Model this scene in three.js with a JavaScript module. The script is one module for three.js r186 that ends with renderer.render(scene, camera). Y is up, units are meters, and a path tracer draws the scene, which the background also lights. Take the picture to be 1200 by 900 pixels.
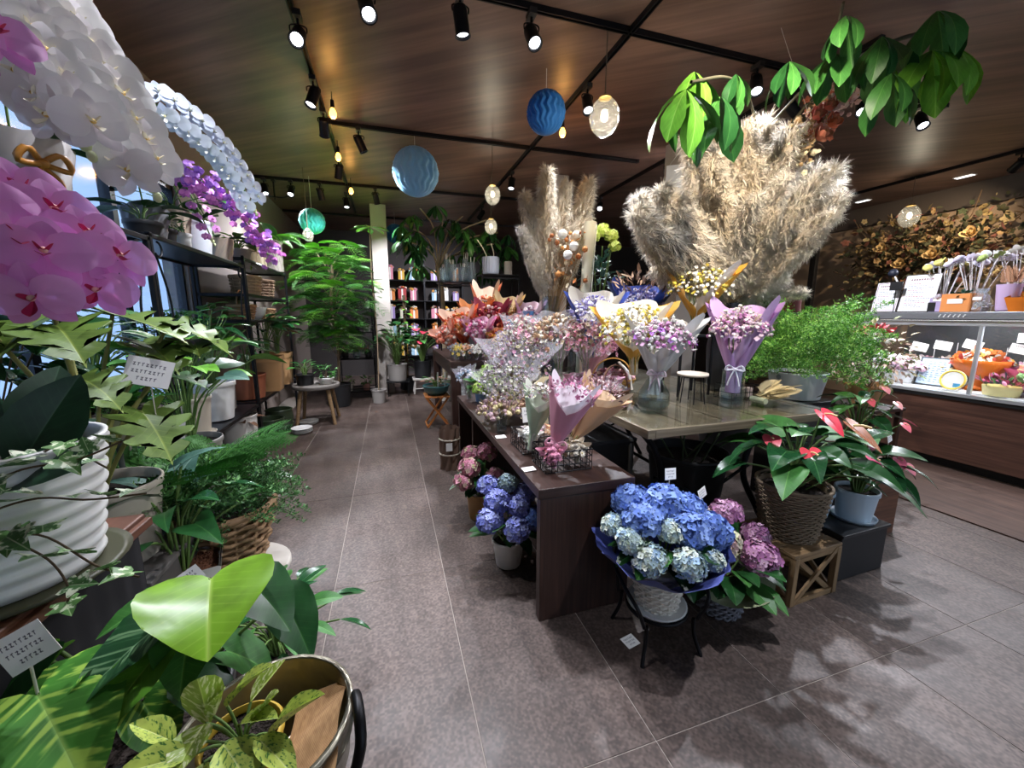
import * as THREE from 'three';
import { RoundedBoxGeometry } from 'three/addons/geometries/RoundedBoxGeometry.js';
import { RectAreaLightUniformsLib } from 'three/addons/lights/RectAreaLightUniformsLib.js';

// ---------- camera, sky, exposure ----------
const scene = new THREE.Scene();
const camera = new THREE.PerspectiveCamera(88.74, 4 / 3, 0.05, 60);
camera.position.set(0, 1.5, 0);
camera.rotation.order = 'YXZ';
camera.rotation.set(-Math.atan(80 / 460), -17.3 * Math.PI / 180, 0);
scene.add(camera);
scene.background = new THREE.Color(0.85, 1.05, 1.35);         // cool daylight outside the windows
const renderer = new THREE.WebGLRenderer({ antialias: true });
renderer.toneMapping = THREE.LinearToneMapping;
renderer.toneMappingExposure = 1.0;
renderer.shadowMap.enabled = true;
RectAreaLightUniformsLib.init();
const H = 3.5;                                                // ceiling height
const SPOT = 20, COOL = 0xf1f4ff, WARM = 0xffe3bd;

// ---------- helpers ----------
let seed = 12345;
const rnd = () => { seed = (seed * 1664525 + 1013904223) >>> 0; return seed / 4294967296; };
const rr = (a, b) => a + (b - a) * rnd();
const pick = a => a[Math.floor(rnd() * a.length) % a.length];
const V = (x, y, z) => new THREE.Vector3(x, y, z);
const PI = Math.PI;
const taken = {};
function numbered(n) { taken[n] = (taken[n] || 0) + 1; return taken[n] === 1 ? n : n + '_' + String(taken[n] - 1).padStart(3, '0'); }
function shadow(o) { o.traverse(m => { if (m.isMesh) { m.castShadow = true; m.receiveShadow = true; } }); }
function thing(name, label, category, pos = [0, 0, 0], turn = 0, group) {
  const o = new THREE.Group(); o.name = numbered(name); scene.add(o);
  o.position.set(...pos); o.rotation.y = turn; o.userData = { label, category };
  if (group) o.userData.group = group;
  return o;
}
function struct(name, geo, m) {
  const o = geo ? new THREE.Mesh(geo, m) : new THREE.Group(); o.name = name; o.userData = { kind: 'structure' }; scene.add(o); return o;
}
function part(name, geo, m, parent, label) {
  const o = new THREE.Mesh(geo.isGB ? geo.build() : geo, m); o.name = name; parent.add(o); if (label) o.userData.label = label; return o;
}
function stuff(o) { o.userData.kind = 'stuff'; return o; }

class GB {                                                    // joins shapes of one part into one geometry
  constructor() { this.isGB = true; this.p = []; this.n = []; this.u = []; this.c = []; this.i = []; this.k = 0; this.hasC = false; }
  add(g, m, col) {
    const P = g.attributes.position, N = g.attributes.normal, U = g.attributes.uv, C = g.attributes.color, v = V(0, 0, 0);
    const nm = m ? new THREE.Matrix3().getNormalMatrix(m) : null;
    for (let i = 0; i < P.count; i++) {
      v.fromBufferAttribute(P, i); if (m) v.applyMatrix4(m); this.p.push(v.x, v.y, v.z);
      v.fromBufferAttribute(N, i); if (m) v.applyMatrix3(nm).normalize(); this.n.push(v.x, v.y, v.z);
      if (U) this.u.push(U.getX(i), U.getY(i)); else this.u.push(0, 0);
      if (col) { this.hasC = true; const f = C ? C.getX(i) : 1, f2 = C ? C.getY(i) : 1, f3 = C ? C.getZ(i) : 1; this.c.push(col.r * f, col.g * f2, col.b * f3); }
      else if (C) { this.hasC = true; this.c.push(C.getX(i), C.getY(i), C.getZ(i)); } else this.c.push(1, 1, 1);
    }
    if (g.index) for (let i = 0; i < g.index.count; i++) this.i.push(g.index.getX(i) + this.k);
    else for (let i = 0; i < P.count; i++) this.i.push(i + this.k);
    this.k += P.count; return this;
  }
  at(g, x, y, z, col) { return this.add(g, new THREE.Matrix4().makeTranslation(x, y, z), col); }
  box(w, h, d, x, y, z, ry = 0, col) { return this.add(bx(w, h, d), TR(x, y, z, 0, ry, 0), col); }
  bar(a, b, r, seg = 6, r2 = r, col) {                         // straight rod from a to b
    const A = V(...a), B = V(...b), L = A.distanceTo(B), g = new THREE.CylinderGeometry(r2, r, L, seg, 1);
    const q = new THREE.Quaternion().setFromUnitVectors(V(0, 1, 0), B.clone().sub(A).normalize());
    return this.add(g, new THREE.Matrix4().compose(A.add(B).multiplyScalar(.5), q, V(1, 1, 1)), col);
  }
  tube(pts, r, ts = 12, rs = 6, closed = false, col) {
    return this.add(new THREE.TubeGeometry(new THREE.CatmullRomCurve3(pts.map(p => p.isVector3 ? p : V(...p)), closed), ts, r, rs, closed), null, col);
  }
  build() {
    const g = new THREE.BufferGeometry();
    g.setAttribute('position', new THREE.Float32BufferAttribute(this.p, 3));
    g.setAttribute('normal', new THREE.Float32BufferAttribute(this.n, 3));
    g.setAttribute('uv', new THREE.Float32BufferAttribute(this.u, 2));
    if (this.hasC) g.setAttribute('color', new THREE.Float32BufferAttribute(this.c, 3));
    g.setIndex(this.i); return g;
  }
}
function TR(x, y, z, rx = 0, ry = 0, rz = 0, s = 1) {
  return new THREE.Matrix4().compose(V(x, y, z), new THREE.Quaternion().setFromEuler(new THREE.Euler(rx, ry, rz, 'YXZ')), typeof s === 'number' ? V(s, s, s) : V(...s));
}
function uvBox(g) {                                            // uv in metres, u along the longer side
  g.computeBoundingBox(); const s = g.boundingBox.getSize(V(0, 0, 0)), d = [s.x, s.y, s.z];
  const P = g.attributes.position, N = g.attributes.normal, uv = new Float32Array(P.count * 2);
  for (let i = 0; i < P.count; i++) {
    const n = [Math.abs(N.getX(i)), Math.abs(N.getY(i)), Math.abs(N.getZ(i))], p = [P.getX(i), P.getY(i), P.getZ(i)];
    const ax = n[0] >= n[1] && n[0] >= n[2] ? 0 : n[1] >= n[2] ? 1 : 2; const o = [0, 1, 2].filter(k => k !== ax).sort((a, b) => d[b] - d[a]);
    uv[i * 2] = p[o[0]]; uv[i * 2 + 1] = p[o[1]];
  }
  g.setAttribute('uv', new THREE.BufferAttribute(uv, 2)); return g;
}
function bx(w, h, d, r = 0) { return uvBox(r ? new RoundedBoxGeometry(w, h, d, 1, r) : new THREE.BoxGeometry(w, h, d)); }
function boxAt(w, h, d, x, y, z, r = 0, ry = 0) { const g = bx(w, h, d, r); if (ry) g.rotateY(ry); g.translate(x, y, z); return g; }
function lathe(pts, seg = 28) { return new THREE.LatheGeometry(pts.map(p => new THREE.Vector2(p[0], p[1])), seg); }
function sheet(nu, nv, fn) {                                   // grid surface; fn(u, v) -> [x, y, z], u and v in 0..1
  const p = [], uv = [], id = [];
  for (let j = 0; j <= nv; j++) for (let i = 0; i <= nu; i++) { p.push(...fn(i / nu, j / nv)); uv.push(i / nu, j / nv); }
  for (let j = 0; j < nv; j++) for (let i = 0; i < nu; i++) { const a = j * (nu + 1) + i; id.push(a, a + 1, a + nu + 1, a + 1, a + nu + 2, a + nu + 1); }
  const g = new THREE.BufferGeometry(); g.setAttribute('position', new THREE.Float32BufferAttribute(p, 3)); g.setAttribute('uv', new THREE.Float32BufferAttribute(uv, 2));
  g.setIndex(id); g.computeVertexNormals(); return g;
}
const PERM = (() => { const a = new Float32Array(65536); for (let i = 0; i < 65536; i++) a[i] = rnd(); return a; })();
function vnoise(x, y, px, py) {                                // tileable value noise with period px, py
  const xi = Math.floor(x), yi = Math.floor(y), fx = x - xi, fy = y - yi, sx = fx * fx * (3 - 2 * fx), sy = fy * fy * (3 - 2 * fy);
  const h = (a, b) => PERM[((((a % px) + px) % px) * 131 + (((b % py) + py) % py) * 7919 + px * 17) & 65535];
  const a = h(xi, yi), b = h(xi + 1, yi), c = h(xi, yi + 1), d = h(xi + 1, yi + 1);
  return a + (b - a) * sx + (c - a) * sy + (a - b - c + d) * sx * sy;
}
function fbm(u, v, px, py, oct = 4) { let s = 0, a = .5, t = 0; for (let o = 0; o < oct; o++) { s += a * vnoise(u * px, v * py, px, py); t += a; a *= .5; px *= 2; py *= 2; } return s / t; }
function tex(w, h, fn, { srgb = true, rep = [1, 1], rot = 0 } = {}) {
  const d = new Uint8Array(w * h * 4);
  for (let y = 0; y < h; y++) for (let x = 0; x < w; x++) { const c = fn(x / w, y / h), k = (y * w + x) * 4; d[k] = c[0]; d[k + 1] = c[1]; d[k + 2] = c[2]; d[k + 3] = 255; }
  const t = new THREE.DataTexture(d, w, h); t.wrapS = t.wrapT = THREE.RepeatWrapping; t.magFilter = THREE.LinearFilter; t.minFilter = THREE.LinearMipmapLinearFilter; t.generateMipmaps = true;
  if (srgb) t.colorSpace = THREE.SRGBColorSpace; t.repeat.set(...rep); t.rotation = rot; t.needsUpdate = true; return t;
}
const hex = h => [(h >> 16) & 255, (h >> 8) & 255, h & 255];
const mix = (a, b, t) => [a[0] + (b[0] - a[0]) * t, a[1] + (b[1] - a[1]) * t, a[2] + (b[2] - a[2]) * t];
const clamp = (x, a = 0, b = 1) => Math.min(b, Math.max(a, x));
function woodTex(light, dark, rep, rot = 0, streak = 40) {
  const L = hex(light), D = hex(dark);
  return tex(512, 512, (u, v) => {
    const w = fbm(u, v, 2, 6, 3), g = fbm(u + w * .03, v, 3, streak, 3), f = fbm(u, v, 10, 160, 2), k = vnoise(u * 3 + 5, v * 9, 3, 9);
    return mix(D, L, clamp(.15 + 1.1 * (g - .3) + .35 * (f - .5) + .35 * (k - .5)));
  }, { rep, rot });
}
const MC = {};
function M(color, rough = .6, o = {}) {                        // cached plain material
  const key = color + '|' + rough + '|' + JSON.stringify(o);
  if (!MC[key]) MC[key] = new THREE.MeshPhysicalMaterial({ color, roughness: rough, side: THREE.DoubleSide, ...o });
  return MC[key];
}
const VC = (rough = .7, o = {}) => M(0xffffff, rough, { vertexColors: true, ...o });
const col = h => new THREE.Color(h);
function textTex(w, h, draw) { const c = document.createElement('canvas'); c.width = w; c.height = h; const x = c.getContext('2d'); draw(x, w, h); const t = new THREE.CanvasTexture(c); t.colorSpace = THREE.SRGBColorSpace; return t; }
const noiseBump = tex(256, 256, (u, v) => { const n = 255 * fbm(u, v, 32, 32, 3); return [n, n, n]; }, { srgb: false });

// ---------- shared materials ----------
const blackMetal = M(0x17171a, .42, { metalness: .6 });
const blackPlastic = M(0x141416, .5);
const darkWood = new THREE.MeshPhysicalMaterial({ map: woodTex(0x4a3229, 0x2b1b16, [1.1, 2.2]), roughness: .42 });
const walnut = new THREE.MeshPhysicalMaterial({ map: woodTex(0x8a5a40, 0x4f3022, [1, 2]), roughness: .5 });
const oak = new THREE.MeshPhysicalMaterial({ map: woodTex(0xa98c66, 0x7b6142, [1.5, 3]), roughness: .55 });
const greyOak = new THREE.MeshPhysicalMaterial({ map: woodTex(0x8f8169, 0x5c503f, [1.2, 2.5]), roughness: .45 });
const soilM = M(0x2a1f18, .95, { bumpMap: noiseBump, bumpScale: .01 });
const glassM = M(0xffffff, .02, { transmission: 1, thickness: 0, ior: 1.5 });

// ---------- room ----------
const plaster = M(0x8d8078, .85), darkWall = M(0x332e2d, .8), pillarM = M(0xa39a92, .75);
{
  // floor: 0.6 x 1.2 m stone tiles, each one its own piece, on a darker bed
  const bed = struct('floor', boxAt(11.6, .1, 13.4, 3.9, -.0522, -4.9), M(0x9a9087, .9)); bed.receiveShadow = true;
  const A = hex(0x6a5b54), B = hex(0x3a2f2a);
  const st = (o) => tex(512, 512, (u, v) => { const n = fbm(u + o, v, 4, 4, 5), f = fbm(u, v + o, 128, 128, 1), s = fbm(u + o, v, 3, 22, 3); return mix(B, A, clamp(.5 + .6 * (n - .5) + .9 * (f - .5) + .5 * (s - .5))); }, { rep: [.9, .9] });
  const bump = tex(512, 512, (u, v) => { const n = 255 * fbm(u, v, 70, 70, 3); return [n, n, n]; }, { srgb: false, rep: [.9, .9] });
  const rough = tex(256, 256, (u, v) => { const n = 255 * clamp(.52 + .35 * (fbm(u, v, 5, 5, 4) - .5)); return [n, n, n]; }, { srgb: false });
  const mats = [0, .31, .67].map((o, i) => new THREE.MeshPhysicalMaterial({ map: st(o), color: [0xffffff, 0xf3f0ee, 0xe9e6e4][i], roughness: 1, roughnessMap: rough, bumpMap: bump, bumpScale: .0006 }));
  const g = boxAt(.5965, .012, 1.1965, 0, 0, 0, .001);
  for (let i = -4; i < 15; i++) for (let j = -2; j < 10; j++) {
    const x = .54 + i * .6, z = -.36 - j * 1.2; if (x < -1.6 || x > 9 || z < -11) continue;
    const m = new THREE.Mesh(g, mats[(i * 7 + j * 3 + 40) % 3]); m.name = 'tile'; m.position.set(x, -.006, z); bed.add(m);
  }
}
{
  const t = woodTex(0x8a6d5f, 0x574239, [.34, .5], 0, 26);
  const cm = new THREE.MeshPhysicalMaterial({ map: t, roughness: .42, color: 0xffffff });
  const c = new THREE.PlaneGeometry(11.6, 13.4); const g = new THREE.BoxGeometry(11.6, .12, 13.4);
  const P = g.attributes.position, U = g.attributes.uv, a = 55 * PI / 180;
  for (let i = 0; i < P.count; i++) { const x = P.getX(i), z = P.getZ(i); U.setXY(i, x * Math.sin(a) + z * Math.cos(a), x * Math.cos(a) - z * Math.sin(a)); }
  g.translate(3.9, H + .06, -4.9); struct('ceiling', g, cm);
}
// left wall with a wide window between its piers
const WX = -1.85, wz0 = -1.0, wz1 = -4.75, wy0 = .75, wy1 = 2.72;
{
  const wl = struct('wall_left'); const m = plaster;
  const add = (y0, y1, z0, z1) => part('wall_section', boxAt(.2, y1 - y0, Math.abs(z1 - z0), WX - .1, (y0 + y1) / 2, (z0 + z1) / 2), m, wl);
  add(0, H, 1.8, wz0); add(0, H, wz1, -11.5); add(0, wy0, wz0, wz1); add(wy1, H, wz0, wz1);
  const w = struct('window_1'); const fm = M(0x2a2c30, .4, { metalness: .5 });
  const n = 4, L = (wz0 - wz1) / n;
  for (let k = 0; k <= n; k++) part('mullion', boxAt(.07, wy1 - wy0, .06, WX - .07, (wy0 + wy1) / 2, wz0 - k * L), fm, w);
  for (const y of [wy0 + .03, wy1 - .03]) part('rail', boxAt(.07, .06, wz0 - wz1, WX - .07, y, (wz0 + wz1) / 2), fm, w);
  for (let k = 0; k < n; k++) part('pane', boxAt(.008, wy1 - wy0 - .08, L - .05, WX - .07, (wy0 + wy1) / 2, wz0 - (k + .5) * L), M(0xe2efff, .12, { transmission: 1, thickness: 0 }), w);
}
struct('wall_back', boxAt(11.6, H, .2, 3.9, H / 2, -10.7), darkWall);
struct('wall_right', boxAt(.2, H, 13.4, 8.85, H / 2, -4.9), M(0x9a8672, .85));
{ // shop front behind the viewer: glazed bays beside the entrance
  const wf = struct('wall_front'), z = 1.7, fm = M(0x2a2c30, .4, { metalness: .5 });
  part('wall_section', boxAt(2.6, H, .2, -.6, H / 2, z), plaster, wf); part('wall_section', boxAt(1.6, H, .2, 8.9, H / 2, z), plaster, wf); part('wall_section', boxAt(7.4, H - 2.75, .2, 4.4, (H + 2.75) / 2, z), plaster, wf);
  const w = struct('window_2'); for (let k = 0; k <= 5; k++) part('mullion', boxAt(.07, 2.75, .08, .75 + k * 1.46, 1.375, z), fm, w);
  for (const y of [.05, 2.7]) part('rail', boxAt(7.4, .08, .07, 4.4, y, z), fm, w);
  for (let k = 0; k < 5; k++) part('pane', boxAt(1.38, 2.6, .01, 1.48 + k * 1.46, 1.38, z), glassM, w);
}
struct('trim_1', boxAt(.1, .34, 13, 8.7, H - .17, -4.9), M(0x4a423d, .8));
// pillars
struct('trim_2', boxAt(.28, H, .28, -.08, H / 2, -8.1, .01), pillarM);
struct('trim_3', boxAt(.32, H, .32, 2.45, H / 2, -5.75, .01), pillarM);
struct('trim_4', boxAt(.36, H, .36, 3.45, H / 2, -4.15, .01), pillarM);
struct('trim_5', boxAt(.09, H, .12, 8.35, H / 2, -6.1, .008), M(0x1b1a1b, .5));
struct('wall_inner', boxAt(.16, H, 3.2, 7.6, H / 2, -8.2), M(0x3a322d, .8));

// ---------- lighting tracks ----------
function track(label, a, b, w = .036) {
  const t = thing('lighting_track', label, 'track', [0, 0, 0]);
  const L = Math.hypot(b[0] - a[0], b[1] - a[1]), ang = Math.atan2(-(b[1] - a[1]), b[0] - a[0]), g = new GB();
  const rot = TR((a[0] + b[0]) / 2, H - .018, (a[1] + b[1]) / 2, 0, ang, 0);
  g.add(bx(L, .012, w), rot.clone().multiply(TR(0, .012, 0)));
  part('rail_body', g, blackMetal, t);
  for (const s of [-1, 1]) part('rail_lip', new GB().add(bx(L, .026, .009), rot.clone().multiply(TR(0, -.007, s * (w / 2 - .0045)))), blackMetal, t);
  for (const s of [-1, 1]) part('end_cap', new GB().add(bx(.02, .04, w + .006), rot.clone().multiply(TR(s * (L / 2 + .01), 0, 0))), blackPlastic, t);
}
track('black lighting track over the plant aisle with spotlights and yellow bulbs', [-.5, -1.4], [-.5, -8.6]);
track('long black ceiling track above the glass-topped table carrying one yellow bulb', [1.75, -.6], [1.72, -8.6]);
track('black cross track over the front carrying the crystal globe pendant', [.2, -2.78], [5.2, -2.74]);
track('black cross track with the pale blue honeycomb ball hanging below', [-.46, -4.86], [3.2, -4.8]);
track('black cross track with the row of spotlights before the fern tree', [-1.8, -6.92], [3.4, -6.86]);
track('thin black cross track nearest the dark back wall', [-1.8, -8.9], [3.4, -8.9]);
track('black ceiling track running past the grey pillar with the sign', [3.52, -2.3], [3.52, -8.6]);
track('black ceiling track over the flower refrigerator counter', [7.45, .6], [7.45, -6.2]);

// ---------- spotlights ----------
const spotBody = (() => { const g = new GB(); g.add(lathe([[0, .0], [.035, 0], [.042, .006], [.045, .03], [.045, .15], [.05, .155], [.05, .16], [.041, .16], [.038, .14]], 20)); return g.build(); })();
function spot(label, x, z, target, { c = COOL, k = 1, ang = .8, drop = .13, light = true, group = 'track spotlights' } = {}) {
  const t = thing('track_spotlight', label, 'spotlight', [x, H - .036, z], 0, group);
  part('adapter', boxAt(.05, .035, .09, 0, -.0175, 0), blackPlastic, t);
  part('stem', new GB().bar([0, -.035, 0], [0, -drop, 0], .009, 8), blackMetal, t);
  const p = V(x, H - .036 - drop, z), dir = V(...target).sub(p).normalize();
  const q = new THREE.Quaternion().setFromUnitVectors(V(0, 1, 0), dir);
  const hd = part('housing', spotBody, blackMetal, t); hd.position.set(0, -drop, 0); hd.quaternion.copy(q); hd.translateY(-.05);
  part('yoke', new GB().tube([[-.05, -drop + .02, 0], [-.05, -drop + .05, 0], [0, -drop + .06, 0], [.05, -drop + .05, 0], [.05, -drop + .02, 0]], .005, 12, 5), blackMetal, t);
  const lens = part('lens', new THREE.CircleGeometry(.037, 20).rotateX(-PI / 2).translate(0, .143, 0), light ? M(0xffffff, .3, { emissive: c, emissiveIntensity: 7 }) : M(0xbfc4c8, .15, { metalness: .4 }), hd, 'bright round lens');
  if (light) {
    const L = new THREE.SpotLight(c, SPOT * k, 0, ang, 1, 2); const o = p.clone().addScaledVector(dir, .125);
    L.position.copy(o); L.target.position.set(...target); L.castShadow = true; L.shadow.radius = 1.8; scene.add(L, L.target);
  }
  return t;
}
function bulb(label, x, z, y = 3.3) {
  const t = thing('filament_bulb', label, 'bulb', [x, y, z]);
  part('cord', new GB().bar([0, .06, 0], [0, H - .03 - y, 0], .004, 6), blackPlastic, t);
  part('socket', lathe([[0, .1], [.016, .1], [.018, .06], [.018, .035], [0, .035]], 14), blackMetal, t);
  part('bulb_glass', lathe([[0, -.05], [.018, -.046], [.03, -.028], [.032, -.006], [.024, .018], [.015, .036], [0, .036]], 16), M(0xffe7b0, .3, { emissive: 0xffc257, emissiveIntensity: 5 }), t, 'glowing yellow bulb');
  const L = new THREE.PointLight(0xffb45c, .4, 0, 2); L.position.set(x, y - .06, z); L.castShadow = true; L.shadow.radius = 1.5; scene.add(L);
}
// left aisle track
spot('aisle spotlight glaring straight at the viewer, first on the aisle track', -.47, -3.25, [-.6, 1.4, -1.2], { k: .6 });
spot('aisle spotlight turned along the cross track end, bright round lens', -.03, -2.85, [.5, 0, -.4], { k: .5 });
spot('aisle spotlight aimed down at the shelf plants beside the first yellow bulb', -.5, -4.0, [-1.2, 1.0, -3.4], { k: 1.1 });
spot('aisle spotlight glaring beside the end of the cross track', -.5, -4.55, [-.8, 1.0, -7.0], { k: 2.2, ang: .6 });
spot('aisle spotlight between the second and third yellow bulbs', -.5, -5.8, [-1.0, .9, -7.0], { k: 1.6 });
spot('aisle spotlight furthest along the track near the pillar', -.55, -7.3, [-.5, .4, -6.4], { k: .9 });
bulb('yellow filament bulb hanging beside the downward aisle spotlight', -.38, -4.2);
bulb('yellow filament bulb on the aisle track, middle of three', -.45, -5.25);
bulb('yellow filament bulb on the aisle track nearest the pillar', -.42, -6.55);
bulb('small yellow bulb on short cord below the dark blue honeycomb ball', 1.75, -3.93);
spot('black cylinder spotlight hanging from the cross track above the aisle', .525, -2.76, [.9, .5, -2.9], { k: 1.1 });
spot('small dark spotlight hanging at the end of the ball cross track', -.2, -4.85, [.9, .9, -5.2], { k: .9 });
spot('tilted spotlight at the end of the row by the left wall', -1.62, -6.9, [-1.1, .8, -5.8], { k: 1.4 });
spot('tilted spotlight showing its lens above the fern fronds', -1.27, -6.9, [-1.4, 1.0, -5.2], { k: 1.5 });
spot('tilted spotlight beside the teal honeycomb ball thread', -.88, -6.9, [-.5, .6, -7.7], { k: 1.0 });
spot('dark spotlight hanging in front of the grey pillar top', -.09, -6.88, [.4, 1, -8.2], { k: 1.8 });
spot('dark spotlight with glowing lens beside the crystal globe pendant', 1.75, -3.42, [1.5, .9, -2.2], { k: 1.25 });
spot('spotlight half hidden by the broad green branch leaves', 2.9, -2.76, [2.1, 1.0, -1.7], { k: .6 });
spot('cool spotlight above the anthuriums at the end of the cross track', 4.1, -2.75, [2.3, .4, -1.2], { k: 1.9, ang: .6 });
spot('spotlight beyond the hanging branch over the open floor', 4.9, -2.75, [3.6, 0, -.9], { k: 2.0, ang: .6 });
spot('distant spotlight shining below the track near the dark wall', 3.52, -6.3, [2.2, 1.0, -4.0], { k: 1.3 });
spot('spotlight over the pampas vase on the pillar track', 3.52, -4.6, [2.6, 1.6, -2.8], { k: 1.3 });
spot('spotlight on the long track over the bouquet table', 1.74, -5.6, [1.3, 1, -4.9], { k: 1.2 });
spot('spotlight on the long track over the rear shelves', 1.73, -7.4, [.8, 1.6, -9.9], { k: 2.2 });
spot('spotlight over the refrigerator counter goods', 7.45, -1.4, [5.6, 1.4, -2.6], { k: 2 });
spot('spotlight over the dried flower wall swag', 7.45, -3.1, [8.75, 2.1, -5.0], { c: WARM, k: .8 });
spot('spotlight aimed at the bench front from above the viewer', 1.75, -.75, [.9, .3, -2.2], { k: 1.2 });
spot('spotlight above the viewer aimed at the near leaves', -.5, -1.6, [-.35, .9, -.75], { k: .5 });
spot('spotlight above the viewer aimed over the front floor', 1.0, -2.78, [1.2, 0, -.6], { k: .45 });
spot('added unseen spotlight above the viewer aimed up the pampas fan', 1.75, -1.3, [2.6, 2.0, -2.6], { c: 0xfff0dc, k: 1.3 });  // added lamp out of view, only there to brighten the plumes
spot('added spotlight on the pillar track lighting the counter menus', 3.52, -2.95, [5.3, 1.5, -2.5], { k: 1.5 });  // added lamp, no known fixture here; lifts the fronts of the counter goods
spot('spotlight above the viewer over the shelf orchids', -.5, -2.2, [-1.2, 1.5, -2.6], { k: .6 });

// ---------- plant and flower shapes ----------
const HALF = {
  heart: [[0, 0], [.07, -.1], [.18, -.16], [.31, -.15], [.42, -.07], [.485, .06], [.5, .2], [.475, .34], [.41, .5], [.31, .66], [.19, .82], [.075, .94], [0, 1]],
  ovate: [[0, 0], [.17, .06], [.36, .2], [.48, .4], [.46, .58], [.34, .76], [.16, .92], [0, 1]],
  lance: [[0, 0], [.2, .1], [.4, .28], [.48, .45], [.42, .62], [.28, .8], [.1, .94], [0, 1]],
  obov: [[0, 0], [.1, .12], [.24, .34], [.4, .55], [.49, .72], [.42, .86], [.2, .96], [0, 1.02]],
  round: [[0, 0], [.25, .03], [.43, .2], [.5, .45], [.46, .7], [.3, .9], [.12, .98], [0, 1]],
  ivy: [[0, 0], [.12, -.12], [.36, -.16], [.42, .0], [.3, .14], [.56, .34], [.58, .42], [.26, .47], [.2, .66], [.08, .88], [0, 1]],
  arrow: [[0, 0], [.16, -.2], [.34, -.28], [.44, -.1], [.4, .15], [.3, .4], [.18, .7], [0, 1]],
  lobed: [[0, 0], [.1, -.12], [.4, -.22], [.44, -.16], [.2, .04], [.56, .02], [.6, .1], [.22, .22], [.6, .28], [.6, .37], [.22, .42], [.52, .52], [.5, .6], [.18, .6], [.36, .76], [.3, .82], [.1, .8], [0, 1]],
};
function leafG(kind, L, W, { fold = .25, droop = .25, wave = 0, cols = 3, tip = 0 } = {}) {   // base at origin, runs along +z, faces +y
  const h = HALF[kind], n = h.length - 1, p = [], uv = [], id = [];
  const bend = (x, z) => { const t = z / L, s = Math.abs(x) / (W * .5); return [x * (1 - .12 * fold), fold * Math.abs(x) * .8 - droop * L * t * t - tip * L * Math.max(0, t) ** 4 + wave * W * Math.sin(t * 11 + (x > 0 ? 1 : 0)) * s * s, z * (1 - .22 * droop * t)]; };
  for (let side = 0; side < 2; side++) for (let i = 0; i <= n; i++) for (let c = 0; c <= cols; c++) {
    const f = c / cols, zm = i / n, x = h[i][0] * f * W * (side ? -1 : 1), z = (zm + (h[i][1] - zm) * f) * L;
    p.push(...bend(x, z)); uv.push(.5 + x / W, z / L);
  }
  const S = (n + 1) * (cols + 1);
  for (let side = 0; side < 2; side++) for (let i = 0; i < n; i++) for (let c = 0; c < cols; c++) {
    const a = side * S + i * (cols + 1) + c, b = a + cols + 1;
    if (side) id.push(a, a + 1, b, a + 1, b + 1, b); else id.push(a, b, a + 1, a + 1, b, b + 1);
  }
  const g = new THREE.BufferGeometry(); g.setAttribute('position', new THREE.Float32BufferAttribute(p, 3)); g.setAttribute('uv', new THREE.Float32BufferAttribute(uv, 2)); g.setIndex(id); g.computeVertexNormals(); return g;
}
function leafTex(base, vein, o = {}) {                         // blade colour with midrib and side veins; patch = variegation
  const A = hex(base), Bc = hex(vein), P = hex(o.patch || vein), am = o.amount || 0;
  return tex(128, 128, (u, v) => {
    const x = Math.abs(u - .5) * 2, n = fbm(u, v, 6, 6, 3);
    let c = mix(A, mix(A, [0, 0, 0], .35), clamp((n - .35) * .9));
    if (am) { const a = o.edge ? clamp((x - .35) * 3 + (fbm(u, v, 9, 9, 3) - .5) * 5) : clamp((fbm(u + x * .2, v - x * .35, o.fx || 10, o.fy || 14, 3) - (1 - am)) * 9); c = mix(c, P, a); }
    const r = clamp(1 - x / .05), s = clamp(1 - Math.abs(((v - x * .35) * 9 % 1 + 1) % 1 - .5) / .09) * .35 * clamp(1.1 - x);
    return mix(c, Bc, Math.max(r * .8, s * (o.veins === undefined ? 1 : o.veins)));
  });
}
const LT = (base, vein, rough = .38, o = {}) => new THREE.MeshPhysicalMaterial({ map: leafTex(base, vein, o), roughness: rough, side: THREE.DoubleSide, transmission: 0, specularIntensity: .6 });
const G = {
  deep: LT(0x1f4a22, 0x3d6a34, .32), mid: LT(0x3a7030, 0x6a9a4c, .42), fresh: LT(0x63a030, 0x9fca62, .42), lime: LT(0x7aa82e, 0xb0cc64, .28),
  olive: LT(0x5c7530, 0x95a34e, .4), blueg: LT(0x41685a, 0x7d9c8c, .5), glossy: LT(0x1d4626, 0x4c7f48, .2), fern: LT(0x457f35, 0x6aa34d, .55),
  cream: LT(0x4f7a44, 0xdfe6c4, .42, { patch: 0xdde3c8, amount: .6, edge: true, veins: .3 }), marble: LT(0xb9c95e, 0xe2e6a8, .42, { patch: 0x3f6a2c, amount: .40, fx: 20, fy: 26, veins: 0 }),
  pothos: LT(0x4d8c37, 0xa8cf6b, .35, { patch: 0xa8cd58, amount: .44, fx: 4, fy: 18, veins: .6 }), bronze: LT(0x7d5a35, 0xb08b52, .3), stripe: LT(0x2f5c38, 0x93b487, .3, { patch: 0x7fa777, amount: .42, fx: 3, fy: 20 }),
};
G.marble2 = LT(0x9fb94a, 0xd6dd8c, .42, { patch: 0xdfe3b4, amount: .46, fx: 12, fy: 16, veins: .2 }); G.ivy2 = LT(0x5d8a48, 0xc9d8a8, .42, { patch: 0xd5dfbd, amount: .42, fx: 6, fy: 6, veins: .4 });
G.orchid = LT(0x20402a, 0x35573a, .35);
const stemG = M(0x5d7a3a, .6), twigM = M(0x5b4a35, .8), barkM = M(0x7a6a55, .85);
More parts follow.
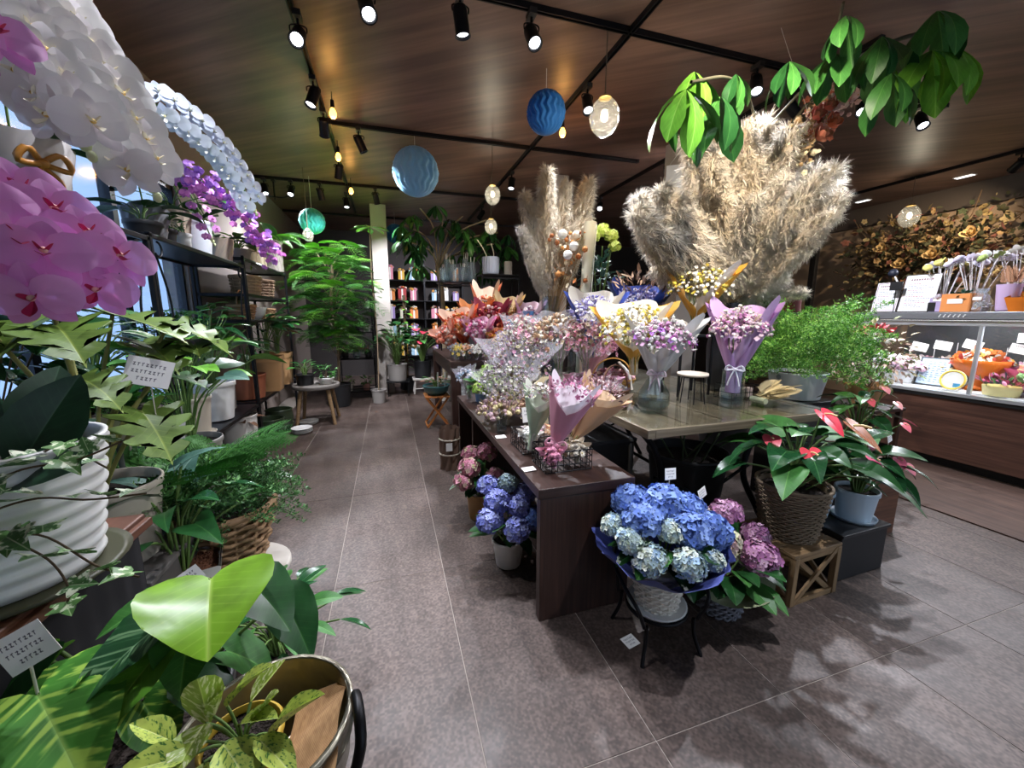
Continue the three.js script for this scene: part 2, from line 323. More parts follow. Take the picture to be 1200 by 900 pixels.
function aim(o, dir, roll = 0) { const z = dir.clone().normalize(), up = Math.abs(z.y) > .97 ? V(1, 0, 0) : V(0, 1, 0), x = up.clone().cross(z).normalize(), y = z.clone().cross(x); o.quaternion.setFromRotationMatrix(new THREE.Matrix4().makeBasis(x, y, z)); if (roll) o.rotateZ(roll); return o; }
const _d = new THREE.Object3D();
function aimM(p, dir, roll = 0, s = 1) { aim(_d, dir, roll); _d.position.copy(p); _d.scale.setScalar(s); _d.updateMatrix(); return _d.matrix.clone(); }
// leaves on arching stalks, each leaf a piece of its own
function clump(t, { n = 12, y0 = 0, h = .4, r = .25, geos, mats, out = .7, stem = .004, sm = stemG, drop = 0, pitch = 0, s0 = .8, s1 = 1.15, r0 = .02, bias }) {
  const sg = new GB();
  for (let i = 0; i < n; i++) {
    const a = i * 2.4 + rr(-.3, .3), f = Math.sqrt((i + .6) / n), R = r * f * rr(.8, 1.15), hh = h * (1.05 - out * f * f * .6) * rr(.85, 1.1);
    const d = V(Math.cos(a), 0, Math.sin(a)); if (bias) d.add(V(...bias)).normalize();
    const b = V(d.x * r0, y0, d.z * r0), e = V(d.x * R, y0 + hh, d.z * R), m = V(d.x * R * .35, y0 + hh * .65, d.z * R * .35);
    sg.tube([b, m, e], stem, 6, 5);
    const l = part('leaf', pick(geos), pick(mats), t); l.position.copy(e); aim(l, V(d.x, pitch + (1 - f) * .8 - drop, d.z), rr(-.35, .35)); l.scale.setScalar(rr(s0, s1));
  }
  part('stems', sg, sm, t); return t;
}
// many small leaves joined in one piece
function bush(t, { n = 300, y0 = 0, rx = .25, ry = .25, rz = rx, cy = ry, kind = 'ovate', L = .05, W = .03, mat, name = 'foliage', stems = 14, sm = twigM, c1 = 0xffffff, c2 = 0xffffff, inner = .35, droop = .2, hole = null }) {
  const g = new GB(), lg = [leafG(kind, L, W, { droop, cols: 1 }), leafG(kind, L * .8, W * .9, { droop: droop + .2, cols: 1, fold: .5 })];
  const A = col(c1), B = col(c2);
  for (let i = 0; i < n; i++) {
    const th = rr(0, 2 * PI), cp = rr(-1, 1), sp = Math.sqrt(1 - cp * cp), q = inner + (1 - inner) * Math.cbrt(rnd()), lump = 1 + .14 * Math.sin(th * 3 + cp * 4) + .1 * Math.sin(th * 5 - cp * 7);
    const d = V(sp * Math.cos(th), cp, sp * Math.sin(th)), p = V(d.x * rx * q * lump, y0 + cy + d.y * ry * q * lump, d.z * rz * q * lump);
    if (hole && hole(p)) continue;
    g.add(pick(lg), aimM(p, d.add(V(rr(-.6, .6), rr(-.5, .5), rr(-.6, .6))), rr(-.6, .6), rr(.7, 1.25)), A.clone().lerp(B, rnd()));
  }
  stuff(part(name, g, mat || VC(.5), t));
  if (stems) { const s = new GB(); for (let i = 0; i < stems; i++) { const a = i * 2.4, f = Math.sqrt(i / stems) * .7; s.tube([[0, y0 - .02, 0], [Math.cos(a) * rx * f * .4, y0 + cy * .5, Math.sin(a) * rz * f * .4], [Math.cos(a) * rx * f, y0 + cy * 1.2, Math.sin(a) * rz * f]], .004, 5, 4); } part('stems', s, sm, t); }
}
const needleG = (() => { const g = new THREE.BufferGeometry(); g.setAttribute('position', new THREE.Float32BufferAttribute([0, 0, 0, .16, .06, .5, -.16, .06, .5, 0, -.05, 1], 3)); g.setAttribute('uv', new THREE.Float32BufferAttribute([.5, 0, .9, .5, .1, .5, .5, 1], 2)); g.setIndex([0, 2, 1, 1, 2, 3]); g.computeVertexNormals(); return g; })();
// billowing fine foliage: arching sprays set with tiny needles
function fluff(t, { sprays = 90, len = .3, needles = 70, y0 = 0, r0 = .08, rise = .9, droop = .5, s = .022, cols, name = 'spray', spread = .05, dome: dm = 0 }) {
  const v = [0, 1, 2, 3].map(() => { const g = new GB(), P = q => V(0, len * (.15 * q - droop * q * q), len * q * (1 - .3 * droop * q)); g.tube([P(0), P(.5), P(1)], .0018, 6, 3, false, col(cols[0]));
    for (let i = 0; i < needles; i++) { const q = .15 + .85 * rnd(), c = spread * Math.sin(PI * Math.min(1, .25 + q * .72)), p = P(q).add(V(rr(-c, c), rr(-c, c) * .6, rr(-c, c) * .4)); g.add(needleG, aimM(p, V(rr(-1, 1), rr(-.2, .9), rr(-.2, 1)), rr(-2, 2), s * rr(.7, 1.3)), col(pick(cols))); } return g.build(); });
  for (let i = 0; i < sprays; i++) { const a = i * 2.4, e = rr(-.1, 1), R = r0 * Math.sqrt(rnd()), l = part(name, pick(v), VC(.55), t); l.position.set(Math.cos(a) * R, y0 + dm * rnd(), Math.sin(a) * R); aim(l, V(Math.cos(a), rise * e * 1.6, Math.sin(a)), rr(-.5, .5)); l.scale.setScalar(rr(.7, 1.1)); }
}
// feathery fronds: rachis with paired leaflets
function frondG(L, W, n = 16, { droop = .5, kind = 'lance', lw = .22, vee = .3 } = {}) {
  const g = new GB(), l = leafG(kind, 1, lw * 2, { cols: 1, droop: .2 });
  const P = t => V(0, L * (.1 * t - droop * t * t), L * t * (1 - .3 * droop * t));
  g.tube([P(0), P(.35), P(.7), P(1)], L * .006, 8, 4, false, col(0x6a7a3a));
  for (let i = 1; i <= n; i++) for (const s of [-1, 1]) {
    const t = .12 + .88 * i / n, w = W * .5 * Math.sin(PI * Math.min(1, .22 + t * .78)) ** .7 + .004;
    g.add(l, aimM(P(t), V(s, vee - droop * t * .5, .55), 0, w), col(0xffffff));
  }
  return g.build();
}
function bipinG(L, W, n = 7, k = 13, droop = .4) {
  const g = new GB(), P = t => V(0, L * (.1 * t - droop * t * t), L * t * (1 - .3 * droop * t)), wh = col(0xffffff); g.tube([P(0), P(.5), P(1)], L * .006, 6, 3, false, col(0x6a7a3a));
  for (let i = 1; i <= n; i++) for (const s of [-1, 1]) { const t = .2 + .8 * i / n, w = W * .5 * (.55 + .45 * Math.sin(PI * t)), d = V(s, -.25, .75).normalize(), c = V(.75, 0, -s).normalize(); for (let j = 1; j <= k; j++) { const f = j / k, p = P(t).addScaledVector(d, w * f).add(V(0, -w * .25 * f * f, 0)), q = W * .115 * (1.05 - .4 * f); for (const e of [-1, 1]) g.add(needleG, aimM(p, c.clone().multiplyScalar(e).addScaledVector(d, .7), 0, q), wh); } }
  return g.build();
}
function fronds(t, geos, mats, n, { y0 = 0, rise = .9, r0 = .02, s0 = .75, s1 = 1.15, name = 'frond', up2 = .6, arc = [0, 2 * PI] }) {
  for (let i = 0; i < n; i++) {
    const a = arc[0] + (arc[1] - arc[0]) * ((i * .618) % 1) + rr(-.15, .15), l = part(name, pick(geos), pick(mats), t);
    l.position.set(Math.cos(a) * r0, y0, Math.sin(a) * r0); aim(l, V(Math.cos(a), rise * (.35 + up2 * rnd()), Math.sin(a)), rr(-.3, .3)); l.scale.setScalar(rr(s0, s1));
  }
}
const VF = (r = .55) => VC(r);
// blossoms
function floretG(n, R, cup = .25, w = .8, inner = null) {      // n petals facing +y
  const g = new GB(), p = leafG('round', R, R * w, { fold: .12, droop: -cup, cols: 1 });
  for (let i = 0; i < n; i++) g.add(p, TR(0, 0, 0, 0, i * 2 * PI / n, 0), col(0xffffff));
  if (inner) g.add(new THREE.SphereGeometry(R * .22, 6, 4), TR(0, R * .08, 0), col(inner));
  return g.build();
}
function orchidG(R, petal, tint, lip, throat) {                // faces +z, top is +y
  const g = new GB(), A = col(petal), B = col(tint);
  const lat = leafG('round', R, R * 1.16, { fold: .08, droop: .22, wave: .05, cols: 3 }), sep = leafG('ovate', R * .95, R * .66, { fold: .08, droop: .12, cols: 2 });
  const put = (geo, ang, zz, tilt) => g.add(geo, new THREE.Matrix4().makeRotationZ(-ang).multiply(TR(0, .04 * R, zz, -PI / 2 + tilt, 0, 0)).multiply(new THREE.Matrix4().makeRotationZ(PI)), zz > 0 ? A : B);
  put(lat, 1.35, .012 * R, .16); put(lat, -1.35, .012 * R, .16); put(sep, 0, -.04 * R, .05); put(sep, 2.45, -.05 * R, .05); put(sep, -2.45, -.05 * R, .05);
  return g.build();
}
function lipG(R, lip, throat) {
  const g = new GB(); const L = col(lip), T = col(throat);
  g.add(leafG('obov', R * .5, R * .34, { fold: .9, droop: -.5, cols: 2 }), TR(0, -.02 * R, .06 * R, .85, 0, 0), L);
  for (const s of [-1, 1]) g.add(leafG('round', R * .3, R * .26, { fold: .5, droop: -.5, cols: 2 }), TR(0, 0, .08 * R, -.2, s * .9, s * .6), L);
  g.add(new THREE.SphereGeometry(R * .09, 8, 6), TR(0, .05 * R, .14 * R, 0, 0, 0, [1, .9, 1.3]), T);
  return g.build();
}
// a mophead of four-petalled florets
function mopG(R, cols, n = 150, flat = .85, fr = .25) {
  const g = new GB(), f = floretG(4, R * fr, .12, .95, 0xd8dcc0), C = cols.map(col);
  for (let i = 0; i < n; i++) {
    const y = 1 - 1.55 * (i + .5) / n, s = Math.sqrt(Math.max(0, 1 - y * y)), a = i * 2.39996, d = V(s * Math.cos(a), y, s * Math.sin(a));
    const q = new THREE.Quaternion().setFromUnitVectors(V(0, 1, 0), d.clone().add(V(rr(-.45, .45), rr(-.4, .4), rr(-.45, .45))).normalize());
    g.add(f, new THREE.Matrix4().compose(V(d.x * R, d.y * R * flat, d.z * R).multiplyScalar(rr(.88, 1.06)), q, V(1, 1, 1).multiplyScalar(rr(.8, 1.1))).multiply(TR(0, 0, 0, 0, rr(0, 6), 0)), pick(C).clone().lerp(pick(C), rnd() * .5).multiplyScalar(rr(.72, 1)));
  }
  g.add(new THREE.SphereGeometry(R * .8, 14, 10), TR(0, 0, 0, 0, 0, 0, [1, flat * .95, 1]), C[0]);
  return g.build();
}
// pampas plume along +y
function plumeG(L, W, n, c1, c2, lean = .3) {                  // n drooping tassels, each set with fine hairs
  const A = col(c1), B = col(c2), p = [], nn = [], cc = [], id = []; let k = 0;
  const axis = t => V(lean * L * t * t * .6, L * t * (1 - .12 * lean * t), 0);
  for (let i = 0; i < n; i++) {
    const t = .02 + .96 * (i / n), w = W * (.5 + .5 * Math.sin(PI * Math.min(1, .15 + t * .75))) * (1 - .55 * t * t) * rr(.65, 1.15), a = i * 2.4 + rr(-.3, .3), b = axis(t), d = V(Math.cos(a), 0, Math.sin(a)), c = A.clone().lerp(B, rnd()), up = w * rr(1.0, 1.7);
    const Q = f => b.clone().addScaledVector(d, w * f * (1 - .15 * f)).add(V(0, up * (1.15 * f - .85 * f * f * f), 0));
    for (let j = 0; j < 62; j++) {
      const f = .04 + .96 * rnd(), o = Q(f), tg = Q(Math.min(1, f + .05)).sub(Q(Math.max(0, f - .05))).normalize(), dr = tg.add(V(rr(-.38, .38), rr(-.42, .3), rr(-.38, .38))).normalize(), s = V(rr(-1, 1), rr(-1, 1), rr(-1, 1)).cross(dr).normalize().multiplyScalar(.0019 * L * rr(.7, 1.3)), e = o.clone().addScaledVector(dr, L * rr(.045, .085));
      p.push(o.x - s.x, o.y - s.y, o.z - s.z, o.x + s.x, o.y + s.y, o.z + s.z, e.x, e.y - L * .008, e.z); const q = d.clone().multiplyScalar(.7).add(V(0, .6, 0)).normalize(), g = rr(.92, 1.04);
      for (let m = 0; m < 3; m++) { nn.push(q.x, q.y, q.z); cc.push(c.r * g, c.g * g, c.b * g); } id.push(k, k + 1, k + 2); k += 3;
    }
  }
  const x = new THREE.BufferGeometry(); x.setAttribute('position', new THREE.Float32BufferAttribute(p, 3)); x.setAttribute('normal', new THREE.Float32BufferAttribute(nn, 3)); x.setAttribute('color', new THREE.Float32BufferAttribute(cc, 3)); x.setIndex(id);
  return x;
}
// ---------- containers ----------
function potG(r0, r1, h, { rim = .012, rimH = .025, wall = .008, seg = 32, soil = .88 } = {}) {
  return lathe([[0, 0], [r0 * .94, 0], [r0, .006], [r1 - rim * .6, h - rimH], [r1, h - rimH + .002], [r1, h - .003], [r1 - .003, h], [r1 - wall - .002, h], [r1 - wall - .003, h - rimH], [r0 + (r1 - r0) * soil - wall, h * soil]], seg);
}
function pot(t, r0, r1, h, m, o = {}) { const p = part('pot', potG(r0, r1, h, o), m, t); const k = o.soil || .88; part('soil', new THREE.CircleGeometry(r0 + (r1 - r0) * k - .006, 24).rotateX(-PI / 2).translate(0, h * k - .004, 0), soilM, t); if (o.saucer) part('saucer', lathe([[0, 0], [r0 * 1.25, 0], [r0 * 1.35, .02], [r0 * 1.3, .02], [r0 * 1.2, .008], [0, .008]], 28), m, t); return p; }
function basketWeave(t, r0, r1, h, m, { rings = 14, th = .009, stakes = 22, sq = 1, flare = 0, rim = true, name = 'weave' } = {}) {
  for (let k = 0; k < rings; k++) {
    const y = h * (k + .5) / rings, R = r0 + (r1 - r0) * (k / (rings - 1)) ** (1 + flare), pts = [];
    for (let i = 0; i < stakes * 2; i++) { const a = i / (stakes * 2) * 2 * PI, q = R + (((i >> 0) % 2 ? 1 : -1) * (k % 2 ? 1 : -1)) * th * .55; pts.push(V(q * Math.cos(a), y + rr(-.0012, .0012), q * Math.sin(a) * sq)); }
    part(name, new GB().tube(pts, th * .62, stakes * 4, 5, true), m, t);
  }
  const s = new GB(); for (let i = 0; i < stakes; i++) { const a = (i + .25) / stakes * 2 * PI; s.bar([r0 * Math.cos(a), 0, r0 * Math.sin(a) * sq], [r1 * Math.cos(a), h, r1 * Math.sin(a) * sq], th * .4, 5); }
  part('stakes', s, m, t);
  if (rim) { const pts = []; for (let i = 0; i < 24; i++) { const a = i / 24 * 2 * PI; pts.push(V(r1 * Math.cos(a), h, r1 * Math.sin(a) * sq)); } part('rim', new GB().tube(pts, th, 48, 6, true), m, t); }
  part('liner', lathe([[0, .004], [r0 - th, .004], [r1 - th * 1.6, h * .94]], 28).scale(1, 1, sq), m, t);
}
// price cards: plain card with a few pen strokes
const cardT = [0, 1, 2].map(k => textTex(160, 100, (x, w, h) => { x.fillStyle = '#f2f0ec'; x.fillRect(0, 0, w, h); x.strokeStyle = '#57525a'; x.lineWidth = 2.5; for (let r = 0; r < 3; r++) for (let i = 0; i < (r === 2 ? 5 : 8); i++) { const X = 20 + i * 15 + (r === 2 ? 24 : 0), Y = 20 + r * 25, q = (i * 3 + r * 5 + k * 2) % 4; x.beginPath(); x.moveTo(X, Y + 2); x.lineTo(X + 9, Y + q); x.moveTo(X + 4 + q, Y); x.lineTo(X + 3, Y + 12); if (q > 1) { x.moveTo(X, Y + 9); x.lineTo(X + 10, Y + 11); } x.stroke(); } }));
const cardM = cardT.map(t => new THREE.MeshPhysicalMaterial({ map: t, roughness: .7, side: THREE.DoubleSide }));
const cardBack = M(0xe9e6e0, .8);
function card(label, pos, turn, w = .09, h = .055, { stick = .16, lean = -.2, k = 0, roll = 0 } = {}) {
  const t = thing('price_card', label, 'price card', pos, turn);
  const g = new GB(); const c = part('card', boxAt(w, h, .0015, 0, 0, 0), cardBack, t); c.position.y = stick; c.rotation.set(lean, 0, roll);
  const f = part('print', new THREE.PlaneGeometry(w * .98, h * .98).translate(0, 0, .0012), cardM[k % 3], c);
  if (stick > .02) part('stick', new GB().bar([0, 0, -.003], [0, stick, -.003], .002, 5), M(0xcfc8ba, .6), t);
  return t;
}
// ---------- wrapped bouquets ----------
function wrapG(h, r, { r0 = .03, front = .62, ruff = .02, seg = 48, pts = 5, phase = 0, vee = .5 } = {}) {   // flared paper, cut down in a V on its open side
  return sheet(seg, 10, (u, v) => {
    const a = u * 2 * PI + PI * .5 + phase, s = Math.min(u, 1 - u) * 2, dip = Math.max(0, 1 - s / vee), cor = Math.exp(-(((s - .46) / .16) ** 2));
    const top = h * (1 - front * dip) * (.88 + .1 * Math.abs(((u * pts) % 1) - .5) + .1 * cor), y = top * v, k = y / h;
    const R = (r0 + (r - r0) * Math.max(0, (k - .26) / .74) ** .85) * (1 + .08 * cor * v) + ruff * v * v * Math.sin(a * 6 + 1);
    return [R * Math.cos(a), y, R * Math.sin(a)];
  });
}
const flG = { five: floretG(5, 1, .2, .8, 0xe9d27a), four: floretG(4, 1, .2, .9), puff: new THREE.IcosahedronGeometry(1, 0), ball: new THREE.IcosahedronGeometry(1, 1), spike: leafG('lance', 2.2, .55, { cols: 1 }), petal: leafG('round', 1.2, 1, { cols: 1, droop: -.3 }) };
function rose(R, c1, c2, n = 16) { const g = new GB(), A = col(c1), B = col(c2); for (let i = 0; i < n; i++) { const f = (i + 1) / n, a = i * 2.4; g.add(flG.petal, TR(Math.cos(a) * R * .12 * f, R * (.1 - .25 * f), Math.sin(a) * R * .12 * f, 0, -a + PI / 2, 0).multiply(TR(0, 0, 0, -1.45 + f * 1.0, 0, 0, R * (.45 + .4 * f))), B.clone().lerp(A, f)); } return g.build(); }
function dome(g, { n, R, y, kinds, cols, s = .012, flat = .5, jitter = .12, front = 0 }) {      // florets scattered over a domed top
  const C = cols.map(col);
  for (let i = 0; i < n; i++) {
    const q = Math.sqrt(rnd()), a = rr(0, 2 * PI), p = V(q * R * Math.cos(a), y + R * flat * (1 - q * q) + rr(-1, 1) * jitter * R + front * q * R * Math.sin(a), q * R * Math.sin(a));
    const d = V(p.x, R * .7, p.z).normalize().add(V(rr(-.5, .5), rr(-.3, .3), rr(-.5, .5))).normalize(), k = pick(kinds);
    const m = k === 'spike' || k === 'petal' ? aimM(p, d, rr(-3, 3), s * rr(.7, 1.3)) : new THREE.Matrix4().compose(p, new THREE.Quaternion().setFromUnitVectors(V(0, 1, 0), d), V(1, 1, 1).multiplyScalar(s * rr(.7, 1.3)));
    g.add(flG[k], m, pick(C).clone().multiplyScalar(rr(.5, .95)));
  }
}
const FR = f => Math.min(.66, f * 1.3);
function bouquet(name, label, pos, dir, turn, o) {
  const t = thing(name, label, 'bouquet', pos, 0, o.group); const q = new THREE.Quaternion().setFromUnitVectors(V(0, 1, 0), V(...dir).normalize());
  { const d = V(...dir).normalize(); t.position.y += ((o.shape && o.shape.r0 || .03) + .004) * Math.hypot(d.x, d.z) + .001; }
  const { h, r } = o; turn = Math.atan2(-pos[0], -pos[2]) + (o.yaw || 0);   // the open side of the paper is turned to the aisle
  t.quaternion.copy(q).multiply(new THREE.Quaternion().setFromAxisAngle(V(0, 1, 0), turn));
  const wm = o.clear ? M(0xf4f2f6, .12, { transmission: .75, thickness: 0 }) : M(o.wrap, o.wr || .65, { transmission: .12, thickness: 0 });
  if (o.shape && o.shape.front && !o.shape.done) o.shape = { ...o.shape, front: FR(o.shape.front), done: 1 };
  part('wrapping', wrapG(h, r, o.shape || {}), wm, t);
  if (o.inner) part('inner_paper', wrapG(h * 1.04, r * .9, { ...(o.shape || {}), phase: .35, front: (o.shape && o.shape.front || .6) * .85, pts: 4 }), M(o.inner, .7, { transmission: .15, thickness: 0 }), t);
  const g = new GB();
  for (const f of o.flowers) dome(g, { R: r * .92, y: h * .68, flat: .5, jitter: .22, ...f, ...(f.y ? { y: h * f.y } : {}), ...(f.Rf ? { R: r * f.Rf } : {}) });
  stuff(part('flowers', g, VC(.75), t));
  if (o.roses) for (const [x, y, z, R, c1, c2] of o.roses) { const b = part('blossom', rose(R, c1, c2), VC(.6), t); b.position.set(x, y, z); b.rotation.set(z * 3, 0, -x * 3); }
  const sg = new GB(); for (let i = 0; i < 9; i++) { const a = i * .7; sg.bar([Math.cos(a) * .012, .004, Math.sin(a) * .012], [Math.cos(a) * r * .3, h * .6, Math.sin(a) * r * .3], .0025, 4); } part('stems', sg, stemG, t);
  if (o.ribbon) {
    const rg = new GB(), y = h * .27, R = (o.shape && o.shape.r0 || .03) + .006;
    rg.add(lathe([[R, y - .012], [R + .004, y], [R, y + .012]], 20));
    for (const s of [-1, 1]) { rg.tube([[0, y, R], [s * .04, y + .025, R + .02], [s * .055, y - .005, R + .02], [0, y, R + .004]], .006, 12, 5); rg.tube([[0, y, R], [s * .02, y - .05, R + .014], [s * .035, y - .11, R + .006]], .005, 8, 4); }
    part('ribbon', rg, M(o.ribbon, .4), t);
  }
  return t;
}

// ---------- furniture ----------
function metalShelf(label, x0, x1, z0, z1, top, levels, scroll = true) {      // z0 nearer the front than z1
  const t = thing('metal_shelf', label, 'shelf', [(x0 + x1) / 2, 0, (z0 + z1) / 2]);
  const hx = (x1 - x0) / 2, hz = Math.abs(z0 - z1) / 2, s = .028;
  for (const a of [-1, 1]) for (const b of [-1, 1]) part('post', boxAt(s, top, s, a * (hx - s / 2), top / 2, b * (hz - s / 2), .004), blackMetal, t);
  for (const y of levels) {
    const sh = part('shelf_board', boxAt(hx * 2 - s, .012, hz * 2 - s, 0, y, 0), M(0x202226, .35, { metalness: .3 }), t);
    for (const a of [-1, 1]) part('edge_rail', boxAt(.022, .03, hz * 2, a * (hx - .011), y - .01, 0, .004), blackMetal, sh);
    for (const b of [-1, 1]) part('edge_rail', boxAt(hx * 2, .03, .022, 0, y - .01, b * (hz - .011), .004), blackMetal, sh);
  }
  if (scroll) for (const b of [-1, 1]) {
    const pts = []; for (let i = 0; i <= 14; i++) { const a = -PI * .5 + i / 14 * 4.2; pts.push(V(hx - .014, top - .09 + .045 * Math.sin(a + PI), b * (hz - .1) - b * .045 * Math.cos(a))); }
    pts.push(V(hx - .014, top - .45, b * (hz - .17)), V(hx - .014, top - .95, b * (hz - .03)));
    part('scroll_brace', new GB().tube(pts.map(p => p), .007, 50, 6), blackMetal, t);
  }
  return t;
}
metalShelf('black metal shelf with scroll braces under the big white orchids', -1.8, -1.33, -1.3, -2.98, 1.97, [.12, .6, 1.96]);
metalShelf('black metal shelf holding the white-potted purple orchids on its top', -1.8, -1.345, -3.02, -4.68, 2.0, [.1, .58, 1.99]);
metalShelf('black metal shelf with baskets on its middle boards beside the fern tree', -1.8, -1.36, -4.74, -6.5, 2.1, [.58, 1.45, 1.72, 2.08], false);
{ // low bench with solid end panels
  const t = thing('display_bench', 'low dark wood bench with solid end panels carrying wire baskets', 'bench', [.89, 0, -2.75]);
  part('bench_top', boxAt(.52, .05, 2.3, 0, .675, 0, .004), darkWood, t);
  for (const z of [1.122, -.45, -1.122]) part('end_panel', boxAt(.5, .65, .05, 0, .325, z, .004), darkWood, t);
  part('back_panel', boxAt(.03, .4, 2.2, .22, .44, 0), darkWood, t);
}
{ // glass-topped plank table on cast iron legs
  const t = thing('glass_topped_table', 'grey oak plank table with a glass sheet on cast iron legs', 'table', [2.02, 0, -2.8]);
  const hx = .72, hz = 1.08;
  for (let k = 0; k < 5; k++) part('plank', boxAt(.256, .035, hz * 2 - .1, -hx + .18 + k * .27, .87, 0, .004), greyOak, t);
  for (const s of [-1, 1]) { part('edge_board', boxAt(.05, .05, hz * 2, s * (hx - .025), .868, 0, .004), greyOak, t); part('edge_board', boxAt(hx * 2 - .1, .05, .05, 0, .868, s * (hz - .025), .004), greyOak, t); }
  part('glass_sheet', boxAt(hx * 2 - .02, .006, hz * 2 - .02, 0, .897, 0), M(0xfbfdfb, .06, { transmission: 1, thickness: 0, ior: 1.3 }), t, 'thin glass sheet');
  for (const z of [-.75, .75]) for (const x of [-.5, .5]) part('leg', new GB().tube([[x * 1.15, 0, z], [x * 1.0, .12, z], [x * .7, .4, z], [x * .8, .62, z], [x * 1.15, .84, z]], .022, 20, 8), blackMetal, t);
  for (const z of [-.75, .75]) part('cross_bar', new GB().tube([[-.4, .45, z], [0, .3, z], [.4, .45, z]], .012, 14, 6), blackMetal, t);
  part('stretcher', new GB().bar([0, .3, -.75], [0, .3, .75], .014, 8), blackMetal, t);
}
{
  const t = thing('display_table', 'tall dark wood table crowded with small colourful bouquets', 'table', [1.38, 0, -5.45]);
  part('table_top', boxAt(1.44, .06, 1.96, 0, .95, 0, .005), darkWood, t);
  for (const [x, z] of [[-.66, .93], [.66, .93], [-.66, -.93], [.66, -.93]]) part('leg', boxAt(.11, .92, .09, x, .46, z, .004), darkWood, t);
  part('apron', boxAt(1.3, .13, .04, 0, .86, .94), darkWood, t); part('apron', boxAt(.04, .13, 1.8, -.68, .86, 0), darkWood, t);
}
{ // flower refrigerator counter
  const t = thing('refrigerated_counter', 'glass-fronted flower refrigerator counter with dark wood base', 'counter', [5.2, 0, -1.2]);
  const L = 4.0, fr = M(0xd9dde2, .3, { metalness: .7 }), st = M(0x8d9096, .35, { metalness: .6 });
  part('kick_plate', boxAt(.8, .1, L - .1, .5, .05, 0), blackPlastic, t);
  part('base_panel', boxAt(.9, .6, L, .45, .4, 0, .004), new THREE.MeshPhysicalMaterial({ map: woodTex(0x6b4a3d, 0x432d25, [.8, 1.6]), roughness: .45 }), t);
  part('black_trim', boxAt(.93, .035, L + .02, .45, .715, 0), blackPlastic, t);
  part('deck', boxAt(.95, .03, L + .02, .45, .748, 0), fr, t);
  part('chilled_tray', boxAt(.8, .01, L - .1, .48, .768, 0), M(0xeceff2, .4), t);
  part('back_wall', boxAt(.03, .7, L, .9, 1.11, 0), M(0x6d7073, .3, { metalness: .5 }), t);
  for (const z of [-L / 2 + .01, L / 2 - .01]) part('end_glass', boxAt(.86, .68, .008, .46, 1.1, z), glassM, t);
  for (let k = 0; k < 4; k++) part('front_pane', boxAt(.006, .65, L / 4 - .03, .015, 1.085, -L / 2 + L / 8 + k * L / 4), glassM, t);
  for (let k = 0; k <= 4; k++) part('mullion', boxAt(.028, .66, .028, .014, 1.09, -L / 2 + k * L / 4 * .993 + .012, .003), fr, t);
  part('top_rail', boxAt(.05, .05, L + .02, .02, 1.43, 0, .004), fr, t);
  part('lamp_strip', boxAt(.05, .02, L - .3, .12, 1.445, 0), M(0xffffff, .4, { emissive: 0xffffff, emissiveIntensity: 4 }), t, 'white tube lamp');
  part('top_slab', boxAt(.98, .07, L + .06, .45, 1.5, 0, .006), st, t);
  for (let k = 0; k < 6; k++) part('vent_slot', new GB().add(bx(.006, .03, .008), TR(-.042, 1.5, -1.28 + k * .035, .5, 0, 0)), M(0xe4e6e8, .5), t);
  const RL = new THREE.RectAreaLight(0xf4f7ff, 60, .05, L - .3); RL.position.set(5.33, 1.425, -1.2); RL.rotation.set(-PI / 2, 0, 0); RL.lookAt(5.33, 0, -1.2); RL.castShadow = true; scene.add(RL);
}
{
  const m = thing('floor_strip', 'long dark brown strip on the floor along the refrigerator counter', 'mat', [4.6, .001, -1.2]);  // flat dark brown strip over the tiles beside the counter
  part('strip_body', boxAt(1.2, .01, 5.2, 0, .005, 0, .003), new THREE.MeshPhysicalMaterial({ map: woodTex(0x5c4437, 0x3f2d25, [.8, 1.5]), roughness: .75 }), m);
  for (const z of [-2.58, 2.58]) part('edge_strip', boxAt(1.2, .012, .04, 0, .006, z, .003), blackPlastic, m);
}
{ // near plant table
  const t = thing('plant_table', 'reddish wood slab table under the ribbed white pot', 'table', [-.8, 0, -.8]);
  part('slab', boxAt(.48, .03, .52, 0, 1.035, 0, .005), walnut, t); part('edge_strip', boxAt(.014, .02, .52, .245, 1.03, 0, .003), walnut, t);
  for (const [x, z] of [[-.2, .22], [.2, .22], [-.2, -.22], [.2, -.22]]) part('leg', boxAt(.035, 1.02, .035, x, .51, z, .004), blackMetal, t);
  part('cloth_skirt', sheet(40, 6, (u, v) => [.225 + .008 * Math.sin(u * 60) * (1 - v), .04 + .98 * v, .25 - u * .5]), M(0x131316, .9), t, 'black cloth skirt');
  part('cloth_end', sheet(30, 6, (u, v) => [.225 - u * .44, .04 + .98 * v, -.25 - .008 * Math.sin(u * 50) * (1 - v)]), M(0x131316, .9), t, 'black cloth end');
}
{
  const t = thing('round_stool', 'round grey-topped stool with pale wood legs by the fern tree', 'stool', [-1.02, 0, -6.05]);
  part('seat', lathe([[0, .5], [.3, .5], [.31, .51], [.31, .545], [.3, .555], [0, .555]], 36), M(0x6b6660, .6), t);
  for (const [x, z] of [[-1, -1], [1, -1], [1, 1], [-1, 1]]) part('leg', new GB().bar([x * .24, 0, z * .24], [x * .17, .5, z * .17], .022, 10, .028), oak, t);
}
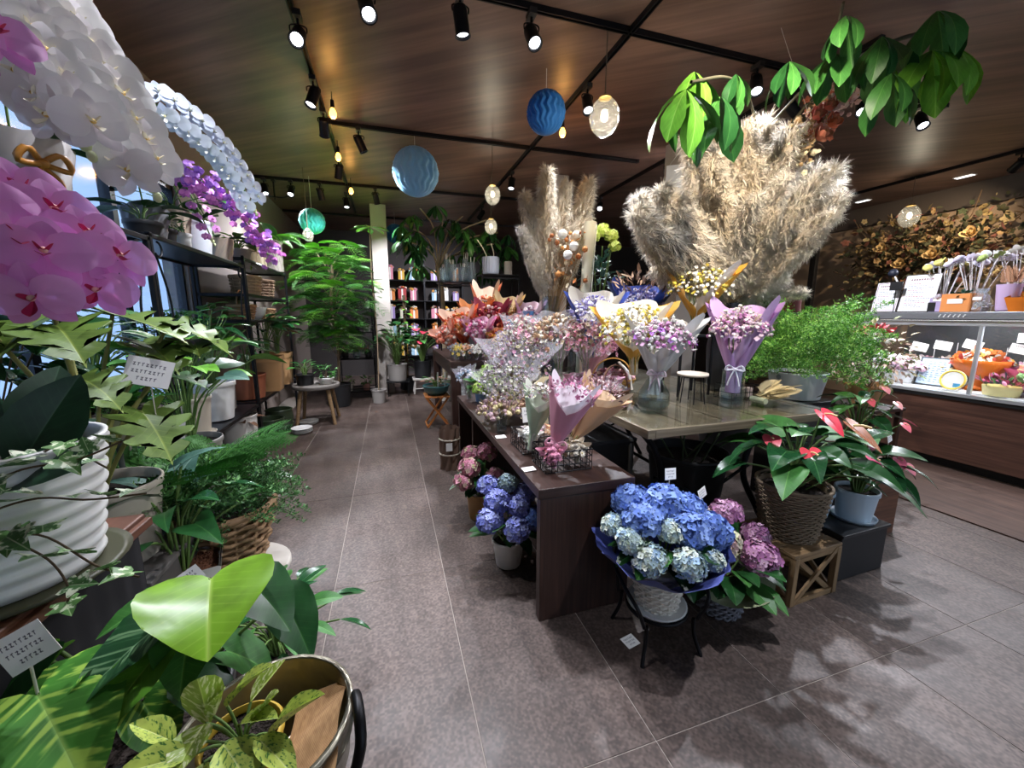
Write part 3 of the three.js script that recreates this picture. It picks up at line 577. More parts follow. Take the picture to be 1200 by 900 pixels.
{
  const t = thing('folding_stool', 'orange wood folding stool holding a teal bowl', 'stool', [.58, 0, -5.35], PI / 2), m = new THREE.MeshPhysicalMaterial({ map: woodTex(0xd08a45, 0xa8622a, [2, 3]), roughness: .5 });
  for (let k = 0; k < 4; k++) part('seat_slat', boxAt(.36, .018, .075, 0, .43, -.125 + k * .083, .003), m, t);
  for (const x of [-.15, .15]) for (const s of [-1, 1]) part('leg', new GB().add(bx(.03, .5, .022), TR(x + s * .015, .215, 0, s * .62, 0, 0)), m, t);
  for (const s of [-1, 1]) part('rail', new GB().bar([-.15, .03, s * .145], [.15, .03, s * .145], .01, 6), m, t);
}
{ // wire plant rack before the pillar
  const t = thing('plant_rack', 'tall black wire plant rack with small pots before the grey pillar', 'rack', [-.58, 0, -7.75]);
  for (const x of [-.3, .3]) for (const z of [-.16, .16]) part('post', new GB().bar([x, 0, z], [x, 2.0, z], .011, 6), blackMetal, t);
  for (const y of [.12, .72, 1.2, 1.62]) { part('shelf_board', boxAt(.6, .015, .32, 0, y, 0), blackMetal, t); }
  for (const y of [.18, .78, 1.26, 1.68, 1.98]) part('guard_rail', new GB().bar([-.3, y, .16], [.3, y, .16], .007, 6).bar([-.3, y, -.16], [.3, y, -.16], .007, 6).bar([-.3, y, -.16], [-.3, y, .16], .007, 6).bar([.3, y, -.16], [.3, y, .16], .007, 6), blackMetal, t);
}
{ // black box riser, brown box and wooden crate on the right
  const c = thing('wooden_crate', 'pale wooden crate with crossed slats under the woven anthurium basket', 'crate', [2.09, 0, -1.49], .05);
  const hw = .165, d = .165, h = .275;
  for (const x of [-hw, hw]) for (const z of [-d, d]) part('post', boxAt(.032, h, .032, x, h / 2, z, .003), oak, c);
  for (let k = 0; k < 4; k++) part('top_slat', boxAt(.37, .018, .085, 0, h + .009, -.135 + k * .09, .003), oak, c);
  for (const z of [-d, d]) { part('rail', boxAt(.33, .03, .02, 0, .015, z), oak, c); part('rail', boxAt(.33, .03, .02, 0, h - .015, z), oak, c); for (const s of [-1, 1]) part('cross_slat', new GB().add(bx(.4, .026, .012), TR(0, h / 2, z + s * .007, 0, 0, s * .7)), oak, c); }
  for (const x of [-hw, hw]) { part('rail', boxAt(.02, .03, .33, x, .015, 0), oak, c); part('rail', boxAt(.02, .03, .33, x, h - .015, 0), oak, c); for (const s of [-1, 1]) part('cross_slat', new GB().add(bx(.012, .026, .4), TR(x + s * .007, h / 2, 0, s * .7, 0, 0)), oak, c); }
  const b = thing('black_box', 'matt black riser box holding the pale blue anthurium pots', 'box', [2.56, 0, -1.58], .03);
  part('box_body', boxAt(.4, .27, .4, 0, .135, 0, .006), M(0x1c1c1e, .6), b); part('lid', boxAt(.42, .02, .42, 0, .28, 0, .004), M(0x232325, .5), b);
  const e = thing('brown_box', 'reddish brown wooden box behind the black riser box', 'box', [3.06, 0, -1.83]);
  part('box_body', boxAt(.5, .5, .4, 0, .25, 0, .005), walnut, e); part('rim', boxAt(.52, .03, .42, 0, .5, 0, .004), walnut, e);
}
{ // small iron chair as pot stand
  const t = thing('iron_pot_stand', 'black iron chair-shaped stand under the blue wrapped hydrangea', 'stand', [1.13, 0, -1.36], -.1);
  for (const [x, z] of [[-.12, -.12], [.12, -.12], [-.12, .12], [.12, .12]]) part('leg', new GB().tube([[x * 1.2, 0, z * 1.2], [x, .09, z], [x * .95, .17, z * .95]], .009, 8, 6), blackMetal, t);
  const ring = []; for (let i = 0; i < 20; i++) { const a = i / 20 * 2 * PI; ring.push(V(.13 * Math.cos(a), .17, .13 * Math.sin(a))); }
  part('seat_ring', new GB().tube(ring, .009, 40, 6, true).bar([-.13, .17, 0], [.13, .17, 0], .006).bar([0, .17, -.13], [0, .17, .13], .006), blackMetal, t);
  for (const s of [-1, 1]) part('arm', new GB().tube([[s * .13, .17, .12], [s * .17, .27, .13], [s * .19, .32, .05], [s * .18, .36, -.08], [s * .15, .42, -.14], [s * .13, .17, -.12]], .009, 24, 6), blackMetal, t);
  part('backrest', new GB().tube([[-.15, .42, -.14], [0, .48, -.16], [.15, .42, -.14]], .009, 14, 6), blackMetal, t);
}

// ---------- plants on the left ----------
const whiteGlaze = M(0xdcdcd8, .3), offWhite = M(0xcfcac1, .5), tanClay = M(0xb7ad9c, .7), terra = M(0x9c5a3c, .8), darkPot = M(0x1d1e20, .5), kraftM = M(0xb38a5c, .85), greyClay = M(0x8c8782, .8), oliveGlaze = M(0x2d3a26, .35);
const L8 = { mon: leafG('heart', .24, .2, { droop: .2, fold: .15 }), mon2: leafG('heart', .2, .15, { droop: .35, fold: .2 }), ov: leafG('ovate', .16, .075, { droop: .3 }), ov2: leafG('ovate', .13, .06, { droop: .15 }), lan: leafG('lance', .26, .05, { droop: .45 }), lan2: leafG('lance', .2, .04, { droop: .3 }), sel: leafG('lobed', .3, .24, { droop: .25, wave: .02 }), sel2: leafG('lobed', .25, .2, { droop: .4, wave: .03 }), orc: leafG('obov', .3, .12, { droop: .35, fold: .35 }), orc2: leafG('obov', .26, .13, { droop: .2, fold: .4 }), arr: leafG('arrow', .18, .13, { droop: .25 }) };
// big ribbed pot with moth orchid
function spray(t, pts, geo, lip, n, { t0 = .35, s0 = .8, s1 = 1, sm = stemG, face = [0, 0, 1], buds = 3, rows = 2, off = .05, mat, jit = 0 }) {
  const c = new THREE.CatmullRomCurve3(pts.map(p => V(...p)));
  part('flower_stem', new THREE.TubeGeometry(c, 30, .005, 6), sm, t);
  for (let i = 0; i < n; i++) {
    const f = t0 + (1 - t0) * (i + .5) / n, p = c.getPoint(f), tg = c.getTangent(f), F = V(...face).normalize(), sd = tg.clone().cross(F).normalize();
    const o = rows > 1 ? (i % 2 ? 1 : -1) : 0; p.addScaledVector(sd, o * off).addScaledVector(F, .03 + rr(0, .02)); if (jit) p.add(V(rr(-jit, jit), rr(-jit, jit), rr(-jit, jit)));
    const m = part('flower', geo, mat || VC(.5, { transmission: .15, thickness: 0 }), t); m.position.copy(p); aim(m, F.clone().addScaledVector(sd, o * .45).add(V(rr(-.15, .15) - jit * rr(-9, 9), rr(-.2, .1) + jit * rr(-9, 9), rr(-.15, .15))), rr(-.25, .25) + jit * rr(-9, 9)); m.scale.setScalar(s0 + (s1 - s0) * (1 - (i / n)) + rr(-.05, .05));
    if (lip) part('lip', lip, VC(.5), m);
  }
  for (let i = 0; i < buds; i++) { const b = part('bud', new THREE.SphereGeometry(.016 - i * .003, 8, 6).scale(1, 1.3, 1), M(0xcfd6a0, .6), t); b.position.copy(c.getPoint(1)).add(V(.01 * i, -.025 * i, .01)); }
}
const rel = (pts, o) => pts.map(p => [p[0] - o[0], p[1] - o[1], p[2] - o[2]]);
{
  const O = [-.645, 1.051, -.84], t = thing('ribbed_pot_orchid', 'pink moth orchid with dark leaves in a big ribbed white pot', 'orchid', O);
  const pr = [[0, .004], [.105, .004], [.115, .012]]; for (let i = 0; i <= 40; i++) { const f = i / 40; pr.push([.116 + .03 * f + .004 * Math.sin(f * PI * 2 * 8.5), .016 + .22 * f]); } pr.push([.148, .242], [.138, .242], [.133, .2]);
  part('pot', lathe(pr, 44), whiteGlaze, t); part('soil', new THREE.CircleGeometry(.135, 28).rotateX(-PI / 2).translate(0, .205, 0), soilM, t);
  part('base_plate', lathe([[0, 0], [.14, 0], [.155, .01], [.14, .01], [0, .004]], 36), M(0x3a3a22, .5), t);
  const thick = [leafG('round', .2, .125, { droop: .12, fold: .18, cols: 4 }), leafG('ovate', .21, .12, { droop: .2, fold: .22, cols: 4 })];
  for (const [dx, dy, dz, s, x, z, nx, nz] of [[-.45, 1, .1, 1, -.05, .05, .55, .8], [.0, 1, -.1, 1.02, .0, .06, .6, .75], [.45, .85, -.15, .85, .06, .03, .5, .8], [-.9, .7, .4, .9, -.07, .06, .3, .9], [.2, .9, -.4, .9, .03, -.03, .7, .6], [-.3, .9, -.5, .9, -.04, -.03, .5, .8], [.75, .25, .2, .7, .06, .06, .2, .3], [-.3, .2, .9, .7, -.03, .08, 0, .2], [.1, .3, -.9, .8, 0, -.06, 0, .1]]) {
    const l = part('leaf', pick(thick), G.orchid, t), zz = V(dx, dy, dz).normalize(), xx = V(nx, .45, nz).cross(zz).normalize(), yy = zz.clone().cross(xx); l.quaternion.setFromRotationMatrix(new THREE.Matrix4().makeBasis(xx, yy, zz)); l.position.set(x, .2, z); l.scale.setScalar(s);
  }
  const og = orchidG(.062, 0xeaa2de, 0xdd8fd0, 0, 0), lg = lipG(.062, 0xb81a50, 0xf0c8b0), R = p => rel(p, O);
  spray(t, R([O, [-.74, 1.5, -.95], [-.76, 1.68, -1.02], [-.66, 1.7, -.97], [-.56, 1.655, -.9], [-.49, 1.605, -.87], [-.43, 1.55, -.85]]), og, lg, 8, { t0: .55, face: [.5, -.05, .85], off: .028, buds: 0 });
  spray(t, R([O, [-.72, 1.5, -.85], [-.7, 1.66, -.84], [-.6, 1.64, -.82], [-.53, 1.585, -.79], [-.46, 1.545, -.77]]), og, lg, 6, { t0: .62, face: [.45, -.05, .9], off: .03, buds: 0 });
  spray(t, R([O, [-.78, 1.6, -.9], [-.76, 1.9, -.92], [-.68, 1.95, -.92], [-.56, 1.9, -.9]]), og, lg, 3, { t0: .78, face: [.6, -.1, .8], off: .02, buds: 0 });
}
// white moth orchids in wrapped pots on the near shelf
const wo = orchidG(.078, 0xf3efec, 0xe6dfe0, 0, 0), wl = lipG(.078, 0xf3ecd2, 0xd9b45a);
function wrappedOrchid(label, pos, turn, wrapC, sprays, { R = .13, h = .26, bow } = {}) {
  const t = thing('wrapped_orchid', label, 'orchid', pos, 0);
  part('pot_wrap', sheet(48, 8, (u, v) => { const a = u * 2 * PI, q = R * (.8 + .25 * v) + .006 * Math.sin(a * 11 + v * 9) + .004 * Math.sin(a * 23 - v * 14); return [q * Math.cos(a), h * v * (1 + .05 * Math.sin(a * 5) * v), q * Math.sin(a)]; }), M(wrapC, .55), t);
  part('soil', new THREE.CircleGeometry(R * .95, 20).rotateX(-PI / 2).translate(0, h * .85, 0), soilM, t);
  for (let i = 0; i < 6; i++) { const a = i * 1.05 + .3, l = part('leaf', L8.orc, G.deep, t); l.position.set(.03 * Math.cos(a), h * .88, .03 * Math.sin(a)); aim(l, V(Math.cos(a), .35, Math.sin(a))); }
  for (const s of sprays) spray(t, s.pts.map(p => [p[0], p[1], p[2]]), s.geo || wo, s.lip === undefined ? wl : s.lip, s.n, s);
  if (bow) { const g = new GB(); for (const s of [-1, 1]) { g.tube([[0, h * .55, R], [s * .05, h * .7, R + .03], [s * .08, h * .5, R + .02], [0, h * .52, R + .01]], .012, 14, 6); g.tube([[0, h * .5, R], [s * .04, h * .3, R + .02], [s * .05, h * .1, R]], .009, 8, 5); } g.add(new THREE.SphereGeometry(.02, 8, 6), TR(0, h * .54, R + .01)); part('bow', g, M(bow, .35, { sheen: 1 }), t).rotation.y = turn; }
  return t;
}
const W1 = [-1.4, 1.967, -1.62], W2 = [-1.45, 1.967, -2.3];
wrappedOrchid('tall white moth orchid cascading over the aisle from a crinkled white wrap', W1, .8, 0xd8d4d0, [
  { pts: rel([[-1.4, 2.2, -1.62], [-1.2, 2.55, -1.6], [-1.0, 2.45, -1.53], [-.86, 2.24, -1.41], [-.77, 2.1, -1.32], [-.69, 1.99, -1.26], [-.65, 1.91, -1.23]], W1), n: 15, t0: .3, face: [.35, -.15, .9], off: .032, s0: .85, s1: 1.02 }], { R: .15, h: .36, bow: 0x9c6a2a });
wrappedOrchid('white moth orchid with the longest cascade beside the pale blue one, grey crinkled wrap', W2, 1, 0xa9a4a2, [
  { pts: rel([[-1.45, 2.1, -2.3], [-1.3, 2.6, -2.1], [-1.08, 2.68, -1.8], [-.9, 2.47, -1.62], [-.79, 2.27, -1.48], [-.69, 2.11, -1.39], [-.62, 1.96, -1.34], [-.57, 1.85, -1.31]], W2), n: 22, t0: .36, face: [.4, -.12, .9], off: .03, s0: .85, s1: 1.05 }], { R: .17, h: .26, bow: 0xa8702c });
{
  const bl = orchidG(.066, 0xdfe6f2, 0xcfdaf0, 0, 0), bl2 = lipG(.066, 0xf2f2e8, 0xe0d8a0);
  const W3 = [-1.5, 1.997, -3.35], W4 = [-1.45, 1.997, -4.4];
  wrappedOrchid('pale white moth orchid arching high before the soffit in a grey pot', W3, 0, 0x77777a, [
    { pts: rel([[-1.5, 2.15, -3.35], [-1.3, 2.5, -2.9], [-1.15, 2.62, -2.8], [-1.02, 2.58, -3.0], [-.93, 2.45, -3.2], [-.86, 2.25, -3.32]], W3), geo: bl, lip: bl2, n: 22, t0: .42, face: [.45, -.15, .9], off: .05, s0: .85, s1: 1.05 }], { R: .12, h: .2 });
  const pp = orchidG(.032, 0xb47ad8, 0x8f4cc0, 0, 0), pg = orchidG(.032, 0xdb82d0, 0xb958b8, 0, 0);
  wrappedOrchid('purple orchid with a dense drooping spray in a pale blue-white pot', W4, 0, 0xb8ab98, [
    { pts: rel([[-1.45, 2.15, -4.4], [-1.4, 2.5, -3.8], [-1.28, 2.48, -3.5], [-1.15, 2.4, -3.7], [-1.05, 2.22, -4.0], [-1.0, 2.05, -4.15]], W4), geo: pp, lip: null, n: 75, t0: .35, face: [.45, .05, .9], off: .03, jit: .06, buds: 0 },
    { pts: rel([[-1.45, 2.15, -4.4], [-1.42, 2.45, -3.85], [-1.27, 2.4, -3.55], [-1.12, 2.32, -3.75], [-1.03, 2.14, -4.05], [-.97, 1.96, -4.2]], W4), geo: pg, lip: null, n: 85, t0: .35, face: [.45, .05, .9], off: .03, jit: .06, buds: 0 }], { R: .11, h: .2 });
  const pk = orchidG(.042, 0xd58fd0, 0xc077c0, 0, 0), pl = lipG(.042, 0xa02078, 0xf0d8d0);
  const p = thing('pink_orchid', 'small lilac pink moth orchid in a white pot on the shelf top', 'orchid', [-1.5, 1.997, -4.0]);
  pot(p, .12, .15, .26, M(0xd9dee6, .35), {}); for (let i = 0; i < 6; i++) { const a = i * 1.05, l = part('leaf', L8.orc2, i % 2 ? G.mid : G.deep, p); l.position.set(.03 * Math.cos(a), .24, .03 * Math.sin(a)); aim(l, V(Math.cos(a), .8, Math.sin(a))); }
  spray(p, [[0, .23, 0], [-.02, .5, .15], [.0, .62, .28], [.08, .5, .25], [.14, .3, .18], [.17, .12, .1]], pk, pl, 16, { t0: .4, face: [.6, 0, .8], off: .045 });
}
// other things along the shelf tops
function potted(name, label, pos, potArgs, m, fn, cat = 'plant', o = {}) { const t = thing(name, label, cat, pos, o.turn || 0, o.group); pot(t, ...potArgs, m, o); fn(t, potArgs[2] * (o.soil || .88)); return t; }
potted('potted_succulent', 'small leafy plant in a black dish on the shelf top', [-1.45, 1.997, -3.2], [.07, .1, .09], darkPot, (t, y) => clump(t, { n: 10, y0: y, h: .1, r: .1, geos: [L8.ov2], mats: [G.mid, G.deep] }));
potted('potted_succulent', 'little plant in a square black pot beside the black dish', [-1.44, 1.997, -3.42], [.06, .075, .09], darkPot, (t, y) => bush(t, { n: 60, y0: y, rx: .09, ry: .05, L: .05, W: .03, mat: G.mid, stems: 4 }));
potted('potted_sprout', 'tiny plain white pot with a short sprout on the shelf rail', [-1.42, 1.997, -3.62], [.05, .062, .1], whiteGlaze, (t, y) => clump(t, { n: 5, y0: y, h: .08, r: .05, geos: [L8.ov2], mats: [G.mid], s0: .4, s1: .6 }));
{
  const t = thing('wrapped_pot_plant', 'leaning tan linen-wrapped pot with a pleated front and dark leaves', 'plant', [-1.52, 1.997, -3.78]);
  part('pot_wrap', sheet(40, 8, (u, v) => { const a = u * 2 * PI, q = .07 + .04 * v + .008 * Math.sin(a * 14); return [q * Math.cos(a), .3 * v, q * Math.sin(a)]; }), M(0x9a8b78, .8), t); part('soil', new THREE.CircleGeometry(.1, 20).rotateX(-PI / 2).translate(0, .27, 0), soilM, t);
  clump(t, { n: 9, y0: .27, h: .16, r: .22, geos: [L8.orc2, L8.ov], mats: [G.deep, G.mid] });
}
potted('trailing_pothos', 'yellow-green trailing pothos in a round stone pot on the shelf end', [-1.5, 1.997, -5.05], [.1, .13, .2], greyClay, (t, y) => { clump(t, { n: 26, y0: y, h: .14, r: .2, geos: [L8.mon2, L8.ov], mats: [G.lime, G.fresh, G.olive], s0: .45, s1: .75 }); clump(t, { n: 8, y0: y - .02, h: -.12, r: .2, geos: [L8.mon2], mats: [G.lime], s0: .4, s1: .6, drop: .6 }); });
for (let k = 0; k < 4; k++) { const t = thing('bamboo_vase', 'pale bamboo cane vase standing among the row on the shelf top', 'vase', [-1.48, 2.087, -5.5 - k * .13], 0, 'bamboo vases'); part('cane', lathe([[0, 0], [.04, 0], [.042, .01], [.038, .08], [.043, .1], [.038, .12], [.038, .2], [.043, .22], [.038, .24], [.036, .3 - k * .02], [.03, .3 - k * .02], [.03, .15]], 16), M([0xb9ac8c, 0xa79b7d, 0xc2b69a, 0x9c9074][k], .6), t); part('tie', lathe([[.043, .15], [.046, .155], [.043, .16]], 16), M(0x6b5a3e, .8), t); }
{
  const t = thing('stone_vase_fern', 'rough speckled stone column vase holding a bushy fern', 'plant', [-1.42, 2.087, -6.2]);
  part('vase', lathe([[0, 0], [.1, 0], [.1, .34], [.12, .38], [.11, .4], [.085, .4], [.085, .3]], 24), M(0xa39d92, .95, { bumpMap: noiseBump, bumpScale: .02 }), t);
  fronds(t, [frondG(.55, .2, 18, { droop: .5 }), frondG(.45, .16, 16, { droop: .7 })], [G.fern, G.mid, G.fresh], 16, { y0: .38, rise: 1, arc: [-1.5, 1.5] });
}
// lower shelf
potted('zamioculcas', 'upright green stems in a tan pot with saucer on the lower shelf', [-1.47, .595, -3.5], [.11, .14, .3], tanClay, (t, y) => clump(t, { n: 26, y0: y, h: .5, r: .22, geos: [L8.ov, L8.lan2], mats: [G.mid, G.deep, G.fresh], out: .5 }), 'plant', { saucer: true });
potted('spathiphyllum', 'leafy peace lily in a wide-rimmed white pot on the lower shelf', [-1.5, .595, -4.02], [.13, .17, .34], whiteGlaze, (t, y) => clump(t, { n: 30, y0: y, h: .62, r: .36, geos: [L8.lan, L8.ov], mats: [G.mid, G.deep, G.glossy], out: .6 }), 'plant', { rimH: .04, rim: .02 });
potted('snake_plant', 'striped cream-edged plant in a square terracotta pot on the lower shelf', [-1.52, .595, -4.98], [.15, .18, .27], terra, (t, y) => clump(t, { n: 22, y0: y, h: .34, r: .13, bias: [.6, 0, 0], geos: [L8.lan, L8.lan2], mats: [G.cream, G.stripe], out: .5 }));
for (let k = 0; k < 2; k++) {
  const t = thing('kraft_bag_plant', ['broad-leaved plant in a folded kraft bag beside the terracotta pot', 'ficus in a folded kraft bag at the far end of the lower shelf'][k], 'plant', [-1.45, .587, -5.5 - k * .5]);
  part('paper_bag', sheet(4, 6, (u, v) => { const i = Math.round(u * 4) % 4, X = [-1, 1, 1, -1][i], Z = [-1, -1, 1, 1][i], w = .13 + .02 * v; return [X * w, .42 * v, Z * w * .9]; }), kraftM, t);
  part('bag_cuff', sheet(4, 1, (u, v) => { const i = Math.round(u * 4) % 4, X = [-1, 1, 1, -1][i], Z = [-1, -1, 1, 1][i], w = .153 + .006 * v; return [X * w, .36 + .065 * v, Z * w * .9]; }), kraftM, t);
  clump(t, { n: 22, y0: .38, h: .5, r: .14, bias: [.8, 0, 0], geos: [L8.ov, L8.orc2], mats: [G.deep, G.glossy, G.mid], out: .5 });
}
potted('dark_bush', 'round dark small-leaved bush in a grey pot in front of the window', [-1.58, 1.0, -3.55], [.1, .12, .14], greyClay, (t, y) => bush(t, { n: 520, y0: y, rx: .24, ry: .2, L: .055, W: .03, mat: G.deep }));
{ const t = thing('plant_pedestal', 'slim black pedestal under the round dark bush', 'pedestal', [-1.58, .587, -3.55]); part('column', lathe([[0, 0], [.1, 0], [.1, .02], [.03, .05], [.03, .36], [.1, .39], [.1, .41], [0, .41]], 20), blackMetal, t); part('collar', lathe([[.031, .2], [.04, .205], [.031, .21]], 14), blackMetal, t); }
potted('rubber_plant', 'tall bright green plant on a cane before the back window bay', [-1.6, .595, -4.42], [.12, .14, .26], greyClay, (t, y) => { part('cane', new GB().bar([0, y, 0], [0, y + .8, 0], .012, 8), barkM, t); for (let i = 0; i < 22; i++) { const a = i * 2.4, l = part('leaf', pick([L8.mon2, L8.ov, L8.arr]), pick([G.fresh, G.mid, G.mid]), t); l.position.set(.02 * Math.cos(a), y + .2 + .6 * i / 22, .02 * Math.sin(a)); aim(l, V(Math.cos(a), .45, Math.sin(a)), rr(-.3, .3)); l.scale.setScalar(rr(.9, 1.4)); } });
// floor pots under the shelves
potted('tall_floor_pot', 'tall cream floor pot under the shelf edge with dry brown leaves', [-1.5, .115, -4.5], [.15, .17, .4], offWhite, (t, y) => clump(t, { n: 10, y0: y - .1, h: .12, r: .12, geos: [L8.ov], mats: [M(0x6a4a34, .8)] }));
for (const [k, x, z, l] of [[0, -1.4, -5.15, 'dark olive glazed pot standing on the floor under the kraft bags'], [1, -1.42, -5.65, 'second olive glazed pot on the floor further under the shelf']]) { const t = thing('glazed_pot', l, 'pot', [x, .001, z]); part('pot', lathe([[0, 0], [.11, 0], [.15, .06], [.165, .2], [.15, .29], [.16, .3], [.15, .31], [.14, .3], [.13, .1]], 30), oliveGlaze, t); for (let i = 0; i < 3; i++) part('ridge', lathe([[.155 + .004 * i, .1 + i * .05], [.168, .108 + i * .05], [.157 + .003 * i, .116 + i * .05]], 30), oliveGlaze, t); }
for (const [z, n] of [[-5.5, 3], [-5.95, 2]]) for (let i = 0; i < n; i++) { const t = thing('white_saucer', 'white ceramic saucer in a low stack on the floor', 'saucer', [-1.14, .001 + i * .022, z], 0, 'floor saucers'); part('dish', lathe([[0, 0], [.1, 0], [.13, .03], [.122, .03], [.095, .008], [0, .008]], 28), whiteGlaze, t); part('foot', lathe([[.06, 0], [.07, .001], [.06, .004]], 20), whiteGlaze, t); }
// baskets on the middle boards of the far shelf
{ const wk = M(0xa8845c, .75); const mk = (label, pos, r0, r1, h, m, hd) => { const t = thing('shelf_basket', label, 'basket', pos); basketWeave(t, r0, r1, h, m, { rings: 6, th: .012, stakes: 12 }); if (hd) { const hp = []; for (let i = 0; i <= 12; i++) { const a = PI * i / 12; hp.push(V(0, h + hd * Math.sin(a), r1 * Math.cos(a))); } part('handle', new GB().tube(hp, .008, 24, 6), m, t); } };
  mk('tan wicker basket with a tall handle on the far shelf', [-1.5, 1.458, -4.98], .1, .13, .15, wk, .16); mk('low round willow basket beside the white bowl on the far shelf', [-1.5, 1.458, -5.75], .11, .13, .12, M(0x8a6a4a, .75), 0); mk('striped straw basket on the upper board of the far shelf', [-1.5, 1.728, -5.2], .13, .15, .2, M(0xb09a78, .75), 0); mk('dark straw basket at the end of the upper board', [-1.5, 1.728, -5.75], .13, .15, .2, M(0x7d6650, .75), 0);
  const w = thing('white_bowl', 'round white ceramic bowl between the baskets on the far shelf', 'bowl', [-1.5, 1.457, -5.38]); part('bowl', lathe([[0, 0], [.06, 0], [.11, .06], [.13, .14], [.122, .14], [.1, .07], [0, .02]], 28), whiteGlaze, w); part('foot_ring', lathe([[.05, 0], [.062, .001], [.05, .006]], 20), whiteGlaze, w); }

// ---------- near foreground leaves ----------
const heartU = [leafG('heart', 1, 1, { droop: .22, fold: .22, wave: .03, cols: 5 }), leafG('heart', 1, 1, { droop: .32, fold: .3, wave: .04, cols: 5 })], ovU = [leafG('ovate', 1, 1, { droop: .12, fold: .45, cols: 3 }), leafG('ovate', 1, 1, { droop: .22, fold: .35, cols: 3 })];
function setLeaf(t, geo, m, O, [x, y, z, dx, dy, dz, L, W], sg, y0, th) { const l = part('leaf', geo, m, t); l.position.set(x - O[0], y - O[1], z - O[2]); aim(l, V(dx, dy, dz), rr(-.12, .12)); l.scale.set(W, (W + L) / 2, L); sg.tube([[(x - O[0]) * .1, y0, (z - O[2]) * .1], [(x - O[0]) * .6, Math.max(y0, (y - O[1]) * .8) + .01, (z - O[2]) * .6], [x - O[0], y - O[1], z - O[2]]], th, 8, 5); }
{ // galvanised tub with pothos plants, burlap and iron handle
  const O = [-.185, .858, -.525], t = thing('zinc_tub', 'round zinc tub lined with burlap and a bent black iron handle', 'tub', O);
  const zinc = M(0x8d8878, .38, { metalness: .75, bumpMap: noiseBump, bumpScale: .002 });
  part('tub_wall', lathe([[0, 0], [.09, 0], [.1, .02], [.103, .06], [.107, .062], [.103, .066], [.105, .09], [.109, .092], [.109, .098], [.101, .098], [.099, .03]], 48), zinc, t);
  part('handle', new GB().tube([[.108, .03, .06], [.122, .085, .055], [.12, .108, .035], [.113, .105, .0], [.108, .05, -.02]], .0075, 24, 8), blackMetal, t);
  const burl = new THREE.MeshPhysicalMaterial({ map: tex(128, 128, (u, v) => { const s = .5 + .5 * Math.sin(u * 2 * PI * 32) * Math.sin(v * 2 * PI * 32), n = fbm(u, v, 20, 20, 2); return mix(hex(0x7d5c3c), hex(0xc29a6c), clamp(s * .6 + n * .5)); }), roughness: .95, side: THREE.DoubleSide });
  part('burlap', sheet(16, 10, (u, v) => [.02 + .072 * u + .003 * Math.sin(v * 9), .05 + .035 * u + .005 * Math.sin(v * 11 + u * 5), -.06 + .14 * v]), burl, t, 'brown burlap cloth');
  const st = thing('tub_stand', 'black metal stand under the zinc tub', 'stand', [O[0], 0, O[2]]);
  for (let i = 0; i < 3; i++) { const a = i * 2.1 + .4; part('leg', new GB().bar([.13 * Math.cos(a), 0, .13 * Math.sin(a)], [.08 * Math.cos(a), .844, .08 * Math.sin(a)], .009, 8), blackMetal, st); }
  part('stand_top', lathe([[0, .844], [.088, .844], [.088, .857], [0, .857]], 30), blackMetal, st);
  const Q = [-.215, .864, -.525], P1 = thing('variegated_pothos', 'cream and green marbled pothos in a yellow pot inside the zinc tub', 'plant', Q), sg = new GB();
  part('pot', potG(.04, .05, .085, { rim: .004, rimH: .01, wall: .003 }), M(0xc9a73a, .5), P1); part('gravel', new THREE.CircleGeometry(.044, 16).rotateX(-PI / 2).translate(0, .074, 0), soilM, P1);
  [[-.254, .965, -.535, .01, .114, .03, .115, .048], [-.23, .99, -.532, .06, .084, .025, .106, .034], [-.169, .975, -.489, .07, .086, .038, .117, .034], [-.249, .988, -.516, -.01, .006, .052, .058, .05], [-.251, .982, -.483, -.064, .017, .01, .07, .04], [-.219, .984, -.484, .055, .005, .069, .095, .055], [-.187, .991, -.497, .029, .049, .01, .06, .03], [-.18, .991, -.474, .054, .01, .058, .085, .036], [-.208, .986, -.503, .057, .046, .042, .084, .03], [-.248, .977, -.535, .016, .055, .01, .06, .028], [-.287, .965, -.523, -.04, .032, -.01, .06, .036], [-.24, .97, -.48, .02, -.01, .07, .08, .05], [-.21, .97, -.55, .05, .05, -.03, .06, .03]].forEach((d, i) => setLeaf(P1, ovU[i % 2], i % 3 ? G.marble : G.marble2, Q, d, sg, .07, .002));
  part('stems', sg, stemG, P1);
}
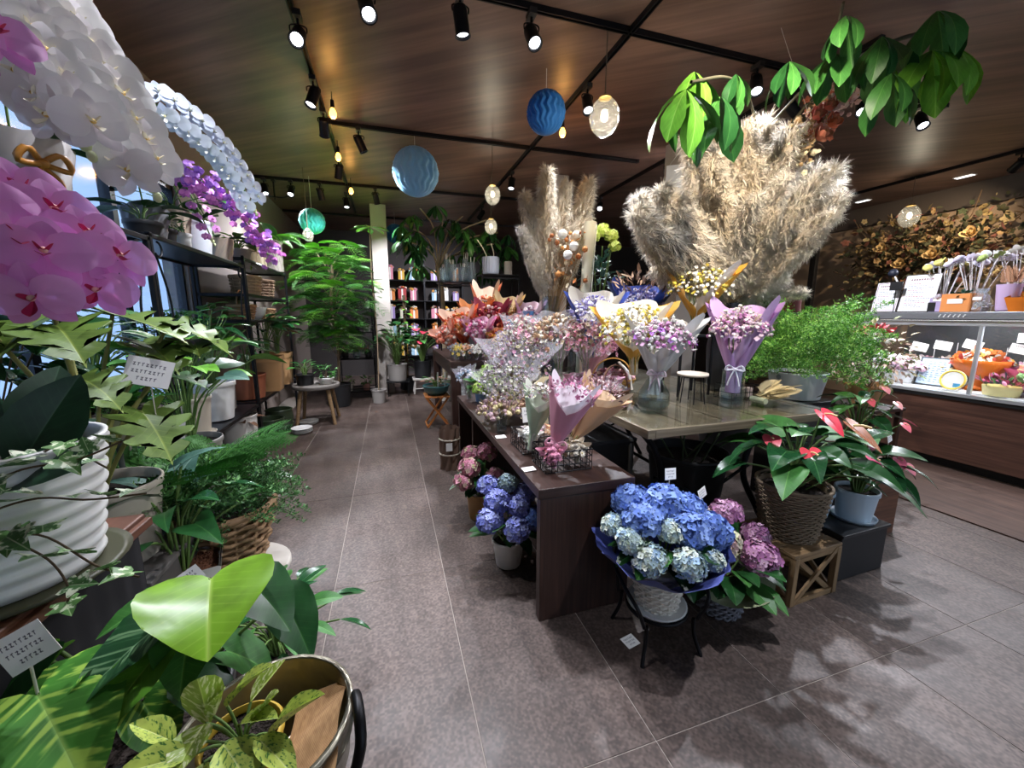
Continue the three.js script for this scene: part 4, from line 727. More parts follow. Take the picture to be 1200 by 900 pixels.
{
  const O = [-.42, .66, -.72], t = thing('large_pothos', 'big pothos with broad glossy heart leaves spilling over the front', 'plant', O), sg = new GB();
  pot(t, .09, .12, .2, darkPot);
  [[-.316, 1.051, -.74, .04, -.015, .143, .149, .195, 'lime'], [-.373, 1.009, -.707, -.09, -.03, .09, .15, .1, 'stripe'], [-.504, .968, -.654, .137, -.01, .15, .2, .17, 'pothos'], [-.411, 1.0, -.778, -.067, .001, .03, .09, .085, 'mid'], [-.271, 1.022, -.763, .093, -.046, .08, .131, .114, 'deep'], [-.335, .996, -.693, .018, -.03, .093, .1, .095, 'mid'], [-.369, .983, -.659, -.04, -.03, .078, .11, .085, 'fresh'], [-.475, .967, -.689, -.04, -.01, .058, .1, .09, 'pothos'], [-.56, .969, -.741, -.03, -.034, .078, .12, .11, 'deep'], [-.55, .96, -.76, -.03, -.01, .059, .09, .08, 'fresh'], [-.221, .97, -.77, .07, -.07, .088, .132, .095, 'deep'], [-.44, .94, -.66, -.02, -.04, .08, .12, .1, 'mid'], [-.5, .93, -.7, -.08, -.05, .05, .12, .1, 'deep'], [-.38, .93, -.64, .06, -.05, .06, .1, .08, 'pothos'], [-.33, .93, -.66, .08, -.05, .03, .1, .08, 'deep'], [-.3, .92, -.72, .09, -.06, .0, .11, .09, 'mid']].forEach((d, i) => setLeaf(t, heartU[i % 2], G[d[8]], O, d, sg, .18, .0035));
  part('stems', sg, stemG, t);
  const st = thing('plant_stool', 'dark stool hidden under the big pothos pot', 'stool', [O[0], 0, O[2]]); part('seat', lathe([[0, .62], [.14, .62], [.14, .655], [0, .659]], 24), darkWood, st); for (let i = 0; i < 3; i++) { const a = i * 2.1; part('leg', new GB().bar([.13 * Math.cos(a), 0, .13 * Math.sin(a)], [.1 * Math.cos(a), .62, .1 * Math.sin(a)], .014, 8), darkWood, st); }
}
card('white price card on a stick among the big pothos leaves', [-.505, .93, -.655], .35, .05, .055, { stick: .115, k: 0, roll: .35 });
{ // variegated ivy
  const O = [-.62, 1.051, -.66], t = thing('variegated_ivy', 'cream-edged ivy trailing from a pale blue pot over the wood slab', 'plant', O);
  part('pot', potG(.04, .055, .1, { rim: .005, rimH: .015, wall: .004 }), M(0x8fb4c4, .4), t); part('soil', new THREE.CircleGeometry(.048, 20).rotateX(-PI / 2).translate(0, .088, 0), soilM, t);
  const iv = leafG('ivy', .045, .042, { droop: .1, fold: .2, cols: 2 }), iv2 = leafG('ivy', .06, .055, { droop: .25, fold: .3, cols: 2 });
  const vine = (pts, n, s0, s1) => { const c = new THREE.CatmullRomCurve3(rel(pts, O).map(p => V(...p))); part('vine', new THREE.TubeGeometry(c, 24, .0016, 5), M(0x5a4632, .8), t); for (let i = 0; i < n; i++) { const f = (i + .7) / n, p = c.getPoint(Math.min(1, f)), l = part('leaf', pick([iv, iv2]), pick([G.cream, G.cream, G.ivy2]), t); l.position.copy(p).add(V(0, .006, 0)); aim(l, V(rr(-.4, .9), rr(-.2, .6), rr(.1, 1)), rr(-.5, .5)); l.scale.setScalar(s0 + (s1 - s0) * f); } };
  vine([[-.62, 1.14, -.66], [-.58, 1.24, -.7], [-.52, 1.28, -.72], [-.45, 1.29, -.72], [-.4, 1.31, -.73]], 7, 1, .7);
  vine([[-.62, 1.14, -.66], [-.56, 1.22, -.7], [-.5, 1.24, -.71], [-.44, 1.23, -.71], [-.37, 1.23, -.71]], 7, 1, .6);
  vine([[-.62, 1.14, -.66], [-.54, 1.2, -.68], [-.49, 1.16, -.69], [-.47, 1.1, -.69], [-.48, 1.07, -.69]], 5, .9, .9);
  vine([[-.62, 1.14, -.66], [-.55, 1.19, -.69], [-.5, 1.19, -.7], [-.43, 1.13, -.69], [-.38, 1.11, -.68]], 7, 1, .7);
  vine([[-.62, 1.14, -.66], [-.6, 1.18, -.72], [-.55, 1.26, -.76], [-.5, 1.3, -.77], [-.44, 1.26, -.76]], 6, 1.1, .8);
}
{ // lobed philodendron behind the ribbed pot
  const O = [-1.02, .6, -1.72], t = thing('tree_philodendron', 'tree philodendron with big lobed yellow-green leaves before the shelf', 'plant', O);
  pot(t, .13, .17, .3, tanClay); const sg = new GB(), S1 = leafG('lobed', .3, .26, { droop: .25, wave: .02, cols: 3 }), S2 = leafG('lobed', .25, .22, { droop: .4, wave: .03, cols: 3 });
  for (const [x, y, z, dx, dy, dz, s, m] of [[-.98, 1.5, -1.86, 1, -.12, .3, 1, 'olive'], [-1.05, 1.5, -1.7, -.2, -.2, 1, 1, 'olive'], [-.85, 1.46, -1.95, 1, -.2, -.1, 1, 'olive'], [-1.0, 1.47, -1.62, .7, -.2, .8, .9, 'olive'], [-.92, 1.4, -1.9, .8, -.3, .6, .8, 'olive'], [-1.1, 1.44, -1.55, -.5, -.2, .8, .9, 'olive'], [-.87, 1.16, -1.72, .55, -.55, .45, .8, 'olive'], [-.8, 1.4, -2.0, .5, 0, .9, .7, 'olive'], [-1.12, 1.42, -1.85, -.8, .1, .3, .8, 'mid'], [-.95, 1.3, -1.6, .9, -.3, .5, .7, 'olive'], [-.9, 1.27, -1.9, 1, -.1, .1, .7, 'mid']]) {
    const l = part('leaf', pick([S1, S2]), G[m], t); l.position.set(x - O[0], y - O[1], z - O[2]); aim(l, V(dx, dy, dz), rr(-.2, .2)); l.scale.setScalar(s); sg.tube([[0, .26, 0], [(x - O[0]) * .2, (y - O[1]) * .6, (z - O[2]) * .2], [x - O[0], y - O[1], z - O[2]]], .007, 10, 6);
  }
  part('stems', sg, M(0x8a8a48, .6), t);
  const st = thing('planter_block', 'grey concrete block under the tree philodendron pot', 'stand', [O[0], 0, O[2]]); part('block', boxAt(.38, .58, .38, 0, .29, 0, .01), M(0x57534f, .9), st); part('cap', boxAt(.4, .019, .4, 0, .5895, 0, .004), M(0x6a6560, .9), st);
}
card('pale card marked with a short price before the lobed leaves', [-.83, 1.08, -1.72], .25, .13, .1, { stick: .22, k: 1, roll: -.3 });
card('white card half hidden by the small fern fronds', [-.86, .86, -1.85], .2, .11, .09, { stick: .2, k: 2, roll: -.1 });
{ // feathery fern and small ferns
  const t = thing('leather_fern', 'bright green fern with a broad triangular frond beside the pale card', 'plant', [-.93, .52, -2.1]); pot(t, .09, .12, .2, greyClay);
  fronds(t, [bipinG(.42, .4, 9, 11, .35), bipinG(.36, .34, 8, 10, .55)], [G.fresh, G.fern, G.mid], 20, { y0: .18, rise: 1.5 });
  const b = thing('plant_crate', 'grey plastic crate under the ferns', 'crate', [-1.02, 0, -2.18]); part('crate_body', boxAt(.46, .5, .36, 0, .25, 0, .008), M(0x4b4a4a, .8), b); part('crate_rim', boxAt(.48, .03, .38, 0, .503, 0, .004), M(0x3d3c3c, .8), b);
}
{ // asparagus fern in a wicker basket on a round stone stand
  const st = thing('stone_stand', 'round pale stone stand under the wicker basket', 'stand', [-.75, 0, -2.02]); part('stand_top', lathe([[0, .27], [.22, .27], [.225, .28], [.225, .3], [.215, .31], [0, .31]], 40), M(0xb3aca2, .75), st); part('column', lathe([[0, 0], [.16, 0], [.15, .03], [.09, .06], [.09, .27], [0, .27]], 24), M(0x9d968c, .8), st);
  const t = thing('wicker_asparagus', 'asparagus fern in a thick wicker basket on the stone stand', 'plant', [-.78, .312, -2.05]);
  basketWeave(t, .13, .2, .3, M(0x9c7b58, .7), { rings: 9, th: .018, stakes: 13 });
  part('soil', new THREE.CircleGeometry(.17, 24).rotateX(-PI / 2).translate(0, .25, 0), soilM, t);
  fluff(t, { sprays: 80, len: .34, needles: 150, y0: .26, r0: .1, rise: 1.1, droop: .5, s: .022, cols: [0x2f5a2a, 0x44783a, 0x5d8f4a, 0x3a6a36], spread: .06, dome: .12 });
}
{ // square pot with glossy stems
  const t = thing('square_pot_plant', 'glossy arrow-leaved plant in a white square pot with bark', 'plant', [-.84, .3, -1.75], .3);
  part('pot', sheet(4, 5, (u, v) => { const i = Math.round(u * 4) % 4, X = [-1, 1, 1, -1][i], Z = [-1, -1, 1, 1][i], w = .1 + .035 * v; return [X * w, .24 * v, Z * w]; }), offWhite, t); part('pot_inside', sheet(4, 2, (u, v) => { const i = Math.round(u * 4) % 4, X = [-1, 1, 1, -1][i], Z = [-1, -1, 1, 1][i], w = .118 + .01 * v; return [X * w, .14 + .1 * v, Z * w]; }), offWhite, t);
  part('bark', new THREE.PlaneGeometry(.23, .23).rotateX(-PI / 2).translate(0, .2, 0), M(0x6b3f26, .95, { bumpMap: noiseBump, bumpScale: .02 }), t);
  clump(t, { n: 16, y0: .2, h: .4, r: .26, geos: [L8.arr, leafG('arrow', .14, .1, { droop: .4 })], mats: [G.deep, G.mid, G.glossy, G.blueg], out: .8, stem: .005 });
  const b = thing('low_stand', 'low black stand under the white square pot', 'stand', [-.84, 0, -1.75], .3); part('stand_top', boxAt(.3, .03, .3, 0, .284, 0, .004), blackMetal, b); for (const [x, z] of [[-1, -1], [1, -1], [1, 1], [-1, 1]]) part('leg', boxAt(.03, .27, .03, x * .12, .135, z * .12), blackMetal, b);
}
card('white price card tucked in the square pot of glossy leaves', [-.76, .44, -1.6], .35, .1, .06, { stick: .1, k: 0, roll: .45 });
potted('floor_zamia', 'dark glossy plant with pink undersides on the floor past the zinc tub', [-.5, .001, -1.62], [.1, .13, .16], darkPot, (t, y) => clump(t, { n: 34, y0: y, h: .22, r: .26, geos: [leafG('ovate', .13, .06, { droop: .3 }), leafG('lance', .14, .045, { droop: .3 })], mats: [G.glossy, G.deep, G.mid], out: .6 }));
// pale bowls and pots between the stands
potted('cream_bowl_fern', 'small fern in a wide cream bowl by the lobed leaves', [-1.2, .97, -2.15], [.13, .17, .12], tanClay, (t, y) => fronds(t, [frondG(.22, .1, 14, { droop: .4 })], [G.fern, G.mid], 16, { y0: y, rise: 1 }));
{ const b = thing('wire_stand', 'grey wire stand carrying the cream bowl', 'stand', [-1.2, 0, -2.15]); part('stand_top', lathe([[0, .95], [.16, .95], [.16, .965], [0, .965]], 24), M(0x4a4a4a, .6), b); for (let i = 0; i < 3; i++) { const a = i * 2.1 + 1; part('leg', new GB().bar([.16 * Math.cos(a), 0, .16 * Math.sin(a)], [.12 * Math.cos(a), .95, .12 * Math.sin(a)], .01, 6), M(0x4a4a4a, .6), b); } }
potted('monstera', 'shiny green pothos bush behind the pale card on the crate', [-1.1, .58, -2.55], [.13, .16, .24], greyClay, (t, y) => clump(t, { n: 34, y0: y, h: .6, r: .36, geos: [L8.mon, L8.mon2, L8.arr], mats: [G.fresh, G.mid, G.deep, G.blueg], out: .7, s0: .6, s1: .95 }));
{ const b = thing('dark_planter_stand', 'dark grey planter stand under the shiny pothos bush', 'stand', [-1.1, 0, -2.55]); part('stand_body', boxAt(.34, .56, .34, 0, .28, 0, .008), M(0x33312f, .8), b); part('stand_top', boxAt(.36, .019, .36, 0, .5695, 0, .004), M(0x3f3d3a, .8), b); }
potted('silver_leaf', 'silver-leaved plant on the floor beside the lower shelf', [-1.08, .001, -3.0], [.13, .16, .3], greyClay, (t, y) => clump(t, { n: 22, y0: y, h: .22, r: .24, geos: [L8.ov, L8.lan2], mats: [M(0xb9c2b8, .6), G.blueg], out: .7 }));
potted('spider_plant', 'spider plant with thin striped leaves before the bright window', [-1.55, .615, -2.7], [.12, .15, .5], greyClay, (t, y) => clump(t, { n: 36, y0: y, h: .4, r: .25, geos: [L8.lan, L8.lan2], mats: [G.cream, G.mid, G.fresh], out: .6, bias: [.2, 0, 0] }));
potted('shelf_foliage', 'dense dark leafy plant on the near shelf behind the pink orchid', [-1.5, .615, -2.0], [.14, .17, .4], darkPot, (t, y) => { bush(t, { n: 420, y0: y, rx: .3, ry: .38, L: .11, W: .06, mat: G.deep, cy: .4 }); });

// ---------- rear left: fern tree, stands and back wall ----------
{
  const t = thing('fern_tree', 'tall airy fern-leaved tree in a black planter behind the round stool', 'tree', [-.85, .001, -7.05]);
  pot(t, .17, .2, .38, darkPot); const wood = new GB(), tips = [];
  wood.tube([[0, .3, 0], [.04, 1.0, .03], [-.02, 1.6, 0], [.05, 2.3, .02]], .022, 16, 7);
  for (let i = 0; i < 22; i++) { const a = i * 2.4, y = .95 + 1.5 * i / 22, R = .5 * Math.sin(.5 + 2.1 * i / 22) * rr(.75, 1.1), p0 = [0.02, y - .2, .01], p1 = [Math.cos(a) * R * .5, y + .05, Math.sin(a) * R * .4], p2 = [Math.cos(a) * R, y + .2, Math.sin(a) * R * .8]; wood.tube([p0, p1, p2], .006, 6, 4); tips.push([p1, a], [p2, a]); }
  part('branches', wood, barkM, t);
  const fg = [bipinG(.42, .34, 8, 14, .5), bipinG(.36, .3, 7, 13, .75), bipinG(.32, .3, 7, 12, .3)];
  for (const [p, a] of tips) for (let k = 0; k < 6; k++) { const b = a + (k - 2.5) * .85 + rr(-.3, .3), l = part('frond', pick(fg), pick([G.fresh, G.fern, G.fresh, G.mid]), t); l.position.set(...p); aim(l, V(Math.cos(b), .25 + rr(-.2, .4), Math.sin(b)), rr(-.4, .4)); l.scale.setScalar(rr(.7, 1.1)); }
}
potted('stool_plant', 'small dark plant in a fluted black pot on the round stool', [-1.14, .556, -5.98], [.1, .12, .15], darkPot, (t, y) => clump(t, { n: 18, y0: y, h: .16, r: .14, geos: [L8.ov2], mats: [G.deep, G.mid] }));
potted('bowl_succulent', 'little bushy succulent in a shallow white bowl on the round stool', [-.88, .556, -6.0], [.08, .11, .09], whiteGlaze, (t, y) => bush(t, { n: 90, y0: y, rx: .12, ry: .08, L: .07, W: .025, mat: G.mid, stems: 4 }));
{ // pots on the wire rack, shelf by shelf
  const names = ['tiny cactus in a black cube pot', 'white bird figurine beside a dark pot', 'small air plant in a grey cup', 'glass bottle with pale stems', 'little fern in a black cup', 'round white pot with a sprout'];
  const lv = [[.1275, 'bottom'], [.7275, 'second'], [1.2075, 'third'], [1.6275, 'top']]; let k = 0;
  const rows = [[[-.17, 0], [.13, 1]], [[-.2, 2], [.0, 3], [.2, 4]], [[-.2, 5], [.02, 2], [.2, 0]], [[-.18, 3], [.0, 4], [.2, 5]]];
  rows.forEach((r, i) => r.forEach(([x, kind]) => {
    const t = thing('rack_plant', `${['small leafy plant in a white pot', 'pink-fronted box pot of greenery', 'tiny plant in a black cup', 'pale glass jar with dry stems', 'dark bowl with white pebbles', 'white ceramic pot with a sprout'][kind]} on the ${lv[i][1]} board of the wire rack`, 'plant', [-.58 + x, lv[i][0] + .001, -7.72]);
    const m = [whiteGlaze, M(0xb98f86, .6), darkPot, M(0xc9d6de, .1, { transmission: .7, thickness: 0 }), darkPot, whiteGlaze][kind];
    part('pot', potG(.055, .07, .13, { rim: .005, rimH: .02, wall: .005 }), m, t); part('soil', new THREE.CircleGeometry(.058, 14).rotateX(-PI / 2).translate(0, .11, 0), kind === 4 ? whiteGlaze : soilM, t);
    bush(t, { n: 50, y0: .11, rx: .09, ry: .07, L: .07, W: .03, mat: pick([G.mid, G.fresh, G.deep]), stems: 3 }); k++;
  }));
}
{ const b = thing('rack_tray', 'light wooden tray under the pots on the wire rack', 'tray', [-.58, .871, -7.72]); part('tray_base', boxAt(.4, .012, .2, 0, .04, 0, .003), oak, b); for (const s of [-1, 1]) part('tray_side', boxAt(.012, .05, .2, s * .2, .065, 0), oak, b); for (const s of [-.15, .15]) part('tray_foot', boxAt(.02, .034, .18, s, .017, 0), oak, b); }
potted('ficus_grey_pot', 'leafy ficus in a grey pot on a black stand beside the pillar', [.12, .281, -7.75], [.16, .19, .32], greyClay, (t, y) => clump(t, { n: 60, y0: y, h: .7, r: .38, geos: [L8.ov, L8.mon2], mats: [G.deep, G.mid, G.glossy], s0: .7, s1: 1.05, out: .6 }));
{ const b = thing('black_pot_stand', 'low black metal stand under the grey ficus pot', 'stand', [.12, 0, -7.75]); part('stand_top', boxAt(.42, .02, .4, 0, .27, 0, .004), blackMetal, b); for (const [x, z] of [[-1, -1], [1, -1], [1, 1], [-1, 1]]) part('leg', new GB().bar([x * .18, 0, z * .17], [x * .18, .26, z * .17], .012, 6), blackMetal, b); }
potted('pink_anthurium', 'anthurium with hot pink blooms in a black pot on a white stool', [.6, .301, -7.85], [.15, .18, .34], darkPot, (t, y) => { clump(t, { n: 46, y0: y, h: .62, r: .38, geos: [L8.mon2, L8.ov], mats: [G.deep, G.glossy, G.mid], s0: .7, s1: 1.05, out: .6 }); for (const [x, yy, z] of [[-.1, .95, .1], [.05, .9, .2], [-.02, .72, .3]]) { const l = part('bloom', leafG('heart', .18, .17, { droop: .1 }), M(0xe0405c, .3), t); l.position.set(x, yy, z); aim(l, V(rr(-.3, .3), -.1, 1)); } });
{ const b = thing('white_stool', 'small white wooden stool under the pink anthurium', 'stool', [.6, 0, -7.85]); part('seat', boxAt(.4, .03, .34, 0, .285, 0, .006), M(0xc9c4bd, .6), b); for (const [x, z] of [[-1, -1], [1, -1], [1, 1], [-1, 1]]) part('leg', new GB().bar([x * .18, 0, z * .15], [x * .15, .27, z * .12], .014, 6), M(0xc9c4bd, .6), b); for (const z of [-.135, .135]) part('rung', new GB().bar([-.17, .1, z], [.17, .1, z], .01, 6), M(0xc9c4bd, .6), b); }
potted('climbing_plant', 'tall climbing plant on a moss pole against the grey pillar', [.32, .001, -8.3], [.14, .16, .26], darkPot, (t, y) => { part('moss_pole', new GB().bar([0, y, 0], [0, 1.9, 0], .03, 8), M(0x4a3a28, .95), t); for (let i = 0; i < 48; i++) { const a = i * 2.4, l = part('leaf', pick([L8.mon2, L8.ov]), pick([G.mid, G.fresh, G.deep]), t); l.position.set(.03 * Math.cos(a), y + .15 + 1.5 * i / 48, .03 * Math.sin(a)); aim(l, V(Math.cos(a), .1, Math.sin(a))); l.scale.setScalar(rr(.7, 1.1)); } });
{ // goods shelf on the back wall
  const t = thing('goods_shelf', 'black wall shelf of gift goods at the very back', 'shelf', [.9, 0, -10.35]);
  for (const x of [-.95, .0, .95]) part('upright', boxAt(.04, 3.0, .36, x, 1.5, 0), blackMetal, t);
  const lv = [.5, 1.0, 1.42, 1.86, 2.35]; for (const y of lv) part('shelf_board', boxAt(1.9, .025, .4, 0, y, 0, .003), blackMetal, t);
  part('back_board', boxAt(1.94, 3.0, .02, 0, 1.5, -.2), M(0x3a3433, .8), t);
  const pal = [['pink paper gift box', 0xd98aa0], ['white gift box', 0xd9d6d0], ['orange flower box', 0xd9823c], ['framed yellow flower print', 0xe0b040], ['lilac gift bag', 0xa78fc4], ['red flower box', 0xb03a3a], ['pale blue gift bag', 0x9cc0d4], ['cream card box', 0xe4dcc4]];
  let i = 0; for (const [li, y] of lv.entries()) for (let k = 0; k < 7; k++) {
    const [l, c] = pal[(i * 3 + li) % 8], w = rr(.14, .2), h = rr(.16, .3), x = -.8 + k * .265; i++;
    if (Math.abs(x) < .07) continue;
    const g = thing('gift_box', `${l} on the ${['lowest', 'second', 'third', 'fourth', 'top'][li]} board of the rear goods shelf`, 'gift box', [.9 + x, y + .0135, -10.33], 0, 'rear shelf goods');
    part('box_body', boxAt(w, h, .14, 0, h / 2, 0, .004), M(c, .6), g); part('box_band', boxAt(w * .2, h + .004, .146, 0, h / 2, 0), M(0xf0ece4, .5), g);
    const f = new GB(); dome(f, { n: 16, R: w * .55, y: h, kinds: ['five', 'ball'], cols: [c, 0xf0e6d8, 0xe9a24a], s: .03 }); stuff(part('topping', f, VC(.7), g));
  }
}
{ // money tree behind the bouquet table
  const t = thing('money_tree', 'slim-trunked money tree with hanging hand-shaped leaves behind the bouquet table', 'tree', [.93, .001, -7.05]);
  pot(t, .18, .22, .4, offWhite); const w = new GB(); w.tube([[0, .35, 0], [.01, 1.2, 0], [-.02, 1.9, .02], [-.07, 2.35, .02]], .045, 16, 8); const crown = [];
  for (const [x, y, z] of [[-.6, 2.95, .1], [-.35, 3.2, .2], [.05, 3.25, .1], [.4, 3.2, -.1], [.75, 3.1, .2], [1.0, 2.95, .0], [.3, 2.85, .4], [-.5, 2.65, .3], [.85, 2.7, .3], [-.2, 2.75, -.3], [.6, 2.6, .1]]) { w.tube([[-.07, 2.3, .02], [x * .4, 2.3 + (y - 2.3) * .75, z * .4], [x, y, z]], .012, 8, 5); crown.push(V(x, y, z)); }
  part('trunk', w, M(0x9a8c72, .85), t);
  const lf = [leafG('obov', .3, .1, { droop: .35, fold: .2 }), leafG('obov', .26, .085, { droop: .55, fold: .25 })];
  for (const c of crown) for (let k = 0; k < 4; k++) { const o = c.clone().add(V(rr(-.2, .2), rr(-.4, .05), rr(-.2, .2))), A = rr(0, 6); for (let i = 0; i < 6; i++) { const a = A + i * 1.05, l = part('leaf', pick(lf), pick([G.deep, G.mid, G.mid, G.glossy]), t); l.position.copy(o); aim(l, V(Math.cos(a), -.5 + rr(-.3, .3), Math.sin(a)), rr(-.3, .3)); l.scale.setScalar(rr(.8, 1.1)); } }
}
{ // teal bowl on the folding stool
  const t = thing('teal_bowl_plant', 'reddish succulents in a wide teal bowl on the folding stool', 'plant', [.58, .44, -5.35]);
  part('bowl', lathe([[0, 0], [.11, 0], [.16, .05], [.175, .11], [.185, .115], [.185, .13], [.17, .13], [.15, .06]], 34), M(0x3f6f72, .3), t); part('soil', new THREE.CircleGeometry(.165, 24).rotateX(-PI / 2).translate(0, .11, 0), soilM, t);
  clump(t, { n: 22, y0: .1, h: .12, r: .17, geos: [L8.ov2], mats: [M(0x9c5a4a, .5), G.mid, M(0xb98a70, .5)], s0: .5, s1: .9 });
  for (const x of [.02, .12]) part('marker', boxAt(.02, .22, .004, x, .2, .05), whiteGlaze, t);
}
for (let i = 0; i < 11; i++) { const t = thing('plastic_pot', 'white plastic flower pot nested in a tall stack beside the table leg', 'pot', [.78, .001 + i * .055, -4.72], 0, 'stacked white pots'); part('cup', lathe([[.065, 0], [.085, .085], [.092, .09], [.092, .11], [.084, .11], [.06, .004]], 20), M(0xd7dadd, .4), t); part('base', new THREE.CircleGeometry(.064, 16).rotateX(-PI / 2).translate(0, .003, 0), M(0xd7dadd, .4), t); }
{ // black risers with glassware
  const mk = (label, pos, w, d, h) => { const t = thing('display_riser', label, 'riser', pos); part('riser_top', boxAt(w, .015, d, 0, h - .0075, 0, .002), blackMetal, t); for (const a of [-1, 1]) for (const b of [-1, 1]) part('leg', boxAt(.018, h - .015, .018, a * (w / 2 - .01), (h - .015) / 2, b * (d / 2 - .01)), blackMetal, t); part('side_rail', boxAt(w, .02, .012, 0, h - .06, d / 2 - .006), blackMetal, t); return t; };
  mk('long black display riser crowded with clear glass vases', [1.05, .981, -6.15], .62, .34, 1.02); mk('higher black display riser carrying the ribbed white pot and pillar candle', [1.67, .981, -6.1], .6, .36, 1.14);
  const gs = [[-.22, .2, .07], [-.08, .26, .06], [.06, .22, .075], [.2, .3, .065], [-.15, .34, .05], [.13, .36, .05]];
  gs.forEach(([x, h, r], i) => { const t = thing('glass_vase', ['short clear glass vase', 'medium clear glass vase', 'wide clear glass vase', 'tall clear glass vase', 'slender glass bottle vase', 'slim tall glass cylinder'][i] + ' on the long black riser', 'vase', [1.05 + x, 2.002, -6.15 + (i > 3 ? -.09 : .05)]); part('body', lathe([[0, 0], [r, 0], [r * 1.05, h * .3], [r * .9, h], [r * .9 - .005, h], [r, h * .3], [r - .006, .012], [0, .012]], 22), M(0xdfe8ec, .05, { transmission: .92, thickness: 0 }), t); const g = new GB(); for (let k = 0; k < 5; k++) g.bar([0, .02, 0], [rr(-.06, .06), h * 1.25, rr(-.06, .06)], .003, 4); part('white_stems', g, M(0xe2e0da, .6), t); });
  const p = thing('ribbed_white_pot', 'ribbed pale blue-white pot with a bare twig on the higher riser', 'pot', [1.55, 2.122, -6.08]); part('pot', lathe([[0, 0], [.1, 0], [.12, .02], [.13, .26], [.12, .26], [.11, .05]], 30), M(0xaab2bd, .45), p); part('twig', new GB().tube([[0, .1, 0], [-.1, .35, 0], [-.22, .5, .05]], .008, 8, 5).tube([[0, .1, 0], [.05, .3, 0], [.0, .46, .03]], .006, 8, 5), M(0xc2bda6, .7), p); for (let i = 0; i < 20; i++) { const a = i / 20 * 2 * PI; part('rib', new GB().bar([.121 * Math.cos(a), .03, .121 * Math.sin(a)], [.13 * Math.cos(a), .25, .13 * Math.sin(a)], .005, 5), M(0xaab2bd, .45), p); }
  const c = thing('pillar_candle', 'grey pillar candle standing on the higher riser', 'candle', [1.83, 2.122, -6.08]); part('wax', lathe([[0, 0], [.06, 0], [.062, .005], [.062, .2], [.055, .207], [0, .2]], 24), M(0x9a9690, .6), c); part('wick', new GB().bar([0, .2, 0], [0, .225, 0], .003, 5), blackPlastic, c);
}
// honeycomb paper balls
function honeyBall(label, pos, r, c) {
  const t = thing('paper_honeycomb_ball', label, 'paper ball', pos), n = 18;
  const m = M(c, .8, { transmission: .25, thickness: 0 });
  const g = sheet(n * 6, 40, (u, v) => { const a = u * 2 * PI, f = PI * v, w = 1 - .17 * Math.abs(2 * ((u * n + .5 * Math.abs(2 * ((v * 5) % 1) - 1)) % 1) - 1) * Math.sin(f); return [r * Math.sin(f) * w * Math.cos(a), r * Math.cos(f), r * Math.sin(f) * w * Math.sin(a)]; });
  part('paper_cells', g, m, t); part('thread', new GB().bar([0, r, 0], [0, H - pos[1], 0], .0025, 5), M(0xd8d8d8, .7), t); part('cap', lathe([[0, r * 1.01], [r * .08, r * .995], [r * .08, r * .985], [0, r * .985]], 14), M(0xe8e8e8, .7), t);
}
honeyBall('deep blue paper honeycomb ball hanging near the crystal globe', [1.347, 3.17, -3.37], .165, 0x1f76c6);
honeyBall('large pale blue paper honeycomb ball hanging on the cross track', [.385, 3.11, -4.92], .262, 0x7db6da);
honeyBall('teal paper honeycomb ball hanging beside the fern fronds', [-1.0, 2.88, -6.75], .182, 0x2aa397);
honeyBall('small blue paper honeycomb ball behind the pillar', [.22, 3.1, -8.5], .186, 0x2f84c4);
// crackled glass pendants
function globe(label, pos, r, lit = 2.0) {
  const t = thing('glass_pendant', label, 'pendant lamp', pos);
  part('globe', new THREE.SphereGeometry(r, 32, 20).scale(.9, 1.1, .9), M(0xf6f7f4, .08, { transmission: .96, thickness: 0, bumpMap: noiseBump, bumpScale: .03 }), t);
  part('cap', lathe([[0, r * 1.25], [r * .2, r * 1.22], [r * .36, r * 1.1], [r * .4, r * 1.02], [0, r * 1.02]], 20), M(0xb99b5c, .3, { metalness: .9 }), t);
  part('cord', new GB().bar([0, r * 1.2, 0], [0, H - .03 - pos[1], 0], .004, 6), M(0x6b5f50, .7), t);
  part('bulb', lathe([[0, -r * .3], [r * .2, -r * .15], [r * .24, r * .1], [r * .14, r * .4], [0, r * .45]], 14), M(0xffffff, .3, { emissive: 0xfff0d0, emissiveIntensity: 3 }), t, 'glowing bulb');
  const L = new THREE.PointLight(0xfff0d6, lit * .45, 0, 2); L.position.set(pos[0], pos[1], pos[2]); L.castShadow = true; L.shadow.radius = 2; scene.add(L);
}
globe('large crystal glass globe pendant hanging in front of the cross track', [1.57, 2.915, -2.79], .118, 1.6);
globe('crystal globe pendant hanging beyond the pale blue honeycomb ball', [1.267, 2.92, -4.85], .102, 1.4);
globe('lit glass globe low above the white pot on the riser', [1.5, 2.78, -5.85], .1, 1.4);
globe('glass globe pendant over the refrigerator counter before the wall swag', [7.4, 2.94, -4.1], .14, 1.5);
globe('little glass globe hanging beneath the teal honeycomb ball', [-1.0, 2.6, -6.3], .077, .8);
{ // slim umbrella plant with one bright leaf fan before the pillar
  const t = thing('umbrella_plant', 'slim tall plant with one bright green leaf fan before the pillar', 'plant', [-.22, .001, -7.1]); pot(t, .1, .13, .24, greyClay); part('stem', new GB().tube([[0, .2, 0], [.03, 1.2, .02], [0, 2.1, .1], [.02, 2.85, .3]], .012, 16, 6), barkM, t);
  const lf = leafG('obov', .3, .1, { droop: .25, fold: .2 }); for (let i = 0; i < 8; i++) { const a = i * .785, l = part('leaf', lf, i % 2 ? G.lime : G.fresh, t); l.position.set(.02, 2.85, .3); aim(l, V(Math.cos(a), .1, Math.sin(a)), rr(-.2, .2)); }
  for (let i = 0; i < 10; i++) { const a = i * 2.4, l = part('leaf', lf, G.mid, t); l.position.set(.01, 1.6 + i * .07, .1); aim(l, V(Math.cos(a), .1, Math.sin(a)), 0); l.scale.setScalar(.7); }
}
